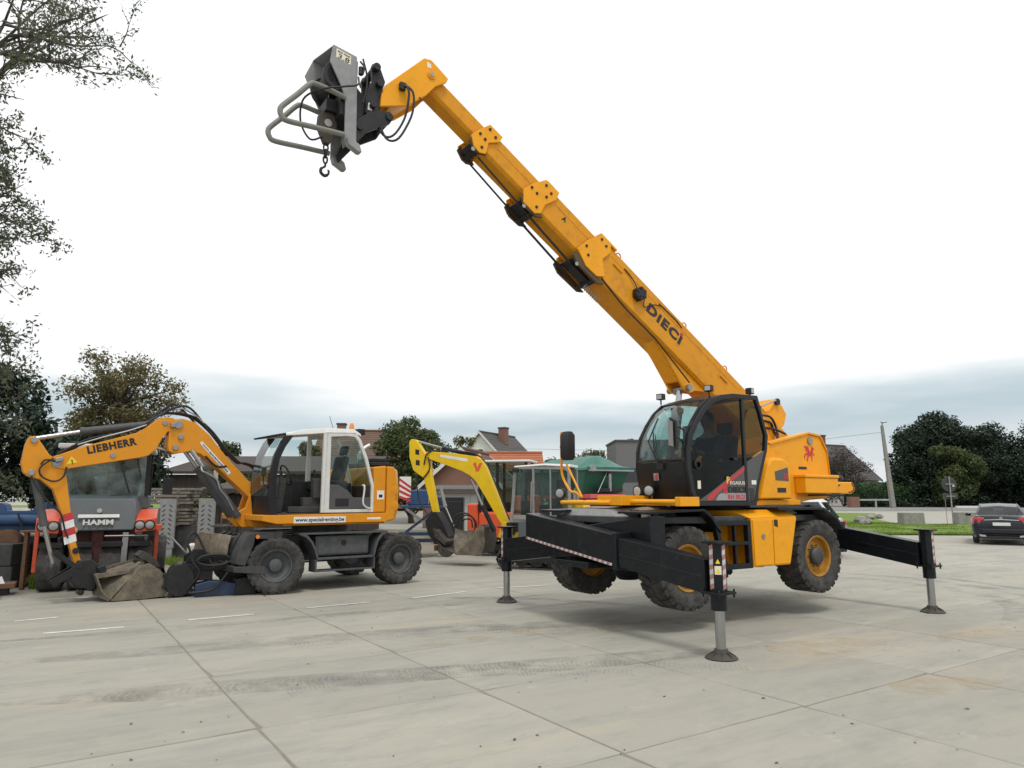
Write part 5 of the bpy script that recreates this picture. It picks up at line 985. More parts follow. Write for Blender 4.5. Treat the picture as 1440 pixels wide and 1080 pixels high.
cb = bpy.data.objects.new('cab', None); COL.objects.link(cb); cb.parent = MX; cb.empty_display_size = .1
SF = [(.72, 1.12), (.66, 1.7), (.62, 2.42), (.5, 2.5), (-.75, 2.46), (-.84, 2.38), (-.86, 1.14)]
SI = [(.63, 1.2), (.58, 1.72), (.54, 2.36), (.46, 2.42), (-.7, 2.39), (-.77, 2.34), (-.78, 1.22)]
for y in (.70, -.02):
    MB().ring(SF, SI, y, y-.05).bx(.07, .13, y-.05, y-.002, 1.2, 2.42).bx(-.36, -.32, y-.05, y-.002, 1.2, 2.42).build('side_frame', 'grey_paint', cb, bev=.012)
MB().loft([[(.6, -.08, 2.46), (.6, .71, 2.46), (.6, .70, 2.5), (.6, -.07, 2.5)], [(-.2, -.09, 2.50), (-.2, .72, 2.50), (-.2, .68, 2.55), (-.2, -.05, 2.55)], [(-.85, -.08, 2.45), (-.85, .71, 2.45), (-.85, .68, 2.52), (-.85, -.05, 2.52)]]).build('roof', 'cab_white', cb, bev=.02)
for y in (.675, -.045): MB().add([(x, y, z) for x, z in SI], [tuple(range(7))]).build('side_glass', 'glass_cab', cb)
MB().add([(.66, -.02, 1.25), (.66, .65, 1.25), (.58, .65, 2.42), (.58, -.02, 2.42)], [(0, 1, 2, 3)]).build('windscreen', 'glass_green', cb); MB().add([(-.82, -.02, 1.5), (-.82, .65, 1.5), (-.8, .65, 2.4), (-.8, -.02, 2.4)], [(0, 1, 2, 3)]).build('rear_glass', 'glass_green', cb)
MB().bx(-.5, .0, .12, .56, 1.2, 1.55).obox((-.5, .34, 1.85), (.12, .42, .6)).bx(.35, .5, .15, .5, 1.15, 1.65).build('seat', 'seat', cb, bev=.04)
MB().tube([(.25+.06*sin(a), .34+.19*cos(a), 1.75+.1*sin(a)) for a in [2*pi*k/20 for k in range(21)]], .016, 8).build('steering_wheel', 'plastic', cb)
MB().tube([(.12, .72, 2.1), (.12, .76, 2.08), (.14, .76, 1.4), (.14, .72, 1.36)], .018, 8).build('grab_handle', 'grey_paint', cb); MB().bx(.46, .6, .72, .86, 2.34, 2.44).build('work_lamp', 'plastic', cb, bev=.01)
MB().prism([(.62, 1.19), (.62, 1.3), (-.77, 1.3), (-.77, 1.19)], .702, .72).build('door_sill', 'grey_paint', cb, bev=.006)
mb_ = bpy.data.objects.new('boom', None); COL.objects.link(mb_); mb_.parent = MX; mb_.empty_display_size = .1
BP = [(3.41, 2.88), (3.34, 2.95), (3.2, 2.955), (2.5, 2.89), (1.9, 2.80), (1.74, 2.72), (1.60, 2.52), (1.48, 2.25), (1.00, 1.10), (1.05, 1.0), (1.12, 1.0), (1.22, 1.13), (1.60, 1.72), (1.88, 2.14), (2.03, 2.28), (2.29, 2.42), (2.8, 2.6), (3.36, 2.78)]
bo = MB().prism(BP, -.09, .10).build('main_boom', 'mini_yellow', mb_, bev=.014)
MB().prism([(2.92, 2.80), (2.92, 2.87), (2.12, 2.74), (2.12, 2.66)], .1005, .103).build('web_strip', 'white', bo)
MB().prism([(1.96, 2.60), (1.90, 2.66), (1.84, 2.5), (1.78, 2.62), (1.70, 2.62), (1.80, 2.40), (1.88, 2.40), (1.90, 2.48)], .1005, .1035).build('red_logo', 'hamm_orange', bo)
DPm = [(3.74, 3.30), (3.66, 3.28), (3.46, 2.99), (3.26, 2.76), (3.20, 2.3), (2.98, 1.32), (3.12, 1.30), (3.33, 1.96), (3.42, 2.25), (3.60, 2.36), (3.74, 2.46), (3.86, 2.80), (3.88, 3.24), (3.82, 3.31)]
dm = MB().prism(DPm, -.08, .09).build('dipper', 'mini_yellow', mb_, bev=.014)
for x, z in ((3.62, 2.95), (3.60, 2.66)): MB().prism([(x-.06, z-.08), (x+.06, z-.06), (x+.06, z+.08), (x-.06, z+.06)], .0905, .093).build('opening', 'black_ink', dm)
ram(mb_, (1.92, 0, 2.82), (2.88, 0, 3.04), (3.62, 0, 3.24), .055, m='black_steel'); ram(mb_, (1.38, 0, .86), (1.72, 0, 1.5), (2.05, 0, 2.2), .06, m='black_steel')
ram(mb_, (2.95, .0, 2.0), (2.80, 0, 1.5), (2.55, 0, .98), .045, m='grey_paint')
hoses(mb_, [[(3.4, .12, 2.6), (3.3, .13, 2.9), (3.0, .06, 2.98), (2.4, .06, 2.94), (1.9, .06, 2.86), (1.6, .06, 2.6), (1.4, .06, 2.2), (1.1, .06, 1.5), (.95, .06, 1.15)], [(3.45, .1, 2.2), (3.22, .12, 2.5), (3.28, .12, 2.8)], [(3.62, .1, 2.3), (3.6, .1, 2.0), (3.5, .1, 1.6), (3.2, .1, 1.2)]], .018)
mp_('boom_foot', MB().prism([(1.12, 1.1), (1.0, 1.1), (.9, .75), (1.0, .66), (1.26, .72)], -.12, .12).bx(.4, 1.05, -.2, .2, .66, .85), 'mini_yellow'); mp_('swing_ram', MB().bx(.75, .95, -.3, .3, .8, 1.1), 'black_steel')
bk = bpy.data.objects.new('bucket', None); COL.objects.link(bk); bk.parent = mb_; bk.empty_display_size = .1
sh = [(2.95, .92), (2.82, .60), (2.6, .40), (2.25, .28), (1.9, .28), (1.58, .32), (1.50, .6), (1.52, .95), (1.62, 1.02)]
MB().loft([[(x, y, z) for x, z in sh]+[(x, y, z+.02) for x, z in sh[::-1]] for y in (-.45, .42)]).build('shell', 'bucket_dark', bk, ang=50)
MB().prism([(2.30, .27), (1.56, .28), (1.47, .6), (1.50, .98), (1.62, 1.03), (1.8, .72)], .421, .45).build('cheek', 'bucket', bk, bev=.004)
MB().loft([[(2.3, .40, .30), (2.0, .40, .48), (1.75, .40, .78), (1.64, .40, 1.0)], [(2.45, .2, .55), (2.2, .2, .48), (1.9, .2, .7), (1.66, .2, 1.02)], [(2.5, .0, .92), (2.2, .0, .86), (1.9, .0, .9), (1.66, .0, 1.04)]], closed=False).build('inner_plate', 'bucket', bk, ang=60)
MB().prism([(3.12, 1.35), (2.95, 1.35), (2.72, 1.0), (2.6, .7), (2.95, .5), (3.2, .75), (3.3, 1.1)], -.2, .2).build('quick_hitch', 'black_steel', mb_, bev=.02); MB().cyl((3.0, .1, .48), (3.0, .1, .34), .06, n=14).build('coupling', 'rust', mb_)
MB().prism([(2.85, .92), (2.55, .6), (2.6, .5), (2.9, .72)], -.3, .43).build('ear', 'bucket_dark', bk, bev=.01)
hoses(bk, [[(2.5, .2, .95), (2.4, .2, 1.25), (2.1, .2, 1.32), (1.85, .2, 1.15), (1.8, .2, .95)], [(2.42, .1, .95), (2.3, .1, 1.22), (2.05, .1, 1.26), (1.9, .1, 1.1), (1.9, .1, .9)], [(2.3, .15, .95), (2.2, .1, 1.15), (2.0, .12, 1.15), (1.95, .12, .95)]], .02, name='coiled_hose')
# ================================================================== ORANGE COMPACT MACHINE behind
OC = thing('compact_excavator', 'orange red compact excavator with white roofed cab behind the yellow mini excavator', 'excavator', (-.05, 22.2, 0), 165)
for y in (-.6, .6): track(OC, y, -1.0, 1.0, .25, .35)
OC_ = lambda n, m, o, bev=.02, **k: m.build(n, o, OC, bev=bev, **k)
OC_('body', MB().bx(-1.1, .8, -.8, .8, .52, 1.3), 'hamm_orange', .08); OC_('front_cover', MB().bx(.801, 1.15, -.5, .8, .7, 1.55), 'hamm_orange', .06)
OC_('rear_cover', MB().bx(-1.0, -.3, .2, .81, 1.301, 1.8), 'hamm_orange', .06)
for x in (.75, .2, -.7):
    for y in (.0, .78): OC_('cab_pillar', MB().bx(x-.04, x+.04, y-.04, y+.04, 1.301, 2.78), 'cab_black', .01)
OC_('roof', MB().bx(-.85, .9, -.1, .88, 2.781, 2.85), 'cab_white', .03)
for y in (.78, .0): OC_('side_glass', MB().add([(.7, y, 1.4), (-.66, y, 1.4), (-.66, y, 2.76), (.7, y, 2.76)], [(0, 1, 2, 3)]), 'glass_cab', 0)
OC_('windscreen', MB().add([(.78, .03, 1.4), (.78, .75, 1.4), (.78, .75, 2.76), (.78, .03, 2.76)], [(0, 1, 2, 3)]), 'glass_green', 0)
OC_('seat', MB().bx(-.4, .1, .15, .65, 1.301, 1.6).obox((-.4, .4, 1.95), (.14, .46, .7)), 'seat', .04)
OC_('beacon', MB().lathe([(.05, 2.9), (.05, 3.02), (.02, 3.06), (.001, 3.06)], (.8, .7, 0), 'z', 14), 'amber', 0); OC_('hose_guard', MB().bx(.6, .9, -.4, -.05, 1.301, 1.9), 'black_steel')
# ================================================================== GREEN HOPPER
GH = thing('green_hopper', 'dark green hopper with ribbed tarpaulin roof on a red frame behind the mini excavator', 'hopper', (3.3, 25.2, 0), 114)
g_ = lambda n, m, o, bev=.015, **k: m.build(n, o, GH, bev=bev, **k)
# local x: along the length (away), y: across (to image left)
W0 = .92
g_('body', MB().loft([[(0, -.55, 1.85), (0, .95, 1.85), (3.4, .95, 1.85), (3.4, -.55, 1.85)], [(-.25, -W0, 2.70), (-.25, W0, 2.70), (3.8, W0, 2.70), (3.8, -W0, 2.70)]]), 'green')
tarp_s = []
nx = 25
for k in range(nx):
    x = -.42+4.4*k/(nx-1); rib = .03*(1 if k % 4 == 0 else 0); f = min(1, (x+.42)/.9); hh = .48*f+.02
    tarp_s.append([(x, -W0-.06, 2.68), (x, -W0-.03, 2.76+rib), (x, -.5*(1), 2.74+hh*.62+rib), (x, -.12, 2.74+hh*.98+rib), (x, .12, 2.74+hh*.98+rib), (x, .5, 2.74+hh*.62+rib), (x, W0+.03, 2.76+rib), (x, W0+.06, 2.68)])
g_('tarpaulin', MB().loft(tarp_s), 'tarp', 0, ang=25)
g_('label_patch', MB().add([(.02, -.25, 2.95), (.02, .12, 2.95), (.3, .10, 3.10), (.3, -.2, 3.10)], [(0, 1, 2, 3)]), 'sticker', 0)
g_('rail', MB().cyl((-.45, -W0, 2.66), (-.45, W0, 2.66), .03, n=8), 'steel', 0); g_('winder', MB().lathe([(.12, 0), (.12, .06), (.04, .1)], (-.46, W0-.18, 2.74), 'x', 16), 'grey_paint', 0)
g_('prop', MB().cyl((-.4, .05, 1.95), (-.4, .05, 2.55), .06, n=12).cyl((-.35, .1, 2.65), (-.5, .6, 1.9), .015, n=6), 'steel', 0)
g_('cross_head', MB().bx(-.45, -.2, -.4, .5, 1.92, 2.05).bx(-.42, -.3, -.02, .12, 2.5, 2.68), 'black_steel')
g_('base_frame', MB().bx(-.5, 3.9, -.5, .9, 1.70, 1.849), 'pink_red'); g_('chassis', MB().bx(-.4, 3.8, -.35, .35, .8, 1.699), 'black_steel')
for x in (.3, 3.0):
    for y in (-.75, .75): g_('wheel', MB().lathe([(.25, -.15), (.48, -.15), (.5, -.1), (.5, .1), (.48, .15), (.25, .15), (.001, .05)], (x, y, .5), n=28, closed=False).cyl((x, 0, .5), (x, y, .5), .06), 'rubber', 0)
# ================================================================== WHITE VAN and WHITE CAR glimpsed behind the crane
def car(name, label, loc, rz, prof, half, paint, wheels, wr, glassi, group=None, cat='car'):
    root = thing(name, label, cat, loc, rz, group)
    return root
VN = thing('white_van', 'white panel van mostly hidden behind the crane cab', 'van', (6.6, 28.6, 0), 200)
v_ = lambda n, m, o, bev=.02, **k: m.build(n, o, VN, bev=bev, **k)
VP = [(2.5, .45), (2.55, .9), (2.3, 1.15), (1.7, 1.25), (1.0, 2.15), (.7, 2.3), (-2.4, 2.35), (-2.55, 2.2), (-2.55, .45)]
v_('body', MB().loft([[(x*.985, y, .45+(z-.45)*k) for x, z in VP] for y, k in ((-.95, .97), (-.85, 1), (.85, 1), (.95, .97))]), 'van_white', .05)
v_('windscreen', MB().add([(1.68, -.8, 1.29), (1.68, .8, 1.29), (1.03, .72, 2.13), (1.03, -.72, 2.13)], [(0, 1, 2, 3)]), 'car_glass', 0)
for s in (-1, 1): v_('side_window', MB().prism([(1.4, 1.35), (.95, 2.0), (.3, 2.05), (.3, 1.35)], s*.951, s*.956), 'car_glass', 0)
for x in (1.6, -1.6):
    for s in (-1, 1): v_('wheel', MB().lathe([(.001, -.1), (.33, -.1), (.34, 0), (.33, .1), (.001, .1)], (x, s*.86, .34), n=24), 'rubber', 0)
for s in (-1, 1): v_('headlight', MB().bx(2.36, 2.5, s*.7-.14, s*.7+.14, .85, 1.05), 'lamp_glass')
SV = thing('white_car', 'white car seen between the crane chassis and its counterweight tail', 'car', (8.0, 22.3, 0), 150)
s_ = lambda n, m, o, bev=.02, **k: m.build(n, o, SV, bev=bev, **k)
s_('body', MB().loft([[(x, y, .3+(z-.3)*k) for x, z in [(2.15, .35), (2.2, .75), (1.95, .98), (1.1, 1.08), (-2.0, 1.12), (-2.15, .8), (-2.1, .35)]] for y, k in ((-.9, .92), (-.8, 1), (.8, 1), (.9, .92))]), 'van_white', .06)
s_('cabin', MB().loft([[(1.0, -.84, 1.06), (1.0, .84, 1.06), (-1.95, .84, 1.1), (-1.95, -.84, 1.1)], [(.35, -.70, 1.62), (.35, .70, 1.62), (-1.6, .70, 1.62), (-1.6, -.70, 1.62)]]), 'car_glass', .02)
s_('roof', MB().loft([[(.42, -.73, 1.59), (.42, .73, 1.59), (-1.66, .73, 1.59), (-1.66, -.73, 1.59)], [(.2, -.66, 1.69), (.2, .66, 1.69), (-1.5, .66, 1.70), (-1.5, -.66, 1.70)]]), 'van_white', .03)
for s in (-1, 1):
    for a, b in (((1.02, 1.06), (.36, 1.62)), ((-.3, 1.08), (-.3, 1.62)), ((-1.9, 1.1), (-1.55, 1.62))): s_('pillar', MB().tube([(a[0], s*.845, a[1]), (b[0], s*.71, b[1])], .035, 6), 'van_white', 0)
for x in (1.4, -1.35):
    for s in (-1, 1): s_('wheel', MB().lathe([(.001, -.1), (.3, -.1), (.33, -.06), (.33, .06), (.3, .1), (.001, .1)], (x, s*.80, .33), n=24), 'rubber', 0)
for s in (-1, 1): s_('headlight', MB().bx(1.98, 2.12, s*.65-.16, s*.65+.16, .72, .86), 'lamp_glass'); s_('tail_light', MB().bx(-2.12, -2.0, s*.7-.12, s*.7+.12, .8, 1.05), 'lamp_red')
# ================================================================== NAVY SALOON
CA_S = 1.05
CA = thing('saloon_car', 'dark navy saloon car seen from behind at the edge of the yard', 'car', (19.55, 28.75, 0), 57)
c_ = lambda n, m, o, bev=.012, par=None, **k: m.build(n, o, par or CA, bev=bev, **k)
CA.scale = (CA_S, CA_S, CA_S)
# loft across stations along x (rear at -2.33)
def ring_at(x, hw, zb, zs, zt, hwt): return [(x, -hw*.92, zb), (x, -hw, zb+.18), (x, -hw*1.0, zs-.12), (x, -hw*.95, zs), (x, -hwt, zt), (x, hwt, zt), (x, hw*.95, zs), (x, hw*1.0, zs-.12), (x, hw, zb+.18), (x, hw*.92, zb)]
st_ = [(-2.36, .74, .42, .72, .76, .60), (-2.33, .80, .30, .86, .90, .66), (-2.25, .86, .26, .97, 1.0, .70), (-2.0, .895, .22, .99, 1.03, .70), (-1.6, .905, .2, .98, 1.04, .70), (-1.0, .905, .2, .96, 1.0, .72), (0, .905, .2, .95, .98, .72), (1.0, .905, .2, .93, .96, .70), (1.7, .89, .2, .86, .92, .66), (2.1, .82, .22, .72, .80, .6), (2.34, .66, .34, .60, .66, .5)]
c_('body', MB().loft([ring_at(*q) for q in st_]), 'car_navy', 0, ang=38)
gh = [(-1.62, .99, .70, .70), (-1.05, 1.30, .70, .60), (-.75, 1.405, .72, .56), (-.2, 1.44, .73, .56), (.35, 1.40, .73, .56), (1.05, .985, .72, .68)]
roof = MB().loft([[(-1.10, -.575, 1.30), (-1.10, 0, 1.34), (-1.10, .575, 1.30)], [(-.75, -.57, 1.39), (-.75, 0, 1.425), (-.75, .57, 1.39)], [(-.2, -.57, 1.42), (-.2, 0, 1.45), (-.2, .57, 1.42)], [(.4, -.56, 1.38), (.4, 0, 1.41), (.4, .56, 1.38)]], closed=False)
c_('roof', roof, 'car_navy', 0, ang=60)
c_('rear_window', MB().loft([[(-1.63, -.64, .985), (-1.66, 0, .99), (-1.63, .64, .985)], [(-1.10, -.56, 1.30), (-1.10, 0, 1.335), (-1.10, .56, 1.30)]], closed=False), 'car_glass', 0, ang=60)
c_('windscreen', MB().loft([[(.41, -.55, 1.38), (.41, 0, 1.405), (.41, .55, 1.38)], [(1.08, -.66, .98), (1.12, 0, .98), (1.08, .66, .98)]], closed=False), 'car_glass', 0, ang=60)
for s in (-1, 1):
    c_('side_window', MB().loft([[(-1.45, s*.845, .985), (-.95, s*.60, 1.33), (-.6, s*.585, 1.385)], [(.95, s*.85, .955), (.5, s*.60, 1.32), (.2, s*.585, 1.39)]], closed=False), 'car_glass', 0)
    pl = MB(); pl.tube([(-1.66, s*.72, .98), (-1.08, s*.59, 1.305), (-.75, s*.578, 1.395), (-.2, s*.578, 1.425), (.4, s*.57, 1.385), (1.1, s*.72, .965)], [.06, .05, .02, .018, .03, .03], 8); c_('pillar', pl, 'car_navy', 0)
    t = MB().loft([[(-2.30, s*.50, .80), (-2.30, s*.50, .92), (-2.20, s*.50, .97), (-2.2, s*.5, .80)], [(-2.335, s*.66, .74), (-2.315, s*.66, .95), (-2.2, s*.66, .985), (-2.2, s*.66, .74)], [(-2.27, s*.84, .70), (-2.25, s*.83, .93), (-2.1, s*.84, .96), (-2.1, s*.85, .70)], [(-2.0, s*.905, .76), (-2.0, s*.90, .88), (-1.98, s*.89, .90), (-1.98, s*.89, .76)]]); t.v = [(a-.03, b*1.015, c) for a, b, c in t.v]; c_('tail_light', t, 'lamp_red', .012)
    for x in (1.4, -1.42):
        w = MB().lathe([(.21, -.1), (.30, -.1), (.325, -.05), (.325, .05), (.30, .1), (.21, .1)], (x, s*.80, .325), n=30, closed=False); o = c_('wheel', w, 'rubber', 0); MB().lathe([(.22, .09), (.15, .05), (.001, .07)], (x, s*.80, .325), n=24, closed=False).build('rim', 'alu', o)
    c_('exhaust_tip', MB().prism([(s*.48, .27), (s*.66, .28), (s*.70, .35), (s*.5, .33)], -2.41, -2.3, 'x'), 'alu', .008); c_('wing_mirror', MB().ball((.75, s*1.0, 1.0), (.07, .11, .07)), 'car_navy', 0)
c_('chrome_strip', MB().loft([[(-2.355, -.52, .845), (-2.33, -.52, .85), (-2.33, -.52, .875), (-2.35, -.52, .87)], [(-2.40, 0, .865), (-2.36, 0, .87), (-2.36, 0, .90), (-2.395, 0, .895)], [(-2.355, .52, .845), (-2.33, .52, .85), (-2.33, .52, .875), (-2.35, .52, .87)]]), 'chrome', .004)
c_('number_plate', MB().obox((-2.395, 0, .72), (.015, .52, .11), (0, R(-8), 0)), 'white', .004)
c_('badge', MB().lathe([(.05, 0), (.05, .012), (.001, .014)], (-2.36, 0, .93), 'x', 20), 'chrome', 0); c_('bumper', MB().loft([[(-2.42, -.6, .40), (-2.42, .6, .40), (-2.42, .6, .55), (-2.42, -.6, .55)], [(-2.2, -.88, .3), (-2.2, .88, .3), (-2.2, .88, .62), (-2.2, -.88, .62)]]), 'car_navy', .03)
c_('diffuser', MB().bx(-2.4, -2.0, -.7, .7, .20, .30), 'plastic'); c_('seats', MB().bx(-.9, -.8, -.6, .6, .9, 1.18).bx(.0, .1, -.55, -.15, .9, 1.25).bx(.0, .1, .15, .55, .9, 1.25), 'seat', .04)
# ================================================================== YARD EDGE, LEFT
def sheet(name, pts, z, m, label, kind='structure', sub=None):
    o = MB().add([(x, y, z) for x, y in pts], [tuple(range(len(pts)))]).build(name, m); o['kind'] = kind; o['label'] = label; return o
sheet('earth_strip', [(-30, 13.9), (-9.4, 14.0), (-8.9, 16.6), (-6.5, 19.2), (-3.5, 20.6), (-2.4, 21.3), (-2.2, 24), (-4, 40), (-40, 40)], .004, 'earth', 'bare earth strip along the left edge of the yard')
def blades(name, label, spots, n, hgt, m, seed, wd=.012, lean=.5):
    r = random.Random(seed); q = MB(); V = []; Fc = []
    for (x0, y0, rx, ry) in spots:
        for k in range(n):
            a = r.uniform(0, 6.28); d = math.sqrt(r.random()); x = x0+rx*d*cos(a); y = y0+ry*d*sin(a); h = hgt*r.uniform(.35, 1.1); b = r.uniform(0, 6.28); l = h*lean*r.random(); w = wd*r.uniform(.6, 1.3); i = len(V)
            z0 = gz(y)+.004
            V += [(x-w*sin(b), y+w*cos(b), z0), (x+w*sin(b), y-w*cos(b), z0), (x+l*.5*cos(b)+w*.6*sin(b), y+l*.5*sin(b)-w*.6*cos(b), z0+h*.6), (x+l*cos(b), y+l*sin(b), z0+h)]; Fc += [(i, i+1, i+2), (i, i+2, i+3)]
    o = MB().add(V, Fc).build(name, m); tag(o, label, 'grass' if 'grass' in name else 'weeds', kind='stuff'); return o
def leafmat(name, c1, c2, c3, tl=.35):
    m = bpy.data.materials.new(name); m.use_nodes = True; t = m.node_tree; N = t.nodes; K = t.links.new; N.clear(); o = N.new('ShaderNodeOutputMaterial')
    g = N.new('ShaderNodeNewGeometry'); cr = N.new('ShaderNodeValToRGB'); el = cr.color_ramp.elements; el[0].color = (*c1, 1); el[1].color = (*c3, 1); el.new(.55).color = (*c2, 1)
    K(g.outputs['Random Per Island'], cr.inputs[0]); d = N.new('ShaderNodeBsdfPrincipled'); d.inputs['Roughness'].default_value = .6; d.inputs['Specular IOR Level'].default_value = .3; K(cr.outputs[0], d.inputs['Base Color'])
    tr = N.new('ShaderNodeBsdfTranslucent'); K(cr.outputs[0], tr.inputs[0]); mx = N.new('ShaderNodeMixShader'); mx.inputs[0].default_value = tl; K(d.outputs[0], mx.inputs[1]); K(tr.outputs[0], mx.inputs[2]); K(mx.outputs[0], o.inputs[0]); M[name] = m
leafmat('leaf_dark', (.009, .020, .014), (.020, .038, .022), (.042, .062, .034), .2); leafmat('leaf_over', (.08, .095, .06), (.13, .15, .09), (.21, .22, .15), .5); leafmat('leaf_mid', (.04, .065, .022), (.08, .11, .04), (.14, .155, .06))
leafmat('leaf_autumn', (.075, .08, .03), (.15, .135, .055), (.25, .20, .10)); leafmat('leaf_pale', (.05, .055, .035), (.09, .09, .06), (.14, .13, .10)); leafmat('leaf_yellow', (.06, .07, .02), (.10, .10, .03), (.15, .13, .05))
leafmat('leaf_bare', (.035, .03, .022), (.06, .05, .04), (.10, .085, .07)); leafmat('grass_blade', (.11, .18, .02), (.16, .25, .03), (.22, .29, .05), .4); leafmat('leaf_hedge', (.012, .035, .01), (.022, .055, .014), (.04, .08, .02), .2)
mat('bark', (.06, .05, .042), .9, dirt=.6, dcol=(.11, .1, .085), scale=4, bump=.6, bscale=12)
blades('weeds', 'green weeds growing between the scrap at the left edge', [(-9.05, 14.05, .25, .25), (-9.0, 15.2, .2, .4), (-8.7, 16.6, .5, .3)], 260, .32, 'grass_blade', 3, .012)
blades('grass_tuft', 'short grass tufts in front of the timber stack', [(-7.6, 18.8, 1.4, .5), (-9.6, 19.2, 1.2, .6)], 900, .22, 'grass_blade', 4, .012)
# scrap and implements
SB = thing('blue_implement', 'dark blue implement with round roller lying at the left edge', 'implement', (-10.2, 14.9, 0), 3)
MB().prism([(-.7, .95), (-.62, 1.5), (-.5, 1.52), (-.4, 1.62), (-.3, 1.58), (-.25, 1.45), (.25, 1.45), (.33, 1.6), (.55, 1.62), (.6, 1.2), (.4, 1.05)], -.1, .1).build('frame', 'blue', SB, bev=.015)
MB().cyl((-.5, -.16, 1.26), (.55, -.16, 1.26), .11, n=20).build('roller', 'blue', SB, bev=.01); MB().cyl((.56, -.16, 1.26), (.63, -.16, 1.26), .07, n=16).build('bearing', 'grey_paint', SB)
MB().prism([(-.8, 0), (-.8, 1.2), (-.5, 1.3), (-.45, 0)], -.3, .3).bx(-.4, .5, -.3, .5, 0, .94).build('support', 'black_steel', SB, bev=.02); MB().lathe([(.001, -.1), (.3, -.1), (.3, .1), (.001, .1)], (-.05, -.32, .78), n=24).build('drum', 'rust', SB)
hoses(SB, [[(.1, -.3, 1.4), (.3, -.32, 1.0), (.5, -.3, .9)], [(-.6, -.4, .95), (.0, -.42, .7), (.5, -.4, .52), (1.1, -.4, .45)]], .018)
for i, (x, y, z, rz) in enumerate(((-10.05, 14.15, 0, 4), (-10.08, 14.17, .42, 2))):
    o = MB().bx(-.45, .45, -.3, .3, 0, .41).build('concrete_block', 'dark_grey', None, bev=.015); o.location = (x, y, z); o.rotation_euler = (0, 0, R(rz)); tag(o, ('dark concrete block at the left yard edge, lower of two', 'dark concrete block at the left yard edge, upper of two')[i], 'block', 'stacked dark blocks')
RP = thing('rusty_plate', 'rusty brown steel plate on a post next to the dark blocks', 'scrap', (-9.05, 13.75, 0), 5)
MB().prism([(-.35, 0), (-.25, .12), (.0, .18), (.5, .12), (.55, 0), (.5, -.12), (-.25, -.12)], 1.06, 1.10, 'z').build('plate', 'rust', RP, bev=.006); MB().bx(-.24, -.17, -.04, .04, 0, 1.06).build('post', 'rust', RP, bev=.006)
bd = MB().obox((0, 0, 0), (1.1, .1, .1), (0, R(-38), 0)).build('timber_prop', 'rust', None, bev=.006); bd.location = (-9.15, 14.2, .36); tag(bd, 'leaning brown timber behind the rusty plate post', 'timber')
lr = thing('scrap_tray', 'low rusty tray with a white rag at the left edge', 'scrap', (-9.35, 13.0, 0), 30); MB().bx(-.4, .4, -.25, .25, .12, .2).build('tray', 'rust', lr, bev=.01); MB().bx(-.3, .3, -.2, .2, 0, .119).build('base', 'black_steel', lr); MB().add([(.1, -.2, .205), (.25, -.22, .205), (.18, -.1, .33), (.05, -.1, .22)], [(0, 1, 2), (0, 2, 3)]).build('rag', 'white', lr)
# timber stack
mat('old_wood', (.21, .185, .15), .9, dirt=.6, dcol=(.09, .08, .07), scale=5, bump=.4, bscale=20, var=.3)
TS = thing('timber_stack', 'stack of weathered grey planks behind the excavator boom', 'timber', (-10.5, 21.2, 0), 0)
boards = []
for k in range(3):
    r = random.Random(k); m = MB().bx(-1.1, 1.1, -.11, .11, 0, .07); o = m.build('plank', 'old_wood', None, bev=.006); boards.append(o.data); bpy.data.objects.remove(o)
for row in range(11):
    z = .95+row*.098
    if row in (5,): continue
    for j in range(4):
        o = bpy.data.objects.new('plank', boards[(row+j) % 3]); COL.objects.link(o); o.parent = TS; o.location = (rnd.uniform(-.12, .12)-.0, -.36+j*.24, z); o.rotation_euler = (0, 0, rnd.uniform(-.02, .02)); b = o.modifiers.new('bevel', 'BEVEL'); b.width = .006; b.segments = 1
    if row % 2 == 0:
        for x in (-.8, .8): MB().bx(x-.04, x+.04, -.5, .5, z-.027, z-.001).build('spacer', 'old_wood', TS)
MB().bx(-1.5, 3.0, -.4, .6, 0, .94).build('plinth', 'dark_grey', TS, bev=.02)
for i, (x, h) in enumerate(((-9.86, 1.68), (-8.74, 1.70))):
    rp = thing('loading_ramp', ('grey perforated steel loading ramp standing upright before the stacked planks', 'grey steel loading ramp standing upright before the dark plank shed')[i], 'ramp', (x, 20.5, 0), 0, 'upright loading ramps'); MB().bx(-.23, .23, -.04, .04, .3, h).bx(-.2, .2, -.03, .03, 0, .299).build('plate', 'grey_paint', rp, bev=.006)
    st = MB()
    for k in range(9):
        for s in (-1, 1): st.obox((s*.1, -.043, .45+k*.13), (.10, .012, .02), (0, R(35*s), 0))
    tag(st.build('tread', 'black_steel', rp), None, kind='stuff')
brn = [MB().tube(curve([(0, 0, 0), (rnd.uniform(-.3, .3), rnd.uniform(-.1, .1), .4), (rnd.uniform(-.7, .7), rnd.uniform(-.3, .3), rnd.uniform(.4, .9))], 4), [.03]*4+[.02]*4+[.008], 6) for k in range(12)]
bh = thing('brushwood_pile', 'pile of cut brown branches behind the dozer blade', 'branches', (-7.9, 20.3, .5), 0)
for q in brn: q.build('branch', 'bark', bh, ang=60)
MB().ball((.1, .2, -.2), (.7, .4, .4), 12).build('heap', 'earth', bh, ang=60)
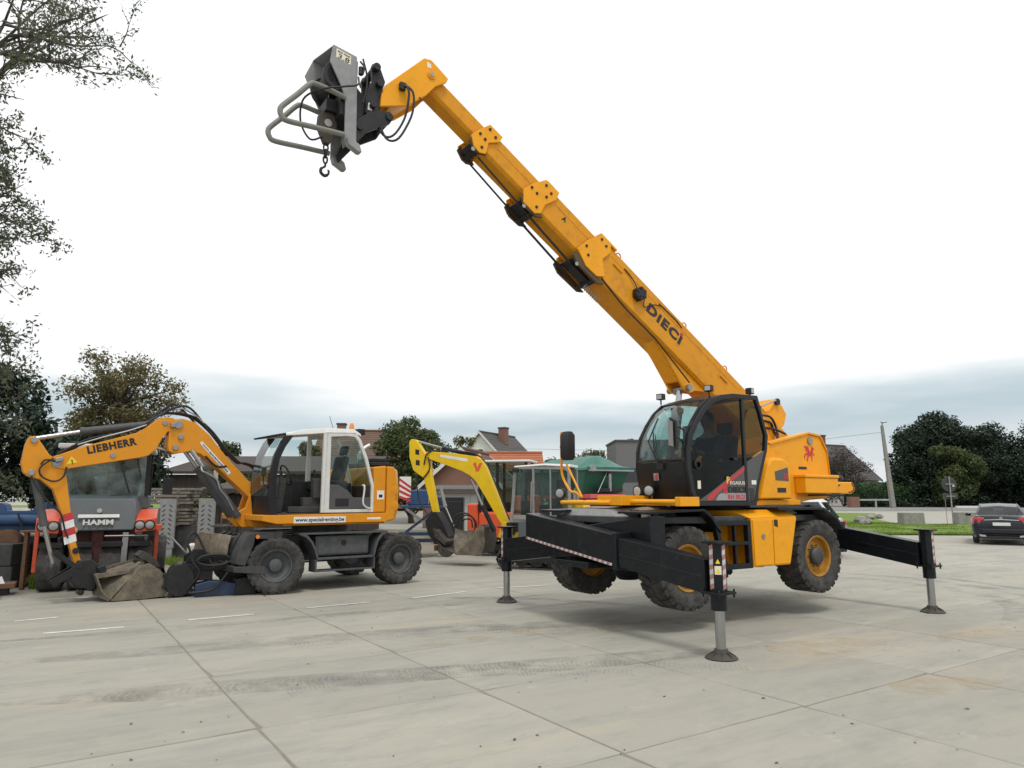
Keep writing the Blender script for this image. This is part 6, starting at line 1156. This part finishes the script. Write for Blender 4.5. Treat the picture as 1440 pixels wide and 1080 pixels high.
# blue trailer with chevron board
BT = thing('blue_lift_trailer', 'blue scissor frame trailer with a red and white striped board', 'trailer', (-2.8, 21.6, 0), 10)
MB().bx(-.55, .75, -.4, .4, 1.42, 1.5).build('deck', 'blue', BT, bev=.01); MB().bx(-.35, .25, -.3, .35, 1.501, 1.95).build('box', 'blue', BT, bev=.03); MB().bx(-.6, 1.0, -.4, .4, .62, .72).bx(-.5, .9, -.35, .35, .42, .5).build('base_frame', 'dark_blue', BT, bev=.01)
for x0, x1 in ((-.4, .5), (.5, -.4)): MB().obox(((x0+x1)/2, -.36, 1.06), (1.15, .05, .08), (0, math.atan2(-.68, x1-x0) if x1 > x0 else -math.atan2(-.68, x0-x1), 0)).build('scissor_arm', 'steel' if x0 > x1 else 'dark_blue', BT, bev=.006)
cbm = MB().bx(-.62, -.28, -.45, -.43, 1.72, 2.34).build('striped_board', 'white', BT)
for k in range(4): MB().add([(-.618, -.453, 2.30-k*.17), (-.618, -.453, 2.22-k*.17), (-.282, -.453, 1.98-k*.13), (-.282, -.453, 2.06-k*.13)], [(0, 1, 2, 3)]).build('red_stripe', 'dieci_red', cbm)
for x in (-.2, .8): MB().lathe([(.001, -.08), (.25, -.08), (.27, 0), (.25, .08), (.001, .08)], (x, -.45, .27), n=20).build('wheel', 'rubber', BT)
MB().bx(.3, .75, -.3, .2, 1.501, 1.75).build('tank', 'dark_blue', BT, bev=.03); MB().cyl((.5, -.38, .73), (.42, -.38, 1.42), .04, n=10).build('strut', 'steel', BT)
# ================================================================== BUILDINGS
mat('brick', (.22, .115, .08), .9, dirt=.4, dcol=(.15, .1, .085), scale=1.2, var=.2); mat('roof_brown', (.13, .075, .055), .85, dirt=.5, dcol=(.08, .06, .05), scale=1, var=.2); mat('shed_roof', (.05, .036, .032), .85, dirt=.4, dcol=(.07, .06, .055)); mat('roof_orange', (.36, .12, .06), .85, dirt=.5, dcol=(.22, .1, .06), scale=1.5, var=.25)
mat('roof_slate', (.075, .07, .068), .8, dirt=.4, dcol=(.11, .1, .09), scale=1); mat('render_white', (.68, .68, .66), .85, dirt=.25, dcol=(.5, .49, .46), scale=.7); mat('shed_wood', (.055, .042, .035), .85, dirt=.4, dcol=(.03, .025, .022), scale=3); mat('grey_wall', (.14, .14, .145), .8, dirt=.4, dcol=(.2, .2, .195)); mat('window_glass', (.03, .035, .04), .12); mat('pale_wall', (.42, .43, .42), .8, dirt=.4, dcol=(.3, .3, .29), scale=1)
def gable_house(name, label, loc, rz, L_, D, he, hr, wall, roof, gable=None, ov=.3, win=(), chim=None, base=None):
    """ridge along local x, length L_, depth D"""
    h = thing(name, label, 'house', loc, rz)
    MB().prism([(-D/2, 0), (-D/2, he), (0, hr), (D/2, he), (D/2, 0)], -L_/2, L_/2, 'x').build('wall', wall, h)
    sl = (hr-he)/(D/2); rows = max(6, int(math.hypot(hr-he, D/2)/.34))
    for s in (-1, 1):
        m = MB(); a = D/2+ov
        # courses of tiles: every course a proud step
        for k in range(rows):
            t0, t1 = k/rows, (k+1)/rows; y0, y1 = s*a*(1-t0), s*a*(1-t1); z0, z1 = hr-a*sl*(1-t0), hr-a*sl*(1-t1)
            m.add([(-L_/2-ov, y0, z0+.10), (L_/2+ov, y0, z0+.10), (L_/2+ov, y1, z1+.06), (-L_/2-ov, y1, z1+.06), (-L_/2-ov, y0, z0+.03), (L_/2+ov, y0, z0+.03), (L_/2+ov, y1, z1+.03), (-L_/2-ov, y1, z1+.03)], [(0, 1, 2, 3), (7, 6, 5, 4), (0, 4, 5, 1), (1, 5, 6, 2), (3, 7, 4, 0), (2, 6, 7, 3)])
        ro_ = m.build('roof', roof, h)
    MB().tube([(-L_/2-ov, 0, hr+.1), (L_/2+ov, 0, hr+.1)], .12, 8).build('ridge', roof, h)
    if gable:
        for s in (-1, 1):
            for q in (-1, 1):
                MB().loft([[(s*(L_/2+ov), q*(D/2+ov), hr-(D/2+ov)*sl-.12), (s*(L_/2+ov+.05), q*(D/2+ov), hr-(D/2+ov)*sl-.12), (s*(L_/2+ov+.05), q*(D/2+ov), hr-(D/2+ov)*sl+.14), (s*(L_/2+ov), q*(D/2+ov), hr-(D/2+ov)*sl+.14)], [(s*(L_/2+ov), 0, hr-.12), (s*(L_/2+ov+.05), 0, hr-.12), (s*(L_/2+ov+.05), 0, hr+.14), (s*(L_/2+ov), 0, hr+.14)]]).build('verge_board', gable, h)
    for (face, u, z, w, hh) in win:
        def P(uu, zz, d): return (uu, face[1]*(D/2+d), zz) if face[0] == 0 else (face[0]*(L_/2+d), uu, zz)
        m = MB(); q = [P(u-w/2, z, .02), P(u+w/2, z, .02), P(u+w/2, z+hh, .02), P(u-w/2, z+hh, .02)]
        wo = MB().add(q, [(0, 1, 2, 3)]).build('window', 'window_glass', h); fr_ = MB()
        for a, b in ((0, 1), (1, 2), (2, 3), (3, 0)): fr_.tube([Vector(q[a]), Vector(q[b])], .06, 4)
        fr_.tube([(Vector(q[0])+Vector(q[1]))/2, (Vector(q[2])+Vector(q[3]))/2], .04, 4); fr_.build('frame', 'render_white', wo)
    if chim:
        x, y, w, z0, z1 = chim; co_ = MB().bx(x-w/2, x+w/2, y-w/2, y+w/2, z0, z1).build('chimney', 'brick', h, bev=.02); MB().bx(x-w/2-.06, x+w/2+.06, y-w/2-.06, y+w/2+.06, z1, z1+.15).build('cap', 'roof_slate', co_)
    return h
g0 = .88
gable_house('house', 'white gabled house with dark slate roof and brick chimney', (-1.7, 83, g0), 62, 8, 7.2, 4.6, 8.2, 'render_white', 'roof_slate', 'render_white', win=(((-1, 0), 0, 5.2, .9, 1.1),), chim=(-.2, -.9, .9, 7.0, 8.9))
gable_house('house', 'low building with a bright orange tiled roof', (-.3, 57, .5), 2, 4.9, 4.5, 3.4, 4.75, 'brick', 'roof_orange', win=(((0, -1), -1, 1.2, .9, 1.1),))
gable_house('house', 'small brown brick gable house with white verge boards', (-2.3, 44, 0), 78, 6, 4.6, 2.5, 4.5, 'brick', 'roof_brown', 'render_white', win=(((-1, 0), 1.6, 1.4, .6, .7),))
gable_house('house', 'house with a red brown tiled roof behind the excavator cab', (-12.0, 62, g0), 4, 9, 9, 3.6, 6.6, 'brick', 'roof_brown', win=(((0, -1), -2, 1.2, 1, 1.2), ((0, -1), 2, 1.2, 1, 1.2)), chim=(-3, 0, .7, 6, 7.2))
gable_house('house', 'dark roofed house half hidden by a leafless tree', (35.2, 82, g0), 25, 9, 9, 3.0, 6.9, 'render_white', 'roof_slate', 'roof_slate', win=(((0, -1), -2.5, 1.1, 1.2, 1.2), ((0, -1), 0, 1.1, 1.2, 1.2), ((0, -1), 2.5, 1.1, 1.2, 1.2), ((-1, 0), 0, 3.6, 1.2, 1.2)), chim=(1, 0, .8, 6.5, 8.0))
def shed(name, label, x0, x1, y0, y1, h, wall, roof, rh=.5, plank=None):
    s = thing(name, label, 'shed', ((x0+x1)/2, (y0+y1)/2, 0)); w, d = (x1-x0)/2, (y1-y0)/2
    MB().bx(-w, w, -d, d, 0, h).build('wall', wall, s)
    MB().loft([[(-w-.3, -d-.3, h+.02), (w+.3, -d-.3, h+.02), (w+.3, d+.3, h+rh), (-w-.3, d+.3, h+rh)], [(-w-.3, -d-.3, h+.16), (w+.3, -d-.3, h+.16), (w+.3, d+.3, h+rh+.14), (-w-.3, d+.3, h+rh+.14)]]).build('roof', roof, s, bev=.01)
    if plank:
        n_ = int(2*w/plank); me = None
        for k in range(n_):
            if me is None:
                o = MB().bx(-plank*.46, plank*.46, -.02, 0, .1, h-.02).build('plank', wall, s, bev=.004); me = o.data
            else: o = bpy.data.objects.new('plank', me); COL.objects.link(o); o.parent = s
            o.location = (-w+plank*(k+.5), -d-.001-rnd.uniform(0, .01), 0)
    return s
shed('wooden_shed', 'long dark brown wooden shed with low dark roof behind the excavator', -17.5, -7.6, 36, 41, 2.9, 'shed_wood', 'shed_roof', 1.1, .25)
shed('lean_to_shed', 'dark plank shed standing behind the timber stack', -9.5, -7.9, 22.5, 24.5, 1.85, 'shed_wood', 'shed_wood', .3, .16)
shed('grey_shed', 'pale grey metal shed with dark roof behind the mini excavator bucket', -3.3, -.9, 31, 34, 1.95, 'pale_wall', 'roof_slate', .25, .3)
bs = MB().bx(-.55, .55, -.4, .4, 0, 1.75).bx(-.5, .5, -.45, -.4, .2, 1.6).build('black_cabinet', 'black_steel', None, bev=.02); bs.location = (-2.4, 27.5, 0); tag(bs, 'black steel cabinet in front of the pale grey shed', 'cabinet')
fb_ = thing('flat_building', 'grey flat roofed building behind the green hopper', 'building', (12.4, 64, g0)); MB().bx(-3.4, 4.5, -3, 3, 0, 5.7).build('wall', 'grey_wall', fb_); MB().bx(-3.5, 4.6, -3.1, 3.1, 5.701, 5.85).build('parapet', 'roof_slate', fb_)
for k in range(4): MB().bx(-2.8+k*1.9, -1.6+k*1.9, -3.03, -3.001, 2.2, 3.4).build('window', 'window_glass', fb_)
MB().cyl((-.2, 0, 5.85), (-.2, 0, 7.2), .08, n=8).build('flue', 'steel', fb_)
# ================================================================== TREES
def leaf_cloud(clumps, n, size, r, flat=.8, hollow=.45):
    g = np.random.default_rng(r.randrange(1 << 30)); C = np.array([c[:4] for c in clumps]); p = C[:, 3]**2; idx = g.choice(len(C), n, p=p/p.sum())
    unit = lambda a: a/(np.linalg.norm(a, axis=1, keepdims=True)+1e-9)
    d = unit(g.normal(size=(n, 3))); rad = C[idx, 3]*(hollow+(1-hollow)*g.random(n)**.6)*g.uniform(.82, 1.16, n)
    c = C[idx, :3]+d*rad[:, None]*np.array([1, 1, flat]); nrm = unit(d*.6+g.normal(0, .6, (n, 3))+np.array([0, 0, .35]))
    a = unit(np.cross(nrm, g.normal(size=(n, 3)))); b = np.cross(nrm, a); s = (size*g.uniform(.55, 1.35, n))[:, None]
    return np.stack([c-a*s, c+b*s*.45+nrm*s*.12, c+a*s, c-b*s*.45+nrm*s*.12], 1).reshape(-1, 3)
def mesh_quads(name, V, m, parent):
    n = len(V)//4; me = bpy.data.meshes.new(name); me.vertices.add(4*n); me.vertices.foreach_set('co', V.reshape(-1)); me.loops.add(4*n); me.loops.foreach_set('vertex_index', np.arange(4*n, dtype=np.int32))
    me.polygons.add(n); me.polygons.foreach_set('loop_start', np.arange(0, 4*n, 4, dtype=np.int32)); me.polygons.foreach_set('loop_total', np.full(n, 4, dtype=np.int32)); me.update(calc_edges=True); me.materials.append(M[m])
    o = bpy.data.objects.new(name, me); COL.objects.link(o); o.parent = parent; return o
def tree(label, loc, h, rx, clear, leafs, m, size, seed, name='tree', ncl=22, rz=None, group=None, trunk=.22, conic=0, bare=0, hollow=.45, cr=.30, cat='tree'):
    r = random.Random(seed); t = thing(name, label, cat, loc, 0, group); rz = rz or (h-clear)/2; cz = clear+rz; cl = []
    for k in range(ncl):
        while True:
            x, y, z = r.uniform(-1, 1), r.uniform(-1, 1), r.uniform(-1, 1)
            if x*x+y*y+z*z < 1: break
        f = 1-conic*(z+1)/2; q = r.uniform(.75, 1.25)*cr*rx
        cl.append((x*(rx-q*.6)*f, y*(rx-q*.6)*f, cz+z*(rz-q*.5), q*(1-.4*conic*(z+1)/2)))
    tk = MB(); top = cz+rz*.35; bend = [(0, 0, -.1), (r.uniform(-.1, .1)*rx, r.uniform(-.1, .1)*rx, clear*.6), (r.uniform(-.1, .1)*rx, 0, cz), (0, 0, top)]
    pth = curve(bend, 5); tk.tube(pth, [trunk*(1-.8*i/(len(pth)-1)) for i in range(len(pth))], 10)
    for c in cl[:ncl]:
        i = min(len(pth)-2, max(2, int((c[2]-clear*.6)/(top-clear*.3)*len(pth)*.75))); p = pth[i]; e_ = Vector(c[:3]); mid = p.lerp(e_, .5)+Vector((0, 0, -.08*rx+r.uniform(0, .1)*rx)); q = curve([p, mid, e_], 4); w = trunk*.34
        tk.tube(q, [w*(1-.8*k/(len(q)-1)) for k in range(len(q))], 6)
        for s in range(3+bare*4):
            d = Vector((r.gauss(0, 1), r.gauss(0, 1), r.gauss(0, 1)+.3)).normalized()*c[3]*r.uniform(.6, 1.15); st_ = q[r.randrange(4, len(q))]; tk.tube([st_, st_+d*.5+Vector((0, 0, .05*rx)), e_+d], [w*.22, w*.15, w*.05], 4)
    tk.build('trunk', 'bark', t, ang=60)
    if leafs: o = mesh_quads('crown', leaf_cloud(cl, leafs, size, r, hollow=hollow), m, t)
    return t
# left background
tree('tall dark evergreen tree at the left behind the roller', (-23.2, 30, 0), 8.2, 3.3, .6, 16000, 'leaf_dark', .15, 11, ncl=30, trunk=.3, name='evergreen_tree')
tree('dark evergreen tree rising behind the excavator arm', (-19.9, 31.5, 0), 5.6, 2.3, .5, 12000, 'leaf_dark', .15, 21, ncl=22, trunk=.25, name='evergreen_tree')
tree('spreading autumn tree with yellow brown leaves behind the excavator boom', (-22.2, 40, 0), 10.3, 4.2, 3.0, 15000, 'leaf_autumn', .115, 12, ncl=60, trunk=.28, bare=1, hollow=.1, cr=.22)
tree('bushy green tree behind the timber stack', (-12.0, 30.5, 0), 3.9, 1.9, .6, 5000, 'leaf_mid', .14, 13, ncl=16, trunk=.14)
tree('pale green tree above the dark shed roof', (-19.0, 50, 0), 6.2, 2.6, 1, 5000, 'leaf_mid', .2, 14, ncl=18)
tree('olive tree beside the red brown roof', (-15.2, 52, 0), 5.8, 2.2, 1, 4000, 'leaf_yellow', .2, 15, ncl=16)
tree('broad green tree between the brown roof and the white gable', (-7.0, 50, 0), 7.7, 3.0, 1.2, 15000, 'leaf_mid', .14, 16, ncl=34, trunk=.25)
tree('thin yellowish tree beside the white gable', (-4.3, 68, g0), 7.0, 2.3, 2, 4500, 'leaf_yellow', .15, 17, ncl=22, hollow=.2)
tree('small dark tree right of the orange roof', (4.6, 62, g0), 5.0, 2.6, .6, 7000, 'leaf_mid', .15, 18, ncl=20)
tree('round green tree behind the crane mirror', (8.4, 70, g0), 5.6, 3.0, .6, 7000, 'leaf_mid', .16, 19, ncl=22)
tree('low yellow green bush tree behind the green hopper', (5.9, 52, .1), 3.6, 2.2, .5, 3500, 'leaf_yellow', .17, 20, ncl=14)
tree('pale yellow tree above the flat grey building', (12.3, 78, g0), 7.6, 2.6, 2, 3500, 'leaf_yellow', .24, 22, ncl=14)
for k, (x, y, h, rx) in enumerate(((-27, 33, 6.5, 3), (-24.5, 26, 4.0, 2.4), (-15.6, 27, 4.6, 2.4))):
    tree(('dark bush at the far left edge', 'dark low bush behind the blue implement', 'dark bush behind the roller cab')[k], (x, y, 0), h, rx, .2, 5000, 'leaf_dark', .17, 30+k, ncl=16, name='bush', trunk=.12, cat='bush')
# right tree belt
for k, (x, y, h, rx, mm_) in enumerate(((37.6, 66, 7.6, 3.0, 'leaf_dark'), (40.2, 68, 9.3, 3.4, 'leaf_dark'), (43.6, 68, 9.4, 3.6, 'leaf_dark'), (47.4, 70, 8.6, 3.6, 'leaf_dark'), (50.6, 67, 9.4, 3.8, 'leaf_dark'), (54.5, 69, 9.6, 4, 'leaf_dark'), (45.5, 63, 5.0, 3.0, 'leaf_dark'), (50.0, 62.5, 4.6, 2.8, 'leaf_mid'), (39.6, 64, 6.0, 2.6, 'leaf_mid'), (59, 68, 9.5, 4, 'leaf_dark'))):
    tree(('dark evergreen at the end of the tree belt by the lamp post', 'tall dark evergreen behind the lamp post', 'rounded dark evergreen in the tree belt behind the road sign', 'dark evergreen in the gap of the tree belt', 'tall dark evergreen behind the navy car', 'dark evergreen beyond the navy car', 'low dark shrub tree under the tree belt', 'lighter green shrub tree behind the navy car', 'brownish green tree beside the lamp post', 'evergreen at the far end of the tree belt')[k], (x, y, g0), h, rx, .1, 15000, mm_, .155, 60+k, ncl=40, name='evergreen_tree', trunk=.22, group='tree belt beyond the road', cr=.32)
tree('leafless brown tree in front of the half hidden house', (33.4, 72, g0), 6.6, 3.4, .6, 5000, 'leaf_bare', .10, 71, ncl=30, bare=2, hollow=.3, trunk=.16, name='bare_tree')
tree('leafless small tree beside the crane tail', (30.8, 70, g0), 4.8, 2.6, .3, 3500, 'leaf_bare', .10, 72, ncl=18, bare=2, hollow=.3, trunk=.12, name='bare_tree')
hg = thing('hedge', 'clipped rounded dark green hedge behind the rail fence', 'hedge', (33.3, 65, g0)); rh_ = random.Random(5)
mesh_quads('foliage', leaf_cloud([(x, y, 1.0+.5*math.sqrt(max(0, 1-(x/2.6)**2)), 1.0) for x in np.linspace(-2.2, 2.2, 9) for y in (-.4, .5)], 9000, .10, rh_, hollow=.75), 'leaf_hedge', hg); MB().ball((0, 0, 1.0), (2.9, 1.2, 1.4), 14).build('core', 'leaf_hedge', hg)
# overhanging tree, trunk just outside the left of the view
OV = thing('overhanging_tree', 'tall tree whose thin leafy branches hang into the view at the left', 'tree', (-10.2, 11.6, 0)); ro_ = random.Random(77)
tk = MB(); tk.tube(curve([(0, 0, -.1), (.1, 0, 3), (-.1, .1, 6.5), (.2, 0, 10), (.1, 0, 13)], 5), [.26-.011*k for k in range(21)], 12); LV = []
def twig(p, d, L_, w, depth):
    d = d.normalized(); pts = [p]; q = p
    for k in range(5):
        if q.x > 1.7+max(0, min(1.3, (q.z-8.0)*1.5))-.08*depth: break
        d = (d+Vector((ro_.gauss(0, .16), ro_.gauss(0, .16), ro_.gauss(0, .13)))).normalized(); q = q+d*L_/5; pts.append(q)
        if depth > 0 and k >= 1 and ro_.random() < .9:
            dd = (d+Vector((ro_.gauss(0, .7), ro_.gauss(0, .7), ro_.gauss(-.15, .5)))).normalized(); twig(q, dd, L_*ro_.uniform(.4, .65), w*.55, depth-1)
        if depth <= 1: LV.append((q, depth, d.copy()))
    if len(pts) > 1: tk.tube(pts, [w*(1-.88*k/(len(pts)-1)) for k in range(len(pts))], 5)
for s, e_, w in (((-.8, -.5, 8.6), (2.7, -.6, 9.35), .07), ((-.3, -.4, 7.7), (1.6, -.6, 9.5), .05), ((0, -.4, 8.3), (3.2, -.5, 9.0), .05), ((0, -.3, 8.4), (3.0, -.5, 10.2), .05), ((.1, -.2, 8.8), (2.3, -.6, 10.6), .05), ((0, 0, 6.3), (1.9, -.6, 7.6), .045), ((0, 0, 5.6), (2.15, -.5, 6.5), .045), ((0, 0, 5), (2.1, -.4, 5.7), .045), ((0, .1, 4.2), (2.1, -.3, 5.0), .04), ((0, .1, 3.4), (2.0, -.2, 4.2), .04), ((0, 0, 3.0), (2.2, -.3, 3.6), .04), ((.1, 0, 6), (1.9, -.5, 7.1), .04), ((.1, 0, 4.6), (2.1, -.5, 5.4), .035), ((0, 0, 3.6), (1.8, -.6, 4.9), .035), ((0, 0, 5.2), (1.8, -.7, 6.2), .035), ((0, 0, 6.6), (1.7, -.7, 7.3), .035), ((0, 0, 2.6), (1.9, -.4, 3.2), .035), ((-.2, -.2, 9), (1.8, -.6, 8.9), .04))+tuple(((0, 0, z-.5), (1.55, ro_.uniform(-1.1, .3), z+ro_.uniform(-.1, .3)), .03) for z in np.arange(2.7, 7.6, .42)):
    s, e_ = Vector(s), Vector(e_); twig(s, e_-s, (e_-s).length*.98, w, 3)
tk.build('trunk', 'bark', OV, ang=60)
V = []
for (p, dp, d) in LV:
    if p.x > 3.0 or (ro_.random() < .45): continue
    for k in range(6):
        c = np.array(p)+np.array([ro_.gauss(0, .07), ro_.gauss(0, .07), ro_.gauss(-.02, .07)]); a = np.array([ro_.gauss(0, .6), ro_.gauss(0, .6), ro_.gauss(-.4, .5)]); a /= np.linalg.norm(a); b = np.cross(a, [ro_.gauss(0, 1), ro_.gauss(0, 1), ro_.gauss(0, 1)]); b /= np.linalg.norm(b)+1e-9; s = ro_.uniform(.025, .06); nn = np.cross(a, b)
        V += [c-a*s, c+b*s*.42+nn*s*.15, c+a*s, c-b*s*.42+nn*s*.15]
print('overhang leaves', len(V)//4); mesh_quads('crown', np.array(V), 'leaf_over', OV)
# ================================================================== RIGHT: GRASS, BLOCKS, POLE, SIGN, FENCE, ROAD
def gsheet(name, pts, m, label, lift=.006):
    bm = bmesh.new(); f = bm.faces.new([bm.verts.new((x, y, 0)) for x, y in pts])
    me = bpy.data.meshes.new(name)
    for y in [q for q in range(30, 140, 2)]:
        bmesh.ops.bisect_plane(bm, geom=bm.verts[:]+bm.edges[:]+bm.faces[:], plane_co=(0, y, 0), plane_no=(0, 1, 0))
    for v in bm.verts: v.co.z = max(gz_lin(v.co.y), gz(v.co.y))+lift
    bm.to_mesh(me); bm.free(); me.materials.append(M[m]); o = link(name, me); o['kind'] = 'structure'; o['label'] = label; return o
def gz_lin(y):
    for a, b in zip(ys, ys[1:]):
        if a <= y <= b: return gz(a)+(gz(b)-gz(a))*(y-a)/(b-a)
    return gz(y)
gsheet('grass_verge', [(15.5, 34.2), (21.5, 33.6), (26, 32.6), (44, 31.5), (46, 46), (31, 47.2), (28.6, 46.2), (26.4, 47.2), (26.6, 52), (28.4, 56), (23.5, 56.5), (20.5, 51), (18.2, 44)], 'grass_base', 'green grass verge beside the yard', .06)
r = random.Random(9); sp = []
for k in range(170):
    y = r.uniform(34, 47); a = 15.8+(y-34)*.35; x = r.uniform(a+.4, 34); sp.append((x, y, .7, .5))
for k in range(60): sp.append((r.uniform(21.5, 25.5), r.uniform(46, 51.5), .7, .5)); 
for k in range(40): sp.append((r.uniform(16, 26), r.uniform(33.9, 34.4)+0, .6, .2))
o = blades('grass', 'short green grass covering the verge', sp, 130, .13, 'grass_blade', 10, .02)
gsheet('side_road', [(17, 54), (26, 50.5), (29, 47.5), (48, 48), (70, 49), (70, 60), (20, 60)], 'pale_road', 'pale worn road surface behind the grass verge', .03)
gsheet('road', [(12, 57.5), (90, 57.5), (95, 63.6), (12, 63.6)], 'road', 'grey road in front of the tree belt', .045)
gsheet('woodland_floor', [(10, 63.8), (95, 63.8), (140, 110), (10, 110)], 'earth', 'dark ground under the tree belt', .03)
for o in [gsheet('field', [(-60, 66), (9.9, 66), (9.9, 138), (-60, 138)], 'grass_base', 'grass beyond the houses', .02)]: pass
mat('block_concrete', (.27, .265, .24), .9, dirt=.7, dcol=(.12, .125, .1), scale=2.5, bump=.5, bscale=12)
for i, (x, y, w, h, rz) in enumerate(((25.95, 46.6, 1.4, .8, 3), (29.75, 46.8, 1.55, .82, -4))):
    o = MB().loft([[(-w/2, -.4, 0), (w/2, -.4, 0), (w/2, .4, 0), (-w/2, .4, 0)], [(-w/2*.97, -.37, h), (w/2*.97, -.37, h), (w/2*.97, .37, h), (-w/2*.97, .37, h)]]).build('concrete_block', 'block_concrete', None, bev=.03); o.location = (x, y, -.005); o.rotation_euler = (0, 0, R(rz)); tag(o, ('grey concrete block on the grass verge', 'grey concrete block in front of the road sign')[i], 'block', 'concrete blocks on the verge')
us = thing('undergrowth', 'dark undergrowth shrubs at the foot of the tree belt', 'shrubs', (46, 64.6, g0))
mesh_quads('foliage', leaf_cloud([(x, ru_, .5, 1.0) for x, ru_ in [(random.Random(int(q*9)).uniform(-.3, .3)+q, random.Random(int(q*7)).uniform(-.5, .5)) for q in np.linspace(-13.5, 14, 40)]], 14000, .15, random.Random(8), hollow=.5), 'leaf_dark', us)
for i, (x, y, s) in enumerate(((23.4, 47.5, .45), (24.0, 49.4, .5), (24.9, 51, .4), (26.2, 52.4, .38), (27.2, 53.2, .36), (22.8, 46.2, .35))):
    rr = random.Random(i); m = MB().ball((0, 0, s*.5), (s, s*.8, s*.62), 8); m.v = [(a+rr.uniform(-.08, .08), b+rr.uniform(-.08, .08), c+rr.uniform(-.06, .06)) for a, b, c in m.v]
    o = m.build('stone', 'block_concrete', None, ang=20); o.location = (x, y, gz_lin(y)); tag(o, 'rough grey boundary stone in the row along the grass edge', 'stone', 'boundary stones')
PL = thing('lamp_post', 'tall grey concrete lamp post in front of the tree belt', 'lamp post', (32.1, 60.2, gz(60.2))); MB().loft([[(a*w, b*w, z) for a, b in ((-1, -1), (1, -1), (1, 1), (-1, 1))] for w, z in ((.19, 0), (.10, 7.0))]).build('pole', 'block_concrete', PL, bev=.02); PL.rotation_euler = (0, R(-3), 0)
MB().tube(curve([(0, 0, 6.9), (-.05, -.2, 7.15), (-.15, -.6, 7.25)], 4), .04, 8).build('arm', 'steel', PL); MB().ball((-.2, -.75, 7.25), (.3, .2, .08)).build('lantern', 'alu', PL); MB().cyl((0, 0, 6.6), (0, 0, 7.4), .05, n=8).build('insulator', 'cream', PL)
w_ = MB().tube(curve([(31.7, 60.2, 7.3), (22, 62, 6.3), (12, 64, 6.0), (0, 66, 6.3)], 8), .012, 5).build('overhead_wire', 'hose'); tag(w_, 'thin overhead wire running from the lamp post to the left', 'wire')
RS = thing('road_sign', 'back of a round road sign with a plate below on a grey post', 'sign', (29.3, 47.6, 0)); MB().cyl((0, 0, 0), (0, 0, 3.15), .045, n=12).build('post', 'grey_paint', RS)
MB().lathe([(.001, 0), (.50, 0), (.51, .012), (.50, .024), (.001, .024)], (0, .06, 2.65), n=36).build('disc', 'dark_grey', RS); MB().bx(-.5, .5, .06, .08, 1.66, 2.05).build('lower_plate', 'dark_grey', RS, bev=.01); MB().bx(-.3, .3, -.02, .058, 2.62, 2.68).bx(-.3, .3, -.02, .058, 1.82, 1.88).build('clamp', 'steel', RS)
MB().add([(.2, .058, 2.48), (.34, .058, 2.48), (.34, .058, 2.6), (.2, .058, 2.6)], [(0, 1, 2, 3)]).build('sticker', 'sticker', RS)
MB().cyl((-.22, .3, 0), (-.22, .3, 1.7), .02, n=8).build('stay', 'grey_paint', RS)
FN = thing('rail_fence', 'low pale rail fence in front of the clipped hedge', 'fence', (31.5, 61.8, gz(61.8)))
for x in (-1.6, 0, 1.5): MB().bx(x-.06, x+.06, -.05, .05, 0, .78).build('post', 'pale_wall', FN, bev=.01)
for z in (.70,): MB().bx(-1.7, 1.6, -.09, -.051, z-.07, z+.06).build('rail', 'pale_wall', FN, bev=.008)
gp = MB().bx(-.4, .4, -.35, .35, 0, .95).build('gate_pillar', 'brick', None, bev=.02); gp.location = (29.6, 61.9, gz(61.9)); tag(gp, 'short brick pillar at the end of the rail fence', 'pillar')
kb = MB().bx(-1.1, 1.1, -.15, .15, 0, .2).build('white_kerb', 'render_white', None, bev=.02); kb.location = (38.6, 60.35, gz(60.3)); tag(kb, 'white painted kerb block along the road', 'kerb')
dw = mesh_quads('distant_wood', leaf_cloud([(x, 150+18*sin(x*.05), 2.2+1.2*sin(x*.31)+.8*sin(x*.83), 4.2) for x in np.arange(-190, 260, 3.4)], 26000, .5, random.Random(12), hollow=.4), 'leaf_dark', None); tag(dw, 'far off line of dark woodland on the horizon', 'woodland', kind='stuff')
gsheet('far_field', [(95.5, 62), (400, 62), (400, 138), (141, 138), (141, 110)], 'grass_base', 'grass field beyond the end of the tree belt', .02)
